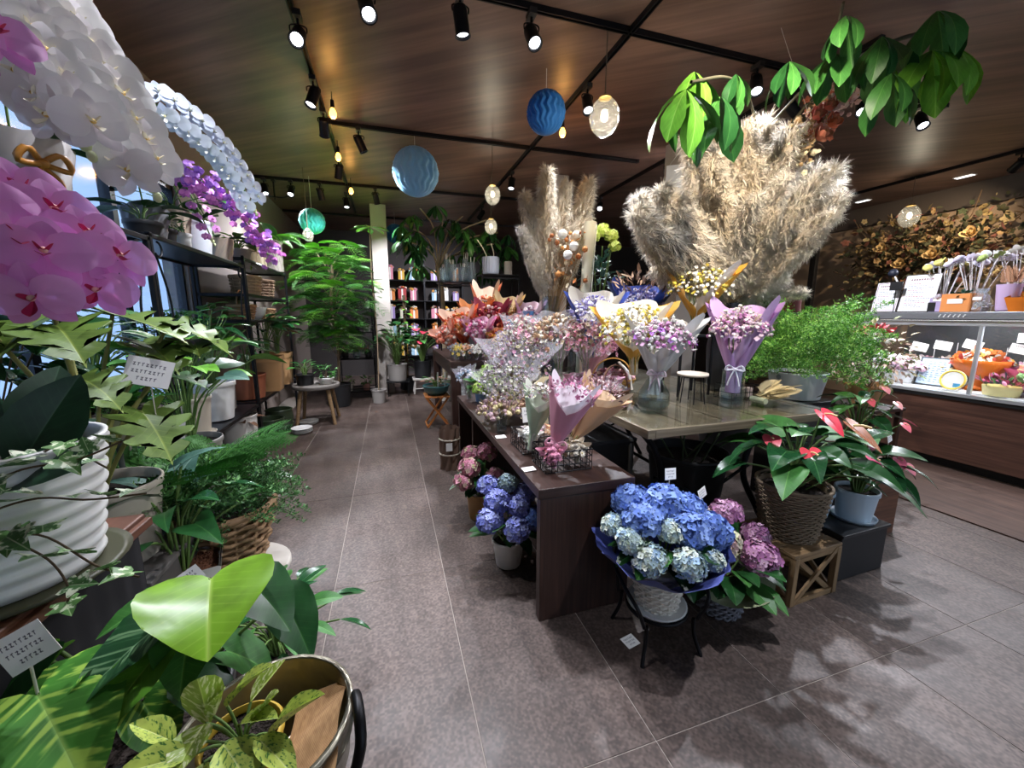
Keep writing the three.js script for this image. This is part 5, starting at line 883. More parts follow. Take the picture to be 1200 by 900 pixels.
{ const t = thing('track_hook', 'black three-armed hook hanging from the track by the left wall', 'hook', [-1.5, H - .036, -6.92]); part('adapter', boxAt(.05, .03, .07, 0, -.015, 0), blackPlastic, t); part('rod', new GB().bar([0, -.03, 0], [0, -.24, 0], .012, 8), blackMetal, t); for (const a of [.3, 2.5, 4.5]) part('arm', new GB().tube([[0, -.24, 0], [.12 * Math.cos(a), -.25, .12 * Math.sin(a)], [.22 * Math.cos(a), -.22, .22 * Math.sin(a)]], .009, 8, 6), blackMetal, t); }

// ---------- pampas and dried stems ----------
const plA = [plumeG(1, .165, 180, 0xfaf0de, 0xf3e4ca, .15), plumeG(1, .16, 180, 0xfdf6ea, 0xf6ead4, .3), plumeG(1, .145, 170, 0xf8ecd6, 0xefdcbc, .22)];
function pampas(t, B, tips, w = 1) {
  const sg = new GB();
  for (const T of tips) {
    const b = V(...B), e = V(...T), d = e.clone().sub(b), L = d.length(), s = b.clone().addScaledVector(d, .12), m = part('plume', pick(plA), VC(.9, { transmission: .45, thickness: 0 }), t);
    m.position.copy(s); m.quaternion.setFromUnitVectors(V(0, 1, 0), d.clone().normalize()); m.rotateY(rr(0, 6)); m.scale.set(L * .9 * w, L * .88, L * .9 * w); sg.bar(b.toArray(), b.clone().addScaledVector(d, .4).toArray(), .004, 5);
  }
  part('stems', sg, M(0xb79c6c, .8), t);
}
{
  const O = [2.62, .9, -2.55], t = thing('pampas_vase', 'huge fan of cream pampas plumes in a black vase on the glass-topped table', 'vase', O);
  part('vase', lathe([[0, 0], [.1, 0], [.12, .05], [.14, .35], [.1, .62], [.085, .68], [.095, .7], [.085, .7], [.07, .6]], 30), M(0x17181a, .35), t);
  pampas(t, [0, .68, 0], rel([[1.685, 2.287, -2.45], [1.65, 2.012, -2.561], [1.974, 2.53, -2.672], [2.012, 2.694, -2.483], [2.304, 2.858, -2.594], [2.654, 2.887, -2.705], [2.698, 2.888, -2.516], [3.051, 2.967, -2.627], [2.946, 2.743, -2.738], [3.5, 2.74, -2.549], [3.52, 2.55, -2.66], [3.42, 2.36, -2.471], [3.42, 2.16, -2.582], [3.35, 1.95, -2.693], [3.214, 1.75, -2.45], [1.95, 1.85, -2.615], [2.176, 2.288, -2.4], [2.305, 2.491, -2.4], [3.368, 2.626, -2.45], [2.862, 2.276, -2.3], [2.611, 2.25, -2.25], [2.364, 2.1, -2.25], [3.322, 2.478, -2.35], [2.026, 1.99, -2.35], [3.067, 2.05, -2.25], [3.195, 2.118, -2.3], [2.5, 2.6, -2.5], [1.8, 2.15, -2.4], [1.85, 2.42, -2.42], [1.9, 2.22, -2.38], [2.1, 2.56, -2.42], [2.4, 2.74, -2.45], [2.85, 2.84, -2.48], [3.12, 2.72, -2.42], [3.28, 2.55, -2.38], [3.1, 2.35, -2.3], [2.7, 2.5, -2.34], [2.3, 2.32, -2.3], [2.05, 2.18, -2.28], [3.22, 2.25, -2.34], [1.78, 2.0, -2.45], [2.6, 2.7, -2.4]], O), 1.15);
}
{
  const O = [1.47, .9, -3.5], t = thing('pampas_glass_vase', 'three tall pampas plumes and dried pods in a clear cylinder vase', 'vase', O);
  part('vase', lathe([[0, 0], [.085, 0], [.085, .78], [.08, .78], [.08, .012], [0, .012]], 26), M(0xe8eef0, .04, { transmission: 1, thickness: 0 }), t);
  pampas(t, [0, .7, 0], rel([[1.327, 2.775, -3.5], [1.178, 2.303, -3.45], [1.512, 2.717, -3.648], [1.58, 2.76, -3.522], [2.016, 2.824, -3.596], [1.267, 2.6, -3.6], [1.935, 2.537, -3.544], [1.2, 2.0, -3.45]], O), .9);
  const g = new GB(), C = [0xb5733a, 0xe9dcc0, 0x9c5a2a, 0xd9c9a8, 0xc98a4a]; for (let i = 0; i < 110; i++) { const a = rr(0, 6.3), R = rr(0, .2), y = rr(.85, 1.35); g.add(flG[pick(['puff', 'petal', 'spike'])], aimM(V(.1 + R * Math.cos(a), y, .1 + R * Math.sin(a)), V(rr(-1, 1), rr(0, 1), rr(-1, 1)), 0, rr(.015, .035)), col(pick(C))); g.bar([0, .5, 0], [.1 + R * Math.cos(a), y, .1 + R * Math.sin(a)], .0015, 3, .0015, col(0x8a6a42)); } stuff(part('dried_pods', g, VC(.85), t));
  for (const [x, y, z] of [[.02, 1.3, .2], [.12, 1.2, .22], [.2, 1.32, .1], [.05, 1.12, .25]]) part('cotton_boll', new THREE.IcosahedronGeometry(.04, 2), M(0xe8e4da, .95), t).position.set(x, y, z);
}
{ const t = thing('rolled_paper', 'long pale rolled paper sleeve leaning among the dried stems', 'paper roll', [1.66, .9, -3.25]); const q = new GB(); const d = V(.13, 1.42, -.1); q.add(new THREE.CylinderGeometry(.055, .03, 1.42, 20, 1, true), aimM(V(.06, .72, -.05), d).multiply(TR(0, 0, 0, PI / 2, 0, 0))); part('sleeve', q, M(0xcfcab0, .6), t); part('seam', new GB().bar([.05, .2, .03], [.16, 1.4, -.05], .004, 5), M(0xe8e4d4, .6), t); }
{ const t = thing('yarrow_vase', 'lime green ball flowers with soft grey leaves in a tin', 'flowers', [1.95, .9, -3.45]); part('tin', potG(.07, .08, .6, { rim: .004, wall: .004 }), M(0x8b9096, .35, { metalness: .7 }), t); for (const [x, y, z, r] of [[-.08, 1.32, .0, .06], [.02, 1.38, 0, .065], [.1, 1.34, .02, .06], [-.14, 1.2, .03, .055], [.12, 1.24, .05, .055]]) { part('ball_flower', mopG(r, [0xb9c95a, 0xa8bd48, 0xc9d478], 60, 1, .3), VC(.8), t).position.set(x, y, z); } const g = new GB(); for (const x of [-.14, -.08, .02, .1, .12]) g.bar([0, .5, 0], [x, 1.25, 0], .005, 5); part('stems', g, stemG, t); const f = new THREE.Object3D(); bush(t, { n: 130, y0: .6, rx: .18, ry: .25, L: .09, W: .05, mat: G.blueg, cy: .3, stems: 0 }); }

// ---------- bouquets on the glass-topped table ----------
const pinkMix = [0xd9a6c8, 0xc983b8, 0xf0e2ea, 0xe7c9d8], yellowMix = [0xe9d65a, 0xf3efdf, 0xd9c046, 0xf7f4ea], lilacMix = [0x9a8fc0, 0xb3a9d4, 0x7f78ad, 0xdedaea], beigeMix = [0xc9b090, 0xb08d68, 0xe2d4bc, 0xa97c5c], whiteMix = [0xf0eee8, 0xe2dfd4, 0xd8d9c4];
bouquet('wrapped_bouquet', 'white and lilac bouquet in pale grey paper in a round glass vase', [1.61, 1.0, -2.1], [.06, 1, .05], 2.6 - .9, { h: .5, r: .22, wrap: 0xcbc8c6, inner: 0xdedbd6, shape: { r0: .035, front: .42, ruff: .02, pts: 4 }, ribbon: 0xd9c4cf, flowers: [{ n: 260, kinds: ['five', 'puff', 'four'], cols: pinkMix, s: .013 }, { n: 180, kinds: ['puff', 'spike'], cols: whiteMix, s: .014, flat: .6 }, { n: 60, kinds: ['five'], cols: [0xc04fb4, 0xa66ac0], s: .016 }] });
bouquet('wrapped_bouquet', 'pink and white bouquet in lilac paper in a straight glass vase', [2.2, .99, -2.05], [.0, 1, .03], 1.75, { h: .6, r: .2, wrap: 0xb98fc4, inner: 0xcaa9d2, shape: { r0: .045, front: .5, ruff: .015, pts: 3 }, ribbon: 0xe6e2ee, flowers: [{ n: 330, kinds: ['five', 'puff', 'four'], cols: pinkMix, s: .013 }, { n: 160, kinds: ['puff'], cols: whiteMix, s: .009, flat: .7 }, { n: 60, kinds: ['spike'], cols: [0xd9c0b0, 0xc9a58f], s: .02 }] });
function glassVase(label, pos, pr, name = 'glass_vase') { const t = thing(name, label, 'vase', pos); part('body', lathe(pr, 30), M(0xeef3f4, .03, { transmission: 1, thickness: 0 }), t); part('water', lathe([[0, .014], [pr[2][0] - .008, .014], [pr[2][0] - .006, .06], [0, .06]], 24), M(0xe4eef0, .02, { transmission: 1, thickness: 0 }), t); return t; }
glassVase('round-bellied clear glass vase holding the grey paper bouquet', [1.61, .901, -2.1], [[0, 0], [.06, 0], [.1, .04], [.098, .11], [.06, .18], [.052, .2], [.049, .2], [.056, .178], [.094, .11], [.095, .042], [.058, .006], [0, .006]]);
glassVase('straight clear glass vase holding the lilac paper bouquet', [2.2, .901, -2.05], [[0, 0], [.068, 0], [.07, .006], [.07, .24], [.066, .24], [.066, .02], [0, .02]]);
bouquet('wrapped_bouquet', 'yellow and white daisy bouquet in bright yellow paper leaning against the pampas', [2.2, 1.36, -2.44], [-.05, 1, .12], 1.7, { h: .5, r: .24, wrap: 0xd9a53c, inner: 0xefeadf, shape: { r0: .03, front: .5, ruff: .02, pts: 4 }, flowers: [{ n: 380, kinds: ['five', 'puff'], cols: yellowMix, s: .012 }, { n: 90, kinds: ['spike'], cols: [0xb5bd7a, 0xd2d0a0], s: .016 }] });
{ const t = thing('bouquet_riser', 'tall black riser under the yellow paper bouquets', 'riser', [2.18, .901, -2.47]); part('riser_top', boxAt(.3, .015, .2, 0, .45, 0), blackMetal, t); for (const [x, z] of [[-1, -1], [1, -1], [1, 1], [-1, 1]]) part('leg', boxAt(.014, .442, .014, x * .14, .221, z * .09), blackMetal, t); }
bouquet('wrapped_bouquet', 'round bouquet of yellow and cream flowers in ochre paper beside the grey one', [1.66, 1.08, -2.4], [-.22, 1, .22], 1.9, { h: .5, r: .25, wrap: 0xdcae4c, inner: 0xf0e8d2, shape: { r0: .03, front: .45, ruff: .02, pts: 4 }, flowers: [{ n: 420, kinds: ['five', 'puff'], cols: yellowMix, s: .013 }, { n: 150, kinds: ['puff', 'spike'], cols: whiteMix, s: .013 }] });
bouquet('wrapped_bouquet', 'lavender bouquet in cobalt blue paper with a cream sheet', [1.62, 1.15, -2.95], [-.1, 1, .25], 1.6, { h: .54, r: .22, wrap: 0x2b459c, inner: 0xe4dcc8, shape: { r0: .03, front: .5, ruff: .02, pts: 4 }, flowers: [{ n: 420, kinds: ['puff', 'spike'], cols: lilacMix, s: .012 }, { n: 60, kinds: ['five'], cols: whiteMix, s: .014 }] });
bouquet('wrapped_bouquet', 'lilac statice and dried grass bouquet in navy paper behind the cobalt one', [2.0, 1.2, -2.95], [-.02, 1, .2], 1.6, { h: .56, r: .24, wrap: 0x24365f, inner: 0x2e489a, shape: { r0: .03, front: .4, ruff: .02, pts: 4 }, flowers: [{ n: 320, kinds: ['puff', 'spike', 'five'], cols: lilacMix, s: .014 }, { n: 90, kinds: ['spike'], cols: [0xd9b894, 0xc39c7a, 0x6a4f3c], s: .03, y: .9 }] });
bouquet('wrapped_bouquet', 'bouquet of dusty pink flowers in clear film beside the tall glass cylinder', [1.52, 1.05, -2.85], [-.3, 1, .3], 1.6, { h: .42, r: .2, clear: true, shape: { r0: .03, front: .4, ruff: .02 }, flowers: [{ n: 260, kinds: ['petal', 'five'], cols: [0xc9788e, 0xd99aa8, 0xe6c4c9, 0xbfae94], s: .018 }] });
bouquet('wrapped_bouquet', 'beige dried ruscus bouquet in grey film in front of the pampas cylinder', [1.42, .95, -3.15], [-.2, 1, .3], 1.6, { h: .6, r: .24, wrap: 0xb9b2ae, clear: true, shape: { r0: .03, front: .4 }, flowers: [{ n: 330, kinds: ['spike', 'petal', 'puff'], cols: beigeMix, s: .02 }, { n: 90, kinds: ['five', 'puff'], cols: whiteMix, s: .014 }] });
bouquet('wrapped_bouquet', 'pale pink flower bunch with net veil behind the yellow basket', [1.75, .95, -3.2], [0, 1, .3], 1.6, { h: .42, r: .22, wrap: 0xdba9b8, shape: { r0: .05, front: .35, ruff: .03 }, flowers: [{ n: 260, kinds: ['petal', 'five'], cols: [0xe2a4b6, 0xcf8aa0, 0xeacfd4, 0xa88a76], s: .02 }] });
// baskets on the table
function basketArr(label, pos, r0, r1, h, m, cols, o = {}) {
  const t = thing('flower_basket', label, 'basket', pos, o.turn || 0); basketWeave(t, r0, r1, h, m, { rings: o.rings || 7, th: o.th || .008, stakes: 12, sq: o.sq || 1 });
  const hp = []; for (let i = 0; i <= 12; i++) { const a = PI * i / 12; hp.push(V(r1 * Math.cos(a), h + (o.hh || .13) * Math.sin(a), 0)); } part('handle', new GB().tube(hp, .006, 24, 6), m, t);
  const g = new GB(); dome(g, { n: o.n || 200, R: r1 * .95, y: h * .9, kinds: ['five', 'puff', 'petal'], cols, s: o.s || .014, flat: .4 }); stuff(part('flowers', g, VC(.75), t));
  if (o.ribbon) part('ribbon', new GB().tube([[r1 * .3, h + .125, .012], [r1 * .34, h + .05, r1 * .8], [r1 * .36, h * .3, r1 + .01]], .012, 10, 5), M(o.ribbon, .5), t);
  return t;
}
basketArr('small round brown wicker basket of white and lilac flowers on the table front', [1.46, .901, -2.32], .075, .1, .1, M(0x6f4a33, .75), [0xf0e8ee, 0xcdb0c8, 0xe2d8d0], { hh: .17, ribbon: null });
basketArr('wide yellow willow basket with pink blooms and a white ribbon', [1.72, .901, -2.78], .13, .18, .1, M(0xc99a4e, .7), [0xd98aa4, 0xb9788c, 0xe4b9c4, 0x9a7a66], { hh: .16, ribbon: 0xece6e0, n: 260, s: .02 });
basketArr('little lilac-trimmed basket of tiny flowers tucked by the wicker basket', [1.42, .901, -2.6], .06, .09, .07, M(0xb595b8, .7), [0xe8dcea, 0xc3a0c6, 0xd8c4b8], { hh: .1 });
for (const [x, z, a, l] of [[1.38, -2.75, .4, 'folded pink paper cone of dried petals at the table edge'], [1.56, -2.55, -.5, 'patterned paper cone of petals beside the lilac-trimmed basket']]) { const t = thing('paper_cone', l, 'paper cone', [x, .9, z], a); part('cone', wrapG(.16, .1, { r0: .04, front: .3, ruff: .012 }), M(0xcf9fb4, .7), t); const g = new GB(); dome(g, { n: 90, R: .08, y: .1, kinds: ['petal', 'five'], cols: [0xe8d4dc, 0xc493ad, 0xf0e6e0], s: .015 }); stuff(part('petals', g, VC(.8), t)); }
glassVase('tall slim clear glass vase with a white flower at the table edge', [1.48, .901, -3.0], [[0, 0], [.045, 0], [.05, .006], [.05, .3], [.047, .3], [.047, .03], [0, .03]]);
{ const t = thing('wire_riser', 'small black wire riser with a round pale lid behind the glass vases', 'riser', [2.0, .901, -2.2]); const w = new GB(); for (let i = 0; i < 6; i++) { const a = i * PI / 3; w.bar([.09 * Math.cos(a), 0, .09 * Math.sin(a)], [.07 * Math.cos(a), .19, .07 * Math.sin(a)], .004, 5); } part('wire_legs', w, blackMetal, t); part('ring', lathe([[.07, .18], [.075, .185], [.07, .19]], 24), blackMetal, t); part('lid', lathe([[0, .19], [.1, .19], [.102, .2], [.1, .21], [0, .212]], 30), M(0xcfc3b6, .6), t); }
{ const t = thing('wire_basket_small', 'black wire basket of wrapped soaps between the glass vases', 'basket', [2.42, .901, -2.22]); const w = new GB(); for (let k = 0; k < 3; k++) { const y = .005 + k * .05; w.bar([-.12, y, -.08], [.12, y, -.08], .003, 5).bar([-.12, y, .08], [.12, y, .08], .003, 5).bar([-.12, y, -.08], [-.12, y, .08], .003, 5).bar([.12, y, -.08], [.12, y, .08], .003, 5); } for (let i = 0; i <= 6; i++) for (const z of [-.08, .08]) w.bar([-.12 + i * .04, .005, z], [-.12 + i * .04, .105, z], .0025, 4); part('wire', w, blackMetal, t); for (let i = 0; i < 4; i++) part('soap', boxAt(.05, .07, .09, -.085 + i * .057, .045, 0, .008), M([0xd9cfc4, 0xc9a9a4, 0xb9b4a4, 0xd4c0b4][i], .6), t); }
{ // dried wheat and small palm lying at the table corner
  const t = thing('dried_wheat', 'dried wheat and palm fan lying at the right corner of the table', 'dried flowers', [2.5, .915, -1.98], -.2); const g = [frondG(.26, .12, 22, { droop: .1, lw: .1 })], wm = M(0xcdbb8c, .85);
  for (let i = 0; i < 12; i++) { const l = part('wheat_ear', g[0], wm, t); l.position.set(-.12 + rr(-.02, .02), .01 + i * .004, rr(-.05, .05)); aim(l, V(1, rr(.0, .45), rr(-.55, .45)), rr(-.5, .5)); }
  part('binding', new GB().bar([-.13, .02, -.05], [-.11, .02, .06], .02, 8), M(0x9aa284, .8), t);
}

// ---------- bouquets on the bench ----------
function wireBasket(label, pos, w, d, h) { const t = thing('wire_basket', label, 'basket', pos); const g = new GB(); for (let k = 0; k <= 3; k++) { const y = .004 + (h - .004) * k / 3, r = k === 3 ? .0045 : .0028; g.bar([-w, y, -d], [w, y, -d], r, 5).bar([-w, y, d], [w, y, d], r, 5).bar([-w, y, -d], [-w, y, d], r, 5).bar([w, y, -d], [w, y, d], r, 5); } part('frame_wires', g, blackMetal, t); const v = new GB(), n = 8; for (let i = 0; i <= n; i++) { const x = -w + 2 * w * i / n, z = -d + 2 * d * i / n; v.bar([x, .004, -d], [x, h, -d], .0022, 4).bar([x, .004, d], [x, h, d], .0022, 4).bar([-w, .004, z], [-w, h, z], .0022, 4).bar([w, .004, z], [w, h, z], .0022, 4).bar([x, .004, -d], [x, .004, d], .0022, 4); } part('upright_wires', v, blackMetal, t); return t; }
wireBasket('black wire basket holding the pink cone bouquet on the bench', [.86, .701, -1.86], .13, .1, .11);
wireBasket('black wire basket of small white posies behind the first one on the bench', [.84, .701, -2.18], .13, .12, .1);
bouquet('cone_bouquet', 'pink paper cone bouquet of magenta dried flowers slanting from the wire basket', [.77, .72, -1.82], [.3, 1, .05], 1.6, { h: .46, r: .13, wrap: 0xc98a9a, inner: 0xe6dfe4, shape: { r0: .02, front: .25, ruff: .006, pts: 3 }, ribbon: 0xe0a8b8, flowers: [{ n: 170, kinds: ['spike', 'five', 'petal'], cols: [0xc86a9a, 0xe0a4c0, 0xd98ab0, 0xeedde4], s: .012, y: .85 }] });
bouquet('cone_bouquet', 'mint green paper cone bouquet beside the pink cone', [.74, .74, -2.02], [.15, 1, .1], 1.6, { h: .38, r: .1, wrap: 0xb9cfae, inner: 0xe2e6da, shape: { r0: .02, front: .25, ruff: .006, pts: 3 }, flowers: [{ n: 130, kinds: ['spike', 'five'], cols: [0xe6dfe2, 0xd8c4cc, 0xc9d0b4], s: .013, y: .85 }] });
bouquet('cone_bouquet', 'kraft paper cone bouquet of dusty rose flowers leaning out of the basket', [.88, .73, -1.88], [.7, 1, .0], 1.7, { h: .46, r: .14, wrap: 0xc39a72, inner: 0xd8bd9a, shape: { r0: .02, front: .2, ruff: .006, pts: 3 }, flowers: [{ n: 180, kinds: ['petal', 'spike'], cols: [0xb5848c, 0xcfa6ac, 0x9c6f74, 0xe0cbc8], s: .013, y: .88 }] });
for (const [x, z, k, l] of [[.76, -2.12, 0, 'tiny white cotton posy in the rear wire basket'], [.84, -2.2, 1, 'tiny pale posy with pink string in the rear wire basket'], [.91, -2.13, 2, 'tiny peach posy in the rear wire basket'], [.79, -1.8, 3, 'small pink paper posy in the front wire basket'], [.94, -1.83, 4, 'small cream posy in the front wire basket']]) bouquet('small_posy', l, [x, .712, z], [rr(-.3, .3), 1, .3], 1.6, { h: .13, r: .06, wrap: [0xe6e0da, 0xdccfd0, 0xd9b494, 0xd69aac, 0xe4d6c0][k], shape: { r0: .015, front: .3 }, flowers: [{ n: 60, kinds: ['puff', 'five'], cols: [[0xf4f2ee], [0xe6dce0, 0xd8a4b4], [0xdba37c, 0xeacfb0], [0xd88aa4], [0xeee2cc]][k], s: .014 }] });
card('white price card lying flat at the bench edge before the wire basket', [.665, .704, -1.84], .1, .07, .045, { stick: .003, lean: -1.45, k: 0 });
card('white price card lying at the bench edge by the glass jar', [.675, .704, -2.42], .1, .07, .045, { stick: .003, lean: -1.45, k: 1 });
card('white folded price card standing behind the cone bouquets', [.86, .702, -2.36], .2, .12, .1, { stick: .16, k: 2 });
glassVase('short clear jar of pale dried grass on the bench', [.71, .701, -2.52], [[0, 0], [.035, 0], [.038, .006], [.036, .13], [.033, .13], [.033, .02], [0, .02]]);
function driedBunch(label, pos, R, h, cols, n, s = .02, kinds = ['spike', 'puff']) { const t = thing('dried_bunch', label, 'dried flowers', pos); const g = new GB(), C = cols.map(col); for (let i = 0; i < n; i++) { const a = rr(0, 6.3), q = Math.sqrt(rnd()), y = h * (1 - .45 * q * q) * rr(.7, 1.05), p = V(q * R * Math.cos(a), y, q * R * Math.sin(a)); g.add(flG[pick(kinds)], aimM(p, V(p.x, R * .8, p.z).add(V(rr(-.1, .1), rr(-.1, .1), rr(-.1, .1))), rr(-2, 2), s * rr(.6, 1.3)), pick(C)); } stuff(part('dried_heads', g, VC(.85), t)); const st = new GB(); for (let i = 0; i < 16; i++) { const a = i * 2.4; st.bar([Math.cos(a) * .01, 0, Math.sin(a) * .01], [Math.cos(a) * R * .6, h * .8, Math.sin(a) * R * .6], .002, 4); } part('stems', st, M(0xa99268, .85), t); part('pot', potG(.035, .045, .08, { rim: .003, wall: .003, rimH: .01 }), M(0x8c8272, .7), t); return t; }
driedBunch('low mound of mauve and straw dried grasses on the bench edge', [.79, .701, -2.72], .2, .22, [0xa78a8c, 0xc9b78f, 0x8c7468, 0xb99ca4, 0xb5a878], 330);
driedBunch('straw-coloured dried grass tuft behind the mauve mound', [.92, .701, -3.0], .18, .26, [0xb9a982, 0x9a8a70, 0xcbb8a4, 0xa59a6c], 260);
driedBunch('brown dried blossom bunch by the table corner', [1.0, .701, -2.62], .13, .26, [0xa07a62, 0xb9957c, 0x8a6654, 0xc2aa92], 220);
bouquet('wrapped_bouquet', 'large film-wrapped bouquet of pink and white dried flowers on the bench', [.98, .78, -3.05], [-.05, 1, .3], 1.6, { h: .55, r: .3, clear: true, shape: { r0: .03, front: .5, ruff: .03 }, flowers: [{ n: 420, kinds: ['spike', 'petal', 'five'], cols: [0xc7a3b0, 0xb07f98, 0xd8cccb, 0x9c8a70, 0x8f8a62], s: .014 }] });
bouquet('wrapped_bouquet', 'film-wrapped bouquet of white babys breath lying below the pink one', [.86, .78, -2.9], [-.2, .8, .5], 1.6, { h: .36, r: .22, clear: true, shape: { r0: .03, front: .5, ruff: .03 }, flowers: [{ n: 330, kinds: ['puff', 'five'], cols: [0xcfc9cb, 0xb0a6b0, 0xa08f96, 0xbdbda8, 0x8a8a6c], s: .011 }] });
bouquet('wrapped_bouquet', 'rose and silver bouquet in grey film between bench and table', [1.12, 1.0, -3.3], [.05, 1, .3], 1.6, { h: .5, r: .24, wrap: 0xc9c0c4, clear: true, shape: { r0: .03, front: .45, ruff: .02 }, flowers: [{ n: 240, kinds: ['petal', 'five'], cols: [0xc07f92, 0xd9a4b0, 0xbcae9a], s: .02 }, { n: 160, kinds: ['puff'], cols: whiteMix, s: .012 }] });
{ const t = thing('green_posy', 'bright green flower posy in a pale blue cup at the far bench end', 'flowers', [.8, .701, -3.55]); part('cup', potG(.05, .06, .12, { rim: .004, wall: .004 }), M(0x8fb0d4, .4), t); for (const [x, y, z, r] of [[0, .22, 0, .08], [.1, .2, .05, .07], [-.03, .14, .09, .07], [.08, .28, -.05, .07]]) part('flower_head', mopG(r, [0x9bbf4a, 0x7fae3c, 0xc0d47a], 60, .8, .35), VC(.7), t).position.set(x, y, z); bush(t, { n: 60, y0: .1, rx: .1, ry: .08, L: .08, W: .04, mat: G.mid, stems: 3 }); }
bouquet('film_bouquet', 'narrow film sleeve of white flowers standing at the far bench end', [.72, .701, -3.68], [-.2, 1, .1], 1.6, { h: .34, r: .1, clear: true, shape: { r0: .03, front: .3 }, flowers: [{ n: 90, kinds: ['five', 'puff'], cols: [0xeceaf0, 0xc9c4d8, 0x9ab0c8], s: .016 }] });
for (const [x, y, z, dx, l] of [[1.02, .95, -2.75, -.4, 'thick pale wax-dipped stem bundle leaning over the bench'], [1.0, .72, -2.45, -.1, 'bent straw-coloured stem loop standing before the table edge']]) { const t = thing('stem_bundle', l, 'dried stems', [x, .701, z]); const g = new GB(); for (let i = 0; i < 6; i++) g.tube([[i * .006, 0, 0], [dx * .3 + i * .008, .16, .02], [-dx * .2 + i * .012, .34, .0]], .006, 8, 5); part('stems', g, M(0xd6c8a0, .8), t); part('tie', new GB().bar([dx * .2, .12, .0], [dx * .2 + .04, .125, .02], .012, 6), M(0xe9dfd0, .6), t); }
// ---------- bouquets on the tall table ----------
const bt = .981;
[['orange and red blooms in coral paper, tallest at the left', [.98, bt, -5.1], [-.25, 1, .15], .62, .24, 0xd9603a, 0xe8c3a8, [0xd9622c, 0xe9a24a, 0xf0e4d8]],
 ['crimson roses in dark wine paper', [1.33, bt, -5.2], [-.02, 1, .1], .72, .24, 0x6e1530, 0x8a2440, [0x8c1c34, 0xb03048, 0xe6c8c0]],
 ['orange carnations in burnt orange paper', [1.2, bt, -5.35], [-.1, 1, .1], .72, .22, 0xb9521c, 0xd98a4a, [0xd97a2c, 0xc9581c, 0xf0d8b0]],
 ['red gerberas in scarlet paper', [1.5, bt, -5.0], [.1, 1, .15], .55, .2, 0xc8442c, 0xe88a6a, [0xd24a34, 0xe8785a, 0xf2e4dc]],
 ['pink tulips in shiny rose paper', [1.1, bt, -4.85], [-.12, 1, .2], .5, .2, 0xd98ab4, 0xecc4d8, [0xe490b8, 0xf2dce6, 0xd46a9c]],
 ['peach and yellow roses in apricot paper', [1.3, bt, -4.72], [-.05, 1, .3], .36, .18, 0xe39a5c, 0xf0c97a, [0xf0b840, 0xe8804a, 0xf4e0c0]],
 ['magenta blooms in hot pink and turquoise paper', [1.52, bt, -4.72], [.1, 1, .25], .42, .18, 0xd864a4, 0x3f9fc0, [0xe06a9c, 0xf08ab0, 0xe8c0cc]],
 ['lilac blooms in violet film', [1.38, bt, -4.6], [.05, 1, .4], .3, .17, 0x9a74b8, 0xd8b8dc, [0xb48ac8, 0xe0cce8, 0xc9a4b4]],
 ['coral flowers in salmon paper fallen to the left', [.86, bt, -4.95], [-.7, 1, .2], .46, .16, 0xe07a5c, 0xf0b8a0, [0xe88a6a, 0xf2dcd0, 0xd2604a]],
 ['amber dried flowers in cellophane by the black riser', [1.6, bt, -5.5], [.05, 1, .1], .82, .2, 0xc9a46a, 0xe0cca0, [0xc9964a, 0xe4cfa4, 0xa8703a]],
 ['orange and cream roses in printed paper high at the back', [1.38, bt, -5.75], [0, 1, .05], .98, .2, 0xe0805a, 0xf0d8c0, [0xe89a6a, 0xf4e8dc, 0xd2643c]],
 ['pink and silver dried flowers in mauve film', [1.86, bt, -5.3], [.05, 1, .1], .74, .2, 0xcfa4c0, 0xe2ccd8, [0xc98ab0, 0xe2d4da, 0xa88aa0]],
].forEach(([l, p, d, h, r, w, inn, c]) => bouquet('gift_bouquet', 'gift bouquet of ' + l, p, d, 1.5, { h, r, wrap: w, inner: inn, wr: .4, shape: { r0: .025, front: .4, ruff: .02, pts: 4 }, ribbon: w, flowers: [{ n: 130, kinds: ['petal', 'five', 'puff'], cols: c, s: .026 }] }));
[[1.72, -4.72, 0x7fc0d8, 'light blue cellophane bag of sweets on the tall table'], [1.85, -4.8, 0xa8cfe0, 'pale blue cellophane bag with a white tag beside the light blue one'], [1.78, -4.98, 0x8cb8dc, 'tall sky blue cellophane bag behind the two others']].forEach(([x, z, c, l], i) => { const t = thing('cellophane_bag', l, 'gift bag', [x, bt, z]); part('bag', sheet(30, 8, (u, v) => { const a = u * 2 * PI, q = (.07 + .015 * Math.sin(a * 6)) * (v > .7 ? 1 - (v - .7) * 2.1 : 1) + (v > .9 ? (v - .9) * .5 : 0); return [q * Math.cos(a), (.42 + i * .08) * v, q * Math.sin(a)]; }), M(c, .15, { transmission: .55, thickness: 0 }), t); part('filling', lathe([[0, .002], [.055, .002], [.06, .2], [0, .24]], 16), M([0xd9cf9a, 0xe4e2e0, 0x4f9fd0][i], .7), t); part('tag', boxAt(.05, .035, .003, .02, .3, .07), cardBack, t); });
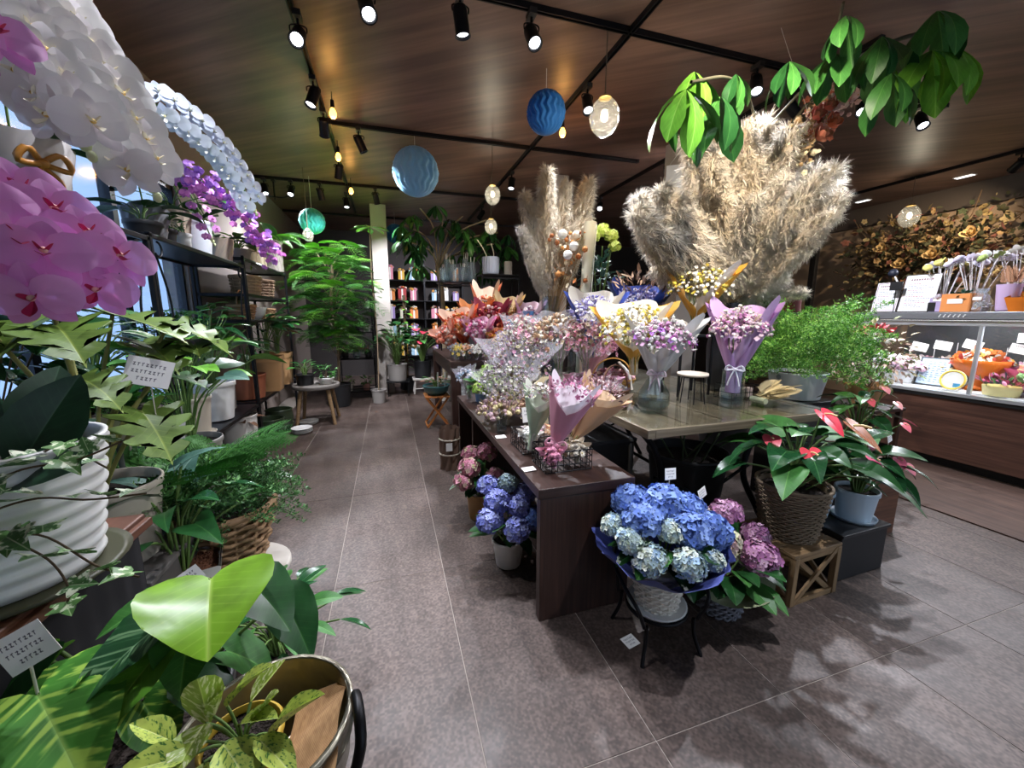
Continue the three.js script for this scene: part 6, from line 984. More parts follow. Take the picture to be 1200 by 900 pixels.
{ let i = 0; for (const [x, z] of [[.74, -4.6], [.86, -4.58], [.98, -4.56], [1.1, -4.55], [.8, -4.74], [.92, -4.7], [1.04, -4.68], [.74, -4.88], [.84, -4.86], [1.2, -4.56]]) { const c = [[0xf0d86a, 'yellow'], [0xe9ab7c, 'peach'], [0xf0eee8, 'white'], [0xd8b0d0, 'lilac'], [0xa9c4e0, 'pale blue'], [0xe8dc9a, 'cream'], [0xe090a8, 'rose'], [0x8fa8d0, 'blue'], [0xb9d48a, 'lime'], [0xdcd2ea, 'silver lilac']][i]; bouquet('mini_posy', `mini film-wrapped posy of ${c[1]} flowers at the front of the tall table`, [x, bt, z], [rr(-.25, .25), 1, rr(.1, .5)], 1.5, { h: .17, r: .09, clear: true, shape: { r0: .025, front: .25, ruff: .014 }, flowers: [{ n: 55, kinds: ['five', 'petal'], cols: [c[0], 0xf2f0ec, c[0]], s: .02 }] }); i++; } }
for (const [x, z, l] of [[1.62, -4.6, 'peach protea dried head in brown paper by the cotton bolls'], [1.78, -4.55, 'spray of dusty orange dried flowers by the protea']]) { const t = bouquet('dried_bouquet', l, [x, bt, z], [rr(0, .2), 1, .3], 1.5, { h: .36, r: .16, wrap: 0xb98a6a, shape: { r0: .025, front: .4 }, flowers: [{ n: 160, kinds: ['spike', 'petal'], cols: [0xc99068, 0xa87450, 0xe0c09c], s: .022 }] }); }
for (const [x, y, z, l] of [[1.56, 1.03, -4.44, 'white cotton boll'], [1.68, 1.04, -4.42, 'white cotton boll'], [1.8, 1.05, -4.42, 'white cotton boll']]) { const t = thing('cotton_boll', 'white cotton boll lying before the dried protea on the tall table', 'cotton', [x, bt, z + -.06], 0, 'cotton bolls'); part('fluff', new THREE.IcosahedronGeometry(.045, 2).translate(0, .05, 0), M(0xece8e0, .95), t); part('husk', floretG(5, .05, .5, .5), M(0x6a4a34, .8), t).position.y = .012; }

// ---------- hydrangeas ----------
const hyG = { blue: [0, 1].map(() => mopG(.085, [0x5f7fc8, 0x7c9ade, 0x4f6cb8, 0x93aee6], 120)), mint: [mopG(.065, [0xc3d2c0, 0xa9c0c8, 0xdfe4d4, 0x93b0cc], 100)], pink: [0, 1].map(() => mopG(.08, [0xc98fb4, 0xb878a4, 0xdcb4cc, 0xa8689a], 120)), blush: [mopG(.09, [0xd8bfae, 0xd0a4a8, 0xc9cda4, 0xe2d0c4], 120)], peri: [0, 1].map(() => mopG(.075, [0x7d83d2, 0x9aa0e2, 0x6a74c0, 0xaab4e8], 110)), rose: [0, 1].map(() => mopG(.07, [0xc07890, 0xb56a80, 0xd49aa8, 0xa8a07a], 100)), grey: [mopG(.06, [0x8ca0a4, 0xa4b8b4, 0x7c94a8], 90)] };
const hyLeaf = leafG('ovate', .15, .09, { droop: .3, fold: .25, wave: .015 });
function heads(t, list, y0) { const sg = new GB(); for (const [x, y, z, k, s] of list) { const h = part('flower_head', pick(hyG[k]), VC(.75), t); h.position.set(x, y, z); h.scale.setScalar(s || 1); h.rotation.set(z * 2.2, rr(0, 6), -x * 2.2); sg.tube([[x * .2, y0, z * .2], [x * .6, (y + y0) / 2, z * .6], [x, y, z]], .005, 6, 5); } part('stems', sg, stemG, t); }
function hLeaves(t, n, y0, y1, R, s = 1) { for (let i = 0; i < n; i++) { const a = i * 2.4, f = rnd(), l = part('leaf', hyLeaf, pick([G.deep, G.mid, G.deep]), t); l.position.set(R * .45 * Math.cos(a), y0 + (y1 - y0) * f, R * .45 * Math.sin(a)); aim(l, V(Math.cos(a), .15 + rr(-.3, .4), Math.sin(a)), rr(-.3, .3)); l.scale.setScalar(s * rr(.8, 1.15)); } }
{
  const t = thing('blue_hydrangea', 'blue hydrangea wrapped in navy paper in a white basket on the iron stand', 'plant', [1.13, .182, -1.36]);
  part('liner', lathe([[0, 0], [.09, 0], [.115, .2], [.11, .2], [.085, .01]], 28), M(0xd6d0c4, .8), t);
  basketWeave(t, .09, .118, .2, M(0xd9d3c6, .75), { rings: 12, th: .009, stakes: 16 });
  part('saucer', lathe([[0, -.008], [.12, -.008], [.135, .008], [.125, .008], [0, -.002]], 28), M(0xe4e2dc, .4), t);
  part('paper_wrap', sheet(60, 8, (u, v) => { const a = u * 2 * PI, q = .1 + .2 * v ** .8 + .02 * Math.sin(a * 5) * v + .008 * Math.sin(a * 13) * v; return [q * Math.cos(a), .15 + .19 * v - .06 * v * Math.abs(Math.sin(a * 2 + .5)) + .01 * Math.sin(a * 9) * v, q * Math.sin(a)]; }), M(0x3b468a, .6, { transmission: .08, thickness: 0 }), t, 'navy blue paper');
  hLeaves(t, 26, .24, .36, .22); 
  heads(t, [[-.12, .44, .02, 'blue', 1], [.02, .47, -.03, 'blue', 1.1], [.14, .43, -.02, 'blue', 1.05], [.06, .41, .1, 'blue', 1.05], [.2, .37, .08, 'blue', 1.05], [-.02, .33, .2, 'mint', 1], [-.2, .38, .06, 'mint', .95], [-.16, .34, .14, 'mint', 1], [-.04, .42, .1, 'mint', .8], [-.07, .45, -.14, 'blue', 1], [.12, .43, -.14, 'blue', 1], [.1, .32, .2, 'mint', .7], [-.22, .4, -.05, 'mint', .8]], .2);
}
card('white price card on a stick behind the blue hydrangea', [1.26, .45, -1.48], .2, .075, .055, { stick: .3, k: 0, roll: -.12 });
card('small cream tag between the two big hydrangeas', [1.5, .3, -1.52], .3, .07, .05, { stick: .3, k: 1, roll: .2 });
card('white price card lying on the floor by the iron stand', [1.0, .004, -1.36], .2, .07, .06, { stick: .003, lean: -1.5, k: 2 });
{
  const t = thing('pink_hydrangea', 'pink and blush hydrangea in a grey wicker basket on the floor', 'plant', [1.57, .001, -1.42]);
  basketWeave(t, .1, .14, .2, M(0x6f7078, .75), { rings: 11, th: .011, stakes: 16 }); part('soil', new THREE.CircleGeometry(.12, 24).rotateX(-PI / 2).translate(0, .17, 0), soilM, t);
  part('paper_wrap', sheet(48, 6, (u, v) => { const a = u * 2 * PI, q = .12 + .13 * v + .02 * Math.sin(a * 4 + 1) * v; return [q * Math.cos(a), .17 + .06 * v - .05 * v * (Math.sin(a * 2) ** 2), q * Math.sin(a)]; }), M(0xa8b08a, .7), t, 'pale green paper');
  hLeaves(t, 34, .2, .34, .3, 1.15);
  heads(t, [[-.07, .4, .04, 'blush', 1], [.1, .46, -.1, 'pink', 1], [.07, .36, .14, 'pink', 1.05], [.18, .38, .02, 'pink', .85], [-.02, .43, -.15, 'blush', .8]], .18);
}
{
  const t = thing('periwinkle_hydrangea', 'periwinkle hydrangea in a white pot under the bench front', 'plant', [.63, .001, -2.1]);
  pot(t, .075, .1, .17, whiteGlaze); hLeaves(t, 24, .2, .34, .18); heads(t, [[-.08, .44, .05, 'peri', 1], [.0, .52, .0, 'grey', 1], [.03, .42, .1, 'peri', .9], [-.14, .36, .1, 'peri', 1], [.0, .32, .17, 'peri', .95], [.11, .36, .14, 'blue', .75], [.1, .46, .03, 'peri', .85], [-.1, .48, -.08, 'peri', .9], [.14, .3, .1, 'peri', .8]], .15);
}
{
  const t = thing('rose_hydrangea', 'faded rose hydrangea in a kraft pot under the bench behind the periwinkle one', 'plant', [.6, .001, -2.72]);
  pot(t, .09, .11, .2, kraftM); hLeaves(t, 24, .22, .36, .18); heads(t, [[-.1, .42, .08, 'rose', 1.1], [.05, .5, .0, 'rose', 1.05], [-.15, .34, .12, 'rose', .95], [.08, .36, .12, 'rose', .9], [-.05, .46, -.1, 'rose', 1]], .18);
}
{ const t = thing('paper_bundle', 'bundle of brown dried bark wrapped under the far bench end', 'bundle', [.52, .001, -3.75]); part('bundle_body', sheet(24, 6, (u, v) => { const a = u * 2 * PI, q = .09 + .015 * Math.sin(a * 7 + v * 6); return [q * Math.cos(a), .42 * v, q * Math.sin(a)]; }), M(0x6a5242, .9), t); for (const y of [.15, .3]) part('twine', lathe([[.1, y], [.107, y + .008], [.1, y + .016]], 20), M(0xcfc4ae, .8), t); part('tag', boxAt(.06, .08, .003, -.02, .25, .112), cardBack, t); }
// ---------- anthuriums on the right ----------
const spathe = leafG('heart', .12, .11, { droop: .1, fold: .12, cols: 4 }), anL = leafG('heart', .24, .16, { droop: .35, fold: .22, wave: .02, cols: 4 }), anL2 = leafG('heart', .2, .13, { droop: .5, fold: .3, wave: .02, cols: 4 });
function anthurium(t, y0, n, R, h, blooms, s = 1) {
  clump(t, { n, y0, h, r: R, geos: [anL, anL2], mats: [G.glossy, G.deep, G.glossy, G.mid], out: .9, s0: .7 * s, s1: 1.1 * s, drop: .15, stem: .005 });
  const sg = new GB(); for (const [x, y, z, c, k, dx] of blooms) { const b = part('bloom', spathe, M(c, .22), t); b.position.set(x, y, z); aim(b, V((dx === undefined ? x : dx) - .3, -.55, .7)); b.scale.setScalar(k); part('spadix', new GB().tube([[0, .004, .01], [0, .02, .025], [0, .03, .045]], .004, 8, 6), M(0xd8c48a, .6), b); sg.tube([[x * .2, y0, z * .2], [x * .7, (y + y0) / 2, z * .6], [x, y, z]], .004, 6, 5); } part('bloom_stems', sg, stemG, t);
}
{
  const t = thing('red_anthurium', 'coral red anthurium with glossy leaves in a woven seagrass basket on the crate', 'plant', [2.09, .294, -1.49]);
  basketWeave(t, .13, .175, .3, M(0x7c6a54, .8), { rings: 22, th: .008, stakes: 20, flare: -.2 }); part('soil', new THREE.CircleGeometry(.155, 24).rotateX(-PI / 2).translate(0, .26, 0), soilM, t);
  anthurium(t, .27, 26, .3, .34, [[.0, .72, .1, 0xe23c4e, 1.25, .4], [-.14, .55, .16, 0xe04a55, 1.05, .1], [.3, .62, .05, 0x9c5a34, 1.7, .6], [.2, .5, .22, 0xd84e78, .8, .5], [-.2, .58, .0, 0xd6505c, .8, -.2]], 1);
}
{
  const t = thing('pale_pot_anthurium', 'pink-flowered anthurium in a pale blue pot on the black box', 'plant', [2.64, .291, -1.5]); pot(t, .085, .11, .19, M(0xb9cad6, .4), { saucer: true });
  anthurium(t, .17, 20, .2, .3, [[.05, .42, .14, 0xd86a80, .6], [-.05, .5, .05, 0xd87a90, .5], [.18, .36, .12, 0xe08a98, .6]], .8);
}
potted('blue_pot_foliage', 'broad green foliage in the second pale blue pot beside the basket', [2.45, .291, -1.6], [.07, .095, .17], M(0xa9c0d0, .4), (t, y) => clump(t, { n: 14, y0: y, h: .22, r: .16, geos: [anL2], mats: [G.glossy, G.mid], s0: .6, s1: .85, out: .8 }));
{
  const t = thing('tall_pink_anthurium', 'slim anthurium with small pink blooms on the brown box', 'plant', [3.02, .516, -1.78]); pot(t, .08, .1, .16, greyClay);
  anthurium(t, .14, 16, .16, .34, [[.05, .52, .1, 0xd98a90, .45], [.15, .42, .12, 0xe0a0a0, .5], [-.08, .45, .1, 0xd8606c, .5], [.2, .28, .15, 0xe2707c, .6]], .75);
}
card('white price card among the glossy anthurium leaves', [2.78, .52, -1.45], .3, .09, .045, { stick: .2, k: 0 });
card('white price card on the brown box before the cyclamen', [3.28, .52, -1.72], .3, .1, .045, { stick: .14, k: 1 });
{ // asparagus fern in a zinc bucket
  const st = thing('black_pedestal', 'black pedestal under the zinc bucket of asparagus fern', 'pedestal', [3.12, 0, -2.3]); part('column', boxAt(.34, .82, .34, 0, .41, 0, .006), M(0x1a1a1b, .6), st); part('top_plate', boxAt(.38, .025, .38, 0, .8325, 0, .004), blackMetal, st);
  const t = thing('asparagus_bucket', 'billowing light green asparagus fern in a pale zinc bucket', 'plant', [3.12, .846, -2.3]);
  part('bucket', lathe([[0, 0], [.16, 0], [.165, .01], [.2, .2], [.206, .205], [.204, .215], [.195, .215], [.16, .02]], 36), M(0xcfd8da, .35, { metalness: .4 }), t);
  for (const s of [-1, 1]) part('bucket_ear', lathe([[0, 0], [.02, 0], [.02, .006], [0, .006]], 10).rotateZ(PI / 2 * s).translate(s * .2, .18, 0), M(0x8d989c, .4, { metalness: .6 }), t);
  part('soil', new THREE.CircleGeometry(.185, 24).rotateX(-PI / 2).translate(0, .19, 0), soilM, t);
  fluff(t, { sprays: 190, len: .42, needles: 210, y0: .2, r0: .22, rise: 1.05, droop: .4, s: .021, cols: [0x5a9a32, 0x7ab848, 0x4a8a34, 0x93c85a, 0x3f7a30], spread: .08, dome: .34 });
}
{ const t = thing('red_candle', 'dark red pillar candle on a black bracket behind the asparagus fern', 'candle', [3.55, 1.53, -2.75]); part('wax', lathe([[0, 0], [.07, 0], [.072, .006], [.072, .17], [.062, .178], [0, .17]], 26), M(0x7a2426, .5), t); part('wick', new GB().bar([0, .17, 0], [0, .195, 0], .003, 5), blackPlastic, t); const s = thing('candle_stand', 'tall slim black stand under the dark red candle', 'stand', [3.55, 0, -2.75]); part('pole', lathe([[0, 0], [.13, 0], [.13, .02], [.02, .04], [.018, 1.5], [.09, 1.51], [.09, 1.528], [0, 1.528]], 20), blackMetal, s); part('collar', lathe([[.019, .8], [.03, .81], [.019, .82]], 12), blackMetal, s); }
{ // cyclamen between the fern and the counter
  const st = thing('flower_stand', 'dark wood flower stand by the counter end', 'stand', [4.05, 0, -2.35]); part('top', boxAt(.4, .03, .4, 0, .7, 0, .004), darkWood, st); for (const [x, z] of [[-1, -1], [1, -1], [1, 1], [-1, 1]]) part('leg', boxAt(.035, .685, .035, x * .17, .3425, z * .17), darkWood, st);
  const t = thing('speckled_plant', 'pink and cream speckled plant in kraft paper on the dark flower stand', 'plant', [4.05, .716, -2.35]); part('pot_wrap', wrapG(.2, .17, { r0: .09, front: .15, ruff: .015 }), kraftM, t);
  bush(t, { n: 420, y0: .12, rx: .3, ry: .28, L: .055, W: .035, mat: VC(.6), c1: 0xe0b8ac, c2: 0x6a8a4c, cy: .32 });
  const r = new GB(); dome(r, { n: 26, R: .13, y: .62, kinds: ['petal', 'five'], cols: [0xc02834, 0xd84050], s: .045 }); dome(r, { n: 14, R: .1, y: .55, kinds: ['petal', 'five'], cols: [0xf0eeee], s: .045 }); stuff(part('red_blooms', r, VC(.5), t, 'red and white blooms'));
}
{ const t = thing('black_bucket', 'large black bucket in the shadow under the glass-topped table', 'bucket', [2.05, .001, -2.25]); part('shell', lathe([[0, 0], [.22, 0], [.27, .5], [.285, .505], [.285, .53], [.27, .53], [.21, .02]], 34), M(0x101012, .5), t); part('soil', new THREE.CircleGeometry(.262, 26).rotateX(-PI / 2).translate(0, .46, 0), soilM, t); const b = new GB(); for (let i = 0; i < 6; i++) b.bar([rr(-.1, .1), .4, rr(-.1, .1)], [rr(-.2, .2), .7, rr(-.2, .2)], .006, 5); part('cut_stems', b, M(0x4a5a3a, .7), t); }
{ const t = thing('storage_box', 'grey storage box in the shadow behind the black bucket', 'box', [1.75, .001, -3.0]); part('box_body', boxAt(.4, .45, .5, 0, .225, 0, .01), M(0x3c3c3f, .7), t); part('lid', boxAt(.43, .03, .53, 0, .465, 0, .006), M(0x4a4a4e, .6), t); }
// ---------- branch of broad leaves under the ceiling ----------
{
  const O = [3.3, .001, -3.15], t = thing('tall_pachira', 'tall pachira whose bright leaf fans hang under the ceiling on the right', 'tree', O);
  pot(t, .2, .24, .4, darkPot); const w = new GB(), rp = p => rel([p], O)[0];
  w.tube([[0, .35, 0], [.02, 1.2, 0], [-.03, 2.2, .05], [-.1, 2.75, .2]], .04, 16, 8);
  const fans = [[1.62, 2.72, -2.0, 1.25, 1], [1.9, 2.75, -2.05, 1.15, 0], [1.75, 2.88, -2.1, 1.0, 1], [2.1, 2.95, -2.15, .7, 0], [2.45, 3.05, -2.1, .85, 0], [2.75, 3.12, -2.05, .95, 0], [3.0, 3.2, -1.95, 1.1, 0], [3.3, 3.12, -1.85, 1.3, 1], [3.05, 2.98, -1.9, 1.05, 0], [3.6, 3.22, -1.9, 1.25, 1], [3.45, 3.25, -2.05, 1.1, 1], [2.6, 3.2, -1.9, .85, 0], [3.2, 3.28, -1.8, 1.1, 1]];
  w.tube([[-.1, 2.7, .2], rp([2.9, 2.9, -2.7]), rp([2.4, 2.98, -2.35]), rp([2.0, 2.9, -2.12]), rp([1.65, 2.76, -2.0])], .009, 24, 6);
  w.tube([[-.1, 2.7, .2], rp([3.15, 3.1, -2.5]), rp([3.2, 3.25, -2.1]), rp([3.6, 3.35, -1.9])], .013, 18, 6); w.tube([rp([2.9, 2.95, -2.6]), rp([2.9, 3.2, -2.2]), rp([2.6, 3.28, -1.92])], .009, 10, 5);
  part('trunk', w, M(0x4d4a38, .85), t);
  const lf = [leafG('obov', .3, .12, { droop: .3, fold: .2, cols: 4, tip: .1 }), leafG('obov', .26, .11, { droop: .45, fold: .25, cols: 4, tip: .1 })];
  for (const [x, y, z, s, br] of fans) { const A = rr(0, 6), c = V(...rp([x, y, z])); for (let i = 0; i < 6; i++) { const a = A + i * 1.05, l = part('leaf', pick(lf), br ? pick([G.fresh, G.mid, G.fresh]) : pick([G.mid, G.deep, G.mid]), t); l.position.copy(c); aim(l, V(Math.cos(a), -.75 + rr(-.25, .25), Math.sin(a) * .8), rr(-.25, .25)); l.scale.setScalar(s * rr(.85, 1.1)); } }
}
{ // dried flower swag hung from wires
  const O = [3.1, 2.9, -2.45], t = thing('dried_flower_swag', 'hanging swag of orange and dusty pink dried flowers beneath the ceiling', 'dried flowers', O);
  const g = new GB(), C = [0xb86a52, 0xcf8468, 0x9a4a42, 0xd8b4b0, 0xb99c7c, 0x8a7a5a, 0xe2ccc8]; for (let i = 0; i < 520; i++) { const f = rnd(), p = V(-.22 + .55 * f + rr(-.1, .1), -.28 + .62 * f + rr(-.13, .13), rr(-.1, .12)); g.add(flG[pick(['petal', 'five', 'spike', 'puff'])], aimM(p, V(rr(-1, 1), rr(-.5, 1), rr(-.2, 1)), rr(-2, 2), rr(.014, .032)), col(f > .7 ? pick([0xd8b4b0, 0xe2ccc8, 0xcfa6a4]) : f < .4 ? pick([0xb99c7c, 0x8a7a5a, 0xa88a60, 0xd8cfae]) : pick(C))); } stuff(part('dried_heads', g, VC(.85), t));
  for (const [x, y, z, r, c] of [[.08, -.02, .12, .08, 0xc9623c], [-.02, -.12, .12, .09, 0xc0705a], [.05, .1, .1, .07, 0xb05548], [-.06, .02, .1, .07, 0xa8443c]]) { const b = part('blossom', rose(r, c, 0xd99a78), VC(.7), t); b.position.set(x, y, z); b.rotation.set(1.1, 0, 0); }
  part('hanging_wire', new GB().bar([.0, .1, 0], [-.35, H - O[1], .0], .002, 4).bar([0, .1, 0], [.5, H - O[1], 0], .002, 4), M(0xb9b5ae, .5), t);
}
{ const t = thing('hanging_sign', 'white notice board hung on the grey pillar behind the branch', 'sign', [3.2, 2.98, -3.95], -.6); part('board', boxAt(.3, .36, .012, 0, 0, 0, .003), M(0xdfe2e4, .6), t); part('cord', new GB().bar([-.12, .18, 0], [0, .34, 0], .003, 4).bar([.12, .18, 0], [0, .34, 0], .003, 4), M(0xc9c6c0, .7), t); part('print', new THREE.PlaneGeometry(.2, .1).translate(0, -.06, .008), new THREE.MeshPhysicalMaterial({ map: textTex(128, 64, (x, w, h) => { x.fillStyle = '#dfe2e4'; x.fillRect(0, 0, w, h); x.strokeStyle = '#9aa0a6'; x.lineWidth = 4; for (let i = 0; i < 3; i++) { x.beginPath(); x.moveTo(14, 16 + i * 16); x.lineTo(w - 20 - i * 14, 16 + i * 16); x.stroke(); } }), roughness: .7 }), t); }

// ---------- goods on the refrigerator counter ----------
const CT = 1.536;
function menuT(lines, title, frame) { return new THREE.MeshPhysicalMaterial({ map: textTex(256, 340, (x, w, h) => { x.fillStyle = '#e9e9ee'; x.fillRect(0, 0, w, h); if (frame) { x.strokeStyle = '#8a5a5a'; x.lineWidth = 5; x.strokeRect(12, 12, w - 24, h - 24); } x.fillStyle = '#8a6a70'; for (let i = 0; i < 9; i++) x.fillRect(40 + i * 19, 34, 13, 16); for (let r = 0; r < lines; r++) { x.fillStyle = r % 3 ? '#8d8f9c' : '#a8727a'; let X = 34; const n = 5 + (r * 7) % 5; for (let i = 0; i < n; i++) { const ww = 8 + (i * 5 + r * 3) % 14; x.fillRect(X, 78 + r * (240 / lines), ww, 7); X += ww + 6; } } }), roughness: .5, side: THREE.DoubleSide }); }
function menu(label, pos, w, h, m) { const t = thing('menu_stand', label, 'sign', pos, -PI / 2); const b = part('board', boxAt(w, h, .01, 0, h / 2, 0, .002), M(0x3a2f2c, .5), t); b.rotation.x = -.2; part('print', new THREE.PlaneGeometry(w * .95, h * .95).translate(0, h / 2, .006), m, b); part('prop', new GB().add(bx(w * .4, .008, .1), TR(0, .006, -.07)), M(0xd9dcde, .4), t); }
menu('framed order menu standing at the counter end beside the black spotlight tag', [5.32, CT + .001, -3.05], .24, .34, menuT(9, '', true)); menu('larger white notice board standing on the counter next to the framed menu', [5.3, CT + .001, -2.76], .3, .4, menuT(12, '', false));
{ const t = thing('clip_tag', 'small black clip tag between the two counter menus', 'tag', [5.26, CT + .24, -2.93]); part('tag_face', boxAt(.006, .09, .11, 0, .04, 0, .002), blackPlastic, t); part('rod', new GB().bar([.02, -.24, 0], [.004, .04, 0], .004, 6), blackMetal, t); part('tag_base', lathe([[0, -.239], [.03, -.239], [.03, -.233], [0, -.233]], 14), blackMetal, t); }
{ const t = thing('pin_stick', 'dark ball on a white stick leaning above the counter menus', 'ornament', [5.5, CT, -3.0]); part('stick', new GB().bar([0, .01, .12], [0, .42, -.1], .008, 6), M(0xe6e6e6, .5), t); part('ball', new THREE.SphereGeometry(.045, 14, 10).translate(0, .44, -.11), M(0x2a2e3c, .4), t); part('foot', lathe([[0, 0], [.04, 0], [.04, .012], [0, .012]], 14).translate(0, 0, .12), M(0xe6e6e6, .5), t); }
function lolly(label, pos, n, colors, pc, h = .35) {           // flowers on straight sticks in a small pot
  const t = thing('stick_flowers', label, 'flowers', pos); part('pot', potG(.06, .075, .16, { rim: .004, wall: .004 }), M(pc, .45), t); const sg = new GB();
  for (let i = 0; i < n; i++) { const a = i * 2.4, q = Math.sqrt((i + .5) / n), x = Math.cos(a) * q * .17, z = Math.sin(a) * q * .2, y = h + .16 - q * .05 + rr(-.02, .02); sg.bar([x * .2, .1, z * .2], [x, y, z], .004, 5); const b = part('flower_head', pick(lollyG), M(pick(colors), .7), t); b.position.set(x, y, z); b.rotation.set(0, rr(0, 6), PI / 2 * .5); } part('sticks', sg, M(0xd9d2d4, .6), t);
}
const lollyG = [floretG(7, .045, .3, .8), new THREE.SphereGeometry(.04, 12, 8).scale(1, .7, 1), floretG(5, .05, .4, .9)];
lolly('white and yellow flowers on long sticks in a white pot on the counter', [5.45, CT + .001, -2.62], 14, [0xe9e9e4, 0xe4d97a, 0xd8d4e2], 0xd6d6d8); lolly('lilac and white stick flowers in a lilac pot on the counter', [5.42, CT + .001, -2.38], 14, [0xd9d0e4, 0xeceaea, 0xa9bc6a, 0xe2d8ee], 0xc6b2d2, .38); lolly('pale blush stick flowers in a frosted pot on the counter', [5.48, CT + .001, -2.12], 12, [0xd8d4cc, 0xe2d8d4, 0xcfc8c4], 0xd8dade, .4); lolly('grey-white stick flowers in a purple pot by the counter end of view', [5.46, CT + .001, -1.92], 14, [0xc9c6be, 0xd6d0c8, 0xbfbab0], 0xa893bc, .4);
{ const t = thing('orange_gift_box', 'open orange gift box with leafy filling on the counter', 'gift box', [5.28, CT + .001, -2.4]); for (const [w, d, x, z] of [[.012, .2, -.09, 0], [.012, .2, .09, 0], [.18, .012, 0, .1], [.18, .012, 0, -.1]]) part('box_side', boxAt(w, .17, d, x, .085, z, .003), M(0xd98a4a, .6), t); part('box_base', boxAt(.18, .01, .2, 0, .006, 0), M(0xc97a3c, .6), t); bush(t, { n: 60, y0: .08, rx: .08, ry: .05, L: .06, W: .03, mat: G.blueg, stems: 0 }); part('label_card', boxAt(.002, .045, .11, -.1, .1, 0), cardBack, t); }
{ const t = thing('orange_tray_box', 'bright orange slanted paper tray at the counter edge', 'gift box', [5.3, CT + .001, -1.95]); part('tray', sheet(4, 3, (u, v) => { const i = Math.round(u * 4) % 4, X = [-1, 1, 1, -1][i], Z = [-1, -1, 1, 1][i], w = .1 + .03 * v; return [X * w, .12 * v + (X > 0 ? .06 * v : 0), Z * w]; }), M(0xe07a1c, .55), t); const g = new GB(); dome(g, { n: 30, R: .09, y: .08, kinds: ['petal'], cols: [0xf0b040, 0xe88a2c, 0xf4d06a], s: .04 }); stuff(part('candy', g, VC(.5), t)); }
{ const t = thing('lilac_sleeve', 'tall lilac paper sleeve with wheat ears standing on the counter', 'gift bag', [5.32, CT + .001, -2.12]); part('sleeve', lathe([[0, 0], [.05, 0], [.06, .02], [.08, .24], [.076, .24], [.055, .03]], 20), M(0xc4a9cc, .6), t); const w = [frondG(.2, .05, 14, { droop: .1, lw: .2 })]; for (let i = 0; i < 9; i++) { const l = part('wheat_ear', w[0], M(0xb98a6a, .85), t); l.position.set(rr(-.03, .03), .22, rr(-.04, .04)); aim(l, V(rr(-.4, .4), 1.4, rr(-.5, .5))); } }
{ const t = thing('clear_gift_bag', 'clear bag of white petals with a tag on the counter', 'gift bag', [5.26, CT + .001, -2.26]); part('bag', lathe([[0, 0], [.055, 0], [.06, .02], [.055, .14], [.03, .17], [.05, .21], [.047, .21], [.027, .17]], 20), M(0xe4e8ec, .1, { transmission: .8, thickness: 0 }), t); const g = new GB(); dome(g, { n: 46, R: .048, y: .04, kinds: ['petal', 'five'], cols: [0xf0eeea, 0xe4d8d4], s: .025, flat: .8 }); stuff(part('petals', g, VC(.7), t)); part('tag', boxAt(.003, .03, .06, -.06, .12, 0), cardBack, t); }
{ const t = thing('purple_gift_bag', 'small lilac and black gift bag beside the orange gift box', 'gift bag', [5.27, CT + .001, -2.56]); part('bag', boxAt(.08, .14, .11, 0, .07, 0, .006), M(0xa99ac4, .5), t); part('bag_panel', boxAt(.004, .09, .06, -.041, .05, -.03), blackPlastic, t); part('tag', boxAt(.003, .03, .07, -.044, .12, .01), cardBack, t); const g = new GB(); dome(g, { n: 26, R: .05, y: .14, kinds: ['five', 'puff'], cols: [0xe8e4ee, 0xd8c0cc, 0xc9a0b4], s: .018 }); stuff(part('topping', g, VC(.7), t)); }
{ const t = thing('gold_flower_tray', 'tray of golden dried flowers at the counter end behind the menu', 'dried flowers', [5.6, CT + .001, -3.02]); part('tray', boxAt(.26, .2, .26, 0, .1, 0, .006), M(0x4a4038, .7), t); const g = new GB(); dome(g, { n: 150, R: .2, y: .22, kinds: ['petal', 'spike', 'five'], cols: [0xc9903c, 0xe0b45c, 0xb06a34, 0xa83a2c], s: .026, flat: .5 }); stuff(part('flowers', g, VC(.8), t)); }
{ const t = thing('dried_cluster', 'golden brown dried cluster on one stem behind the orange gift box', 'dried flowers', [5.62, CT + .001, -2.38]); part('bottle', lathe([[0, 0], [.045, 0], [.05, .1], [.02, .16], [.02, .2], [.016, .2], [.016, .14]], 18), M(0x8a7a5c, .3), t); const g = new GB(); dome(g, { n: 190, R: .14, y: .34, kinds: ['puff', 'five'], cols: [0xb9904c, 0xd0aa62, 0x9a743c, 0xc9a890], s: .016, flat: .6 }); stuff(part('flowers', g, VC(.85), t)); part('stem', new GB().bar([0, .1, 0], [0, .36, 0], .008, 6), M(0xc9b078, .8), t); }
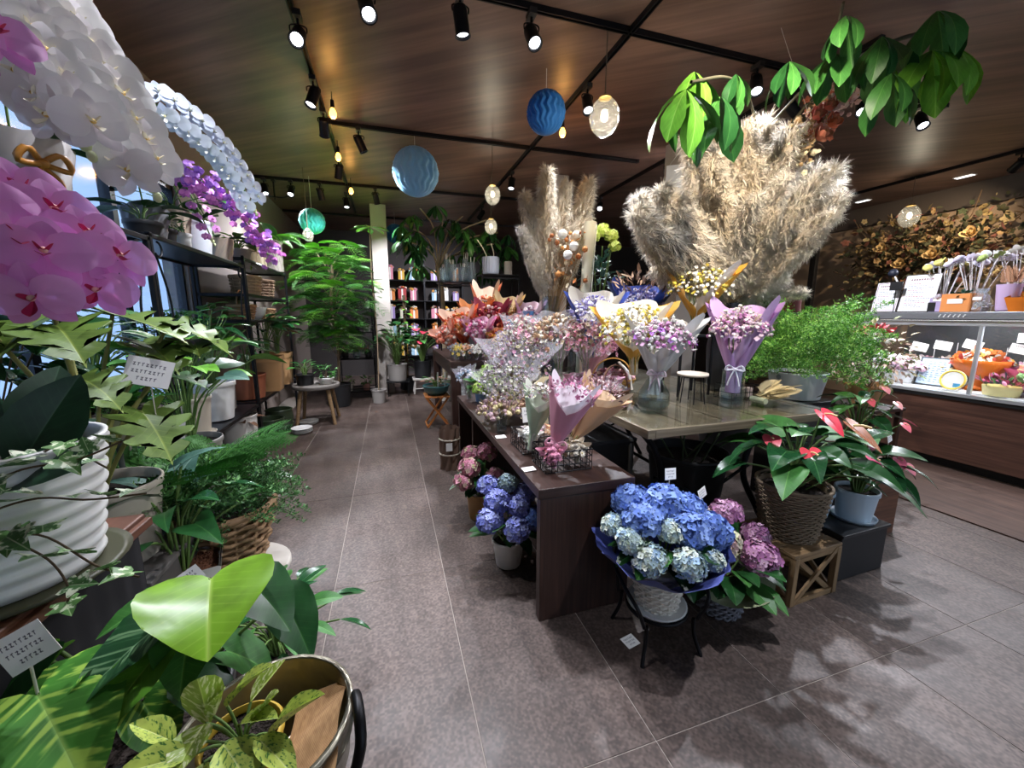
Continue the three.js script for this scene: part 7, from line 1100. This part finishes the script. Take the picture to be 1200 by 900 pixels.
// inside the refrigerator
const FD = .7755, inside = (name, label, cat, x, z) => thing(name, label, cat, [x, FD, z]);
{ const t = inside('order_board', 'pale blue board of printed notes leaning inside the refrigerator', 'sign', 5.4, -2.58); t.rotation.y = -PI / 2; const b = part('board', boxAt(.26, .3, .012, 0, .15, 0, .002), M(0x3a4048, .5), t); b.rotation.x = -.25; part('print', new THREE.PlaneGeometry(.23, .27).translate(0, .15, .008), new THREE.MeshPhysicalMaterial({ map: textTex(160, 200, (x, w, h) => { x.fillStyle = '#bcd4e8'; x.fillRect(0, 0, w, h); x.fillStyle = '#5a6a88'; for (let r = 0; r < 10; r++) for (let i = 0; i < 5; i++) x.fillRect(14 + i * 27, 22 + r * 17, 9 + (i * 7 + r * 5) % 13, 5); }), roughness: .4 }), b); }
{ const t = inside('round_label', 'round white and yellow sticker sign inside the refrigerator', 'sign', 5.3, -2.36); t.rotation.y = -PI / 2; part('disc', lathe([[0, 0], [.1, 0], [.1, .008], [0, .008]], 30).rotateX(PI / 2 - .2).translate(0, .1, 0), M(0xe6e8e2, .5), t); part('yellow_ring', new THREE.TorusGeometry(.09, .01, 6, 30).rotateX(-.2).translate(0, .1, .006), M(0xe0c44c, .5), t); part('blue_patch', boxAt(.05, .04, .004, .04, .05, .02), M(0x4aa0d0, .5), t); part('foot', boxAt(.12, .01, .06, 0, .005, 0), M(0xe6e8e2, .5), t); }
{ const t = inside('orange_compote', 'orange pedestal bowl of cream and orange flowers in the refrigerator', 'flowers', 5.55, -2.3); part('bowl', lathe([[0, 0], [.09, 0], [.06, .03], [.045, .08], [.06, .13], [.15, .17], [.2, .26], [.21, .3], [.195, .3], [.14, .19], [0, .16]], 34), M(0xd9701c, .4), t); const g = new GB(); dome(g, { n: 90, R: .19, y: .28, kinds: ['petal', 'five'], cols: [0xf2dfb4, 0xf4efe4, 0xe4782c, 0xd04a3c, 0xf0c45a], s: .045, flat: .4 }); stuff(part('flowers', g, VC(.7), t)); }
{ const t = inside('pink_boat_bowl', 'long pink bowl of white flowers in the refrigerator', 'flowers', 5.6, -1.85); part('bowl', lathe([[0, 0], [.1, 0], [.16, .08], [.24, .24], [.225, .24], [.14, .08]], 34).scale(1, 1, 1.25), M(0xcf5c90, .4), t); const g = new GB(); dome(g, { n: 90, R: .22, y: .22, kinds: ['petal', 'five'], cols: [0xf2e8ee, 0xe8b4cc, 0xeeeef0, 0xc98a6a], s: .04, flat: .35 }); stuff(part('flowers', g, VC(.7), t)); part('card', boxAt(.004, .08, .12, -.1, .36, .04), cardBack, t); }
{ const t = inside('yellow_cup_posy', 'pink carnations in a low pale yellow cup in the refrigerator', 'flowers', 5.36, -2.05); part('cup', lathe([[0, 0], [.11, 0], [.125, .09], [.115, .09], [.1, .01]], 28), M(0xe8dc9a, .5), t); const g = new GB(); dome(g, { n: 70, R: .14, y: .09, kinds: ['petal', 'spike'], cols: [0xd86a9a, 0xe8a0bc, 0xa83a5c, 0x5a8a4a], s: .035, flat: .5 }); stuff(part('flowers', g, VC(.7), t)); }
[[5.45, -3.0, 0xf0eef0, 'white blossoms filling the end of the refrigerator'], [5.6, -2.78, 0xe8b0bc, 'blush pink blossoms behind the blue notes board'], [5.42, -2.82, 0xd8b0c8, 'lilac pink blossoms beside the blue notes board'], [5.6, -2.55, 0xf0d9a4, 'cream and apricot blossoms behind the orange bowl'], [5.38, -1.78, 0x7fae6a, 'green and white blossoms at the refrigerator front'], [5.62, -1.5, 0xd8788c, 'rose blossoms further along the refrigerator']].forEach(([x, z, c, l]) => { const t = inside('cut_flowers', l, 'flowers', x, z); part('tub', potG(.09, .11, .14, { rim: .004, wall: .004 }), M(0xdfe2e4, .5), t); const g = new GB(); dome(g, { n: 130, R: .18, y: .16, kinds: ['petal', 'five', 'puff'], cols: [c, 0xf2f0f0, c, 0xe8d8d8], s: .028, flat: .6 }); stuff(part('flowers', g, VC(.7), t)); });
[[5.5, -2.84, .4, 'left-hand'], [5.55, -2.66, .42, 'middle'], [5.58, -2.5, .45, 'right-hand'], [5.7, -2.2, .42, 'lower'], [5.62, -2.05, .52, 'white upper']].forEach(([x, z, y, l], i) => { const t = inside('shelf_card', ['tilted speckled price card above the blush blossoms', 'plain tilted price card before the blush blossoms', 'lined price card above the apricot blossoms', 'tilted card beside the refrigerator mullion', 'upright white price card above the pink boat bowl'][i], 'price card', x, z); t.rotation.y = -PI / 2; const c = part('card', boxAt(.14, .09, .002, 0, y, 0), cardBack, t); c.rotation.z = [-.2, -.15, -.25, -.2, 0][i]; part('print', new THREE.PlaneGeometry(.13, .085).translate(0, y, .002), cardM[i % 3], c); part('pick', new GB().bar([0, 0, -.004], [0, y, -.004], .003, 5), M(0xcccccc, .5), t); });
// ---------- dried swag on the right wall ----------
{
  const O = [8.6, 2.55, -4.4], t = thing('wall_swag', 'wide dried branch and flower swag mounted on the beige right wall', 'dried flowers', O); const g = new GB(), b = new GB();
  for (let i = 0; i < 60; i++) { const z = rr(-1.1, 1.1), y = rr(-.5, .55); b.tube([[0, y * .5 - .05, z * .6], [-.12, y * .8, z], [-.2 + rr(-.1, .1), y + rr(-.1, .25), z * 1.25 + rr(-.2, .2)]], .008, 6, 4); }
  part('branches', b, M(0x5a4632, .9), t); const C = [0x5a4c30, 0x74623c, 0x40402a, 0x8f7450, 0x7a4c40, 0x323a22, 0x9c8a64];
  for (let i = 0; i < 1300; i++) { const z = (rnd() + rnd() - 1) * 1.35, y = (rnd() + rnd() - 1) * .72; g.add(flG[pick(['petal', 'spike', 'five', 'petal'])], aimM(V(rr(-.28, .02), y, z), V(-rnd(), rr(-1, 1), rr(-1, 1)), rr(-2, 2), rr(.03, .075)), col(pick(C))); }
  stuff(part('dried_leaves', g, VC(.9), t)); for (const [y, z] of [[.1, -.5], [-.1, .2], [-.2, -.2], [.15, .6]]) { const r = part('blossom', rose(.12, 0xb99a6a, 0xd8c08a), VC(.8), t); r.position.set(-.3, y, z); r.rotation.z = 1.3; }
}
{ const t = thing('spiky_dried_palm', 'spiky pale dried palm fan at the far right before the wall', 'dried flowers', [7.0, CT - .2, -2.35]); part('vase', lathe([[0, 0], [.09, 0], [.12, .2], [.06, .42], [.07, .45], [.055, .45], [.05, .4]], 22), M(0x6a5f52, .6), t); for (let i = 0; i < 26; i++) { const a = (i / 25 - .5) * 2.6, l = part('blade', leafG('lance', .75, .035, { droop: .1, cols: 1 }), M(0xd8c99c, .8), t); l.position.set(0, .42, 0); aim(l, V(rr(-.25, .25), Math.cos(a), Math.sin(a))); } const s = thing('back_counter', 'dark cabinet behind the refrigerator counter', 'cabinet', [7.0, 0, -1.6]); part('cabinet_body', boxAt(.6, 1.3, 3.2, 0, .65, 0, .006), darkWood, s); part('cabinet_top', boxAt(.66, .034, 3.26, 0, 1.317, 0, .004), darkWood, s); }
[[-5.2, 'nearest the dark inner wall'], [-3.9, 'above the dried wall swag'], [-2.6, 'above the dark cabinet']].forEach(([z, l]) => { const t = thing('slot_downlight', 'small white slot downlight in the ceiling ' + l, 'downlight', [8.1, H - .006, z]); part('frame', boxAt(.11, .01, .22, 0, 0, 0, .003), M(0xd8d8d8, .5), t); part('diffuser', boxAt(.08, .006, .19, 0, -.006, 0), M(0xffffff, .4, { emissive: 0xffffff, emissiveIntensity: 2 }), t, 'glowing strip'); const L = new THREE.RectAreaLight(0xfff2e0, 6, .08, .19); L.position.set(8.1, H - .018, z); L.lookAt(8.1, 0, z); L.castShadow = true; scene.add(L); });

shadow(scene);
renderer.render(scene, camera);
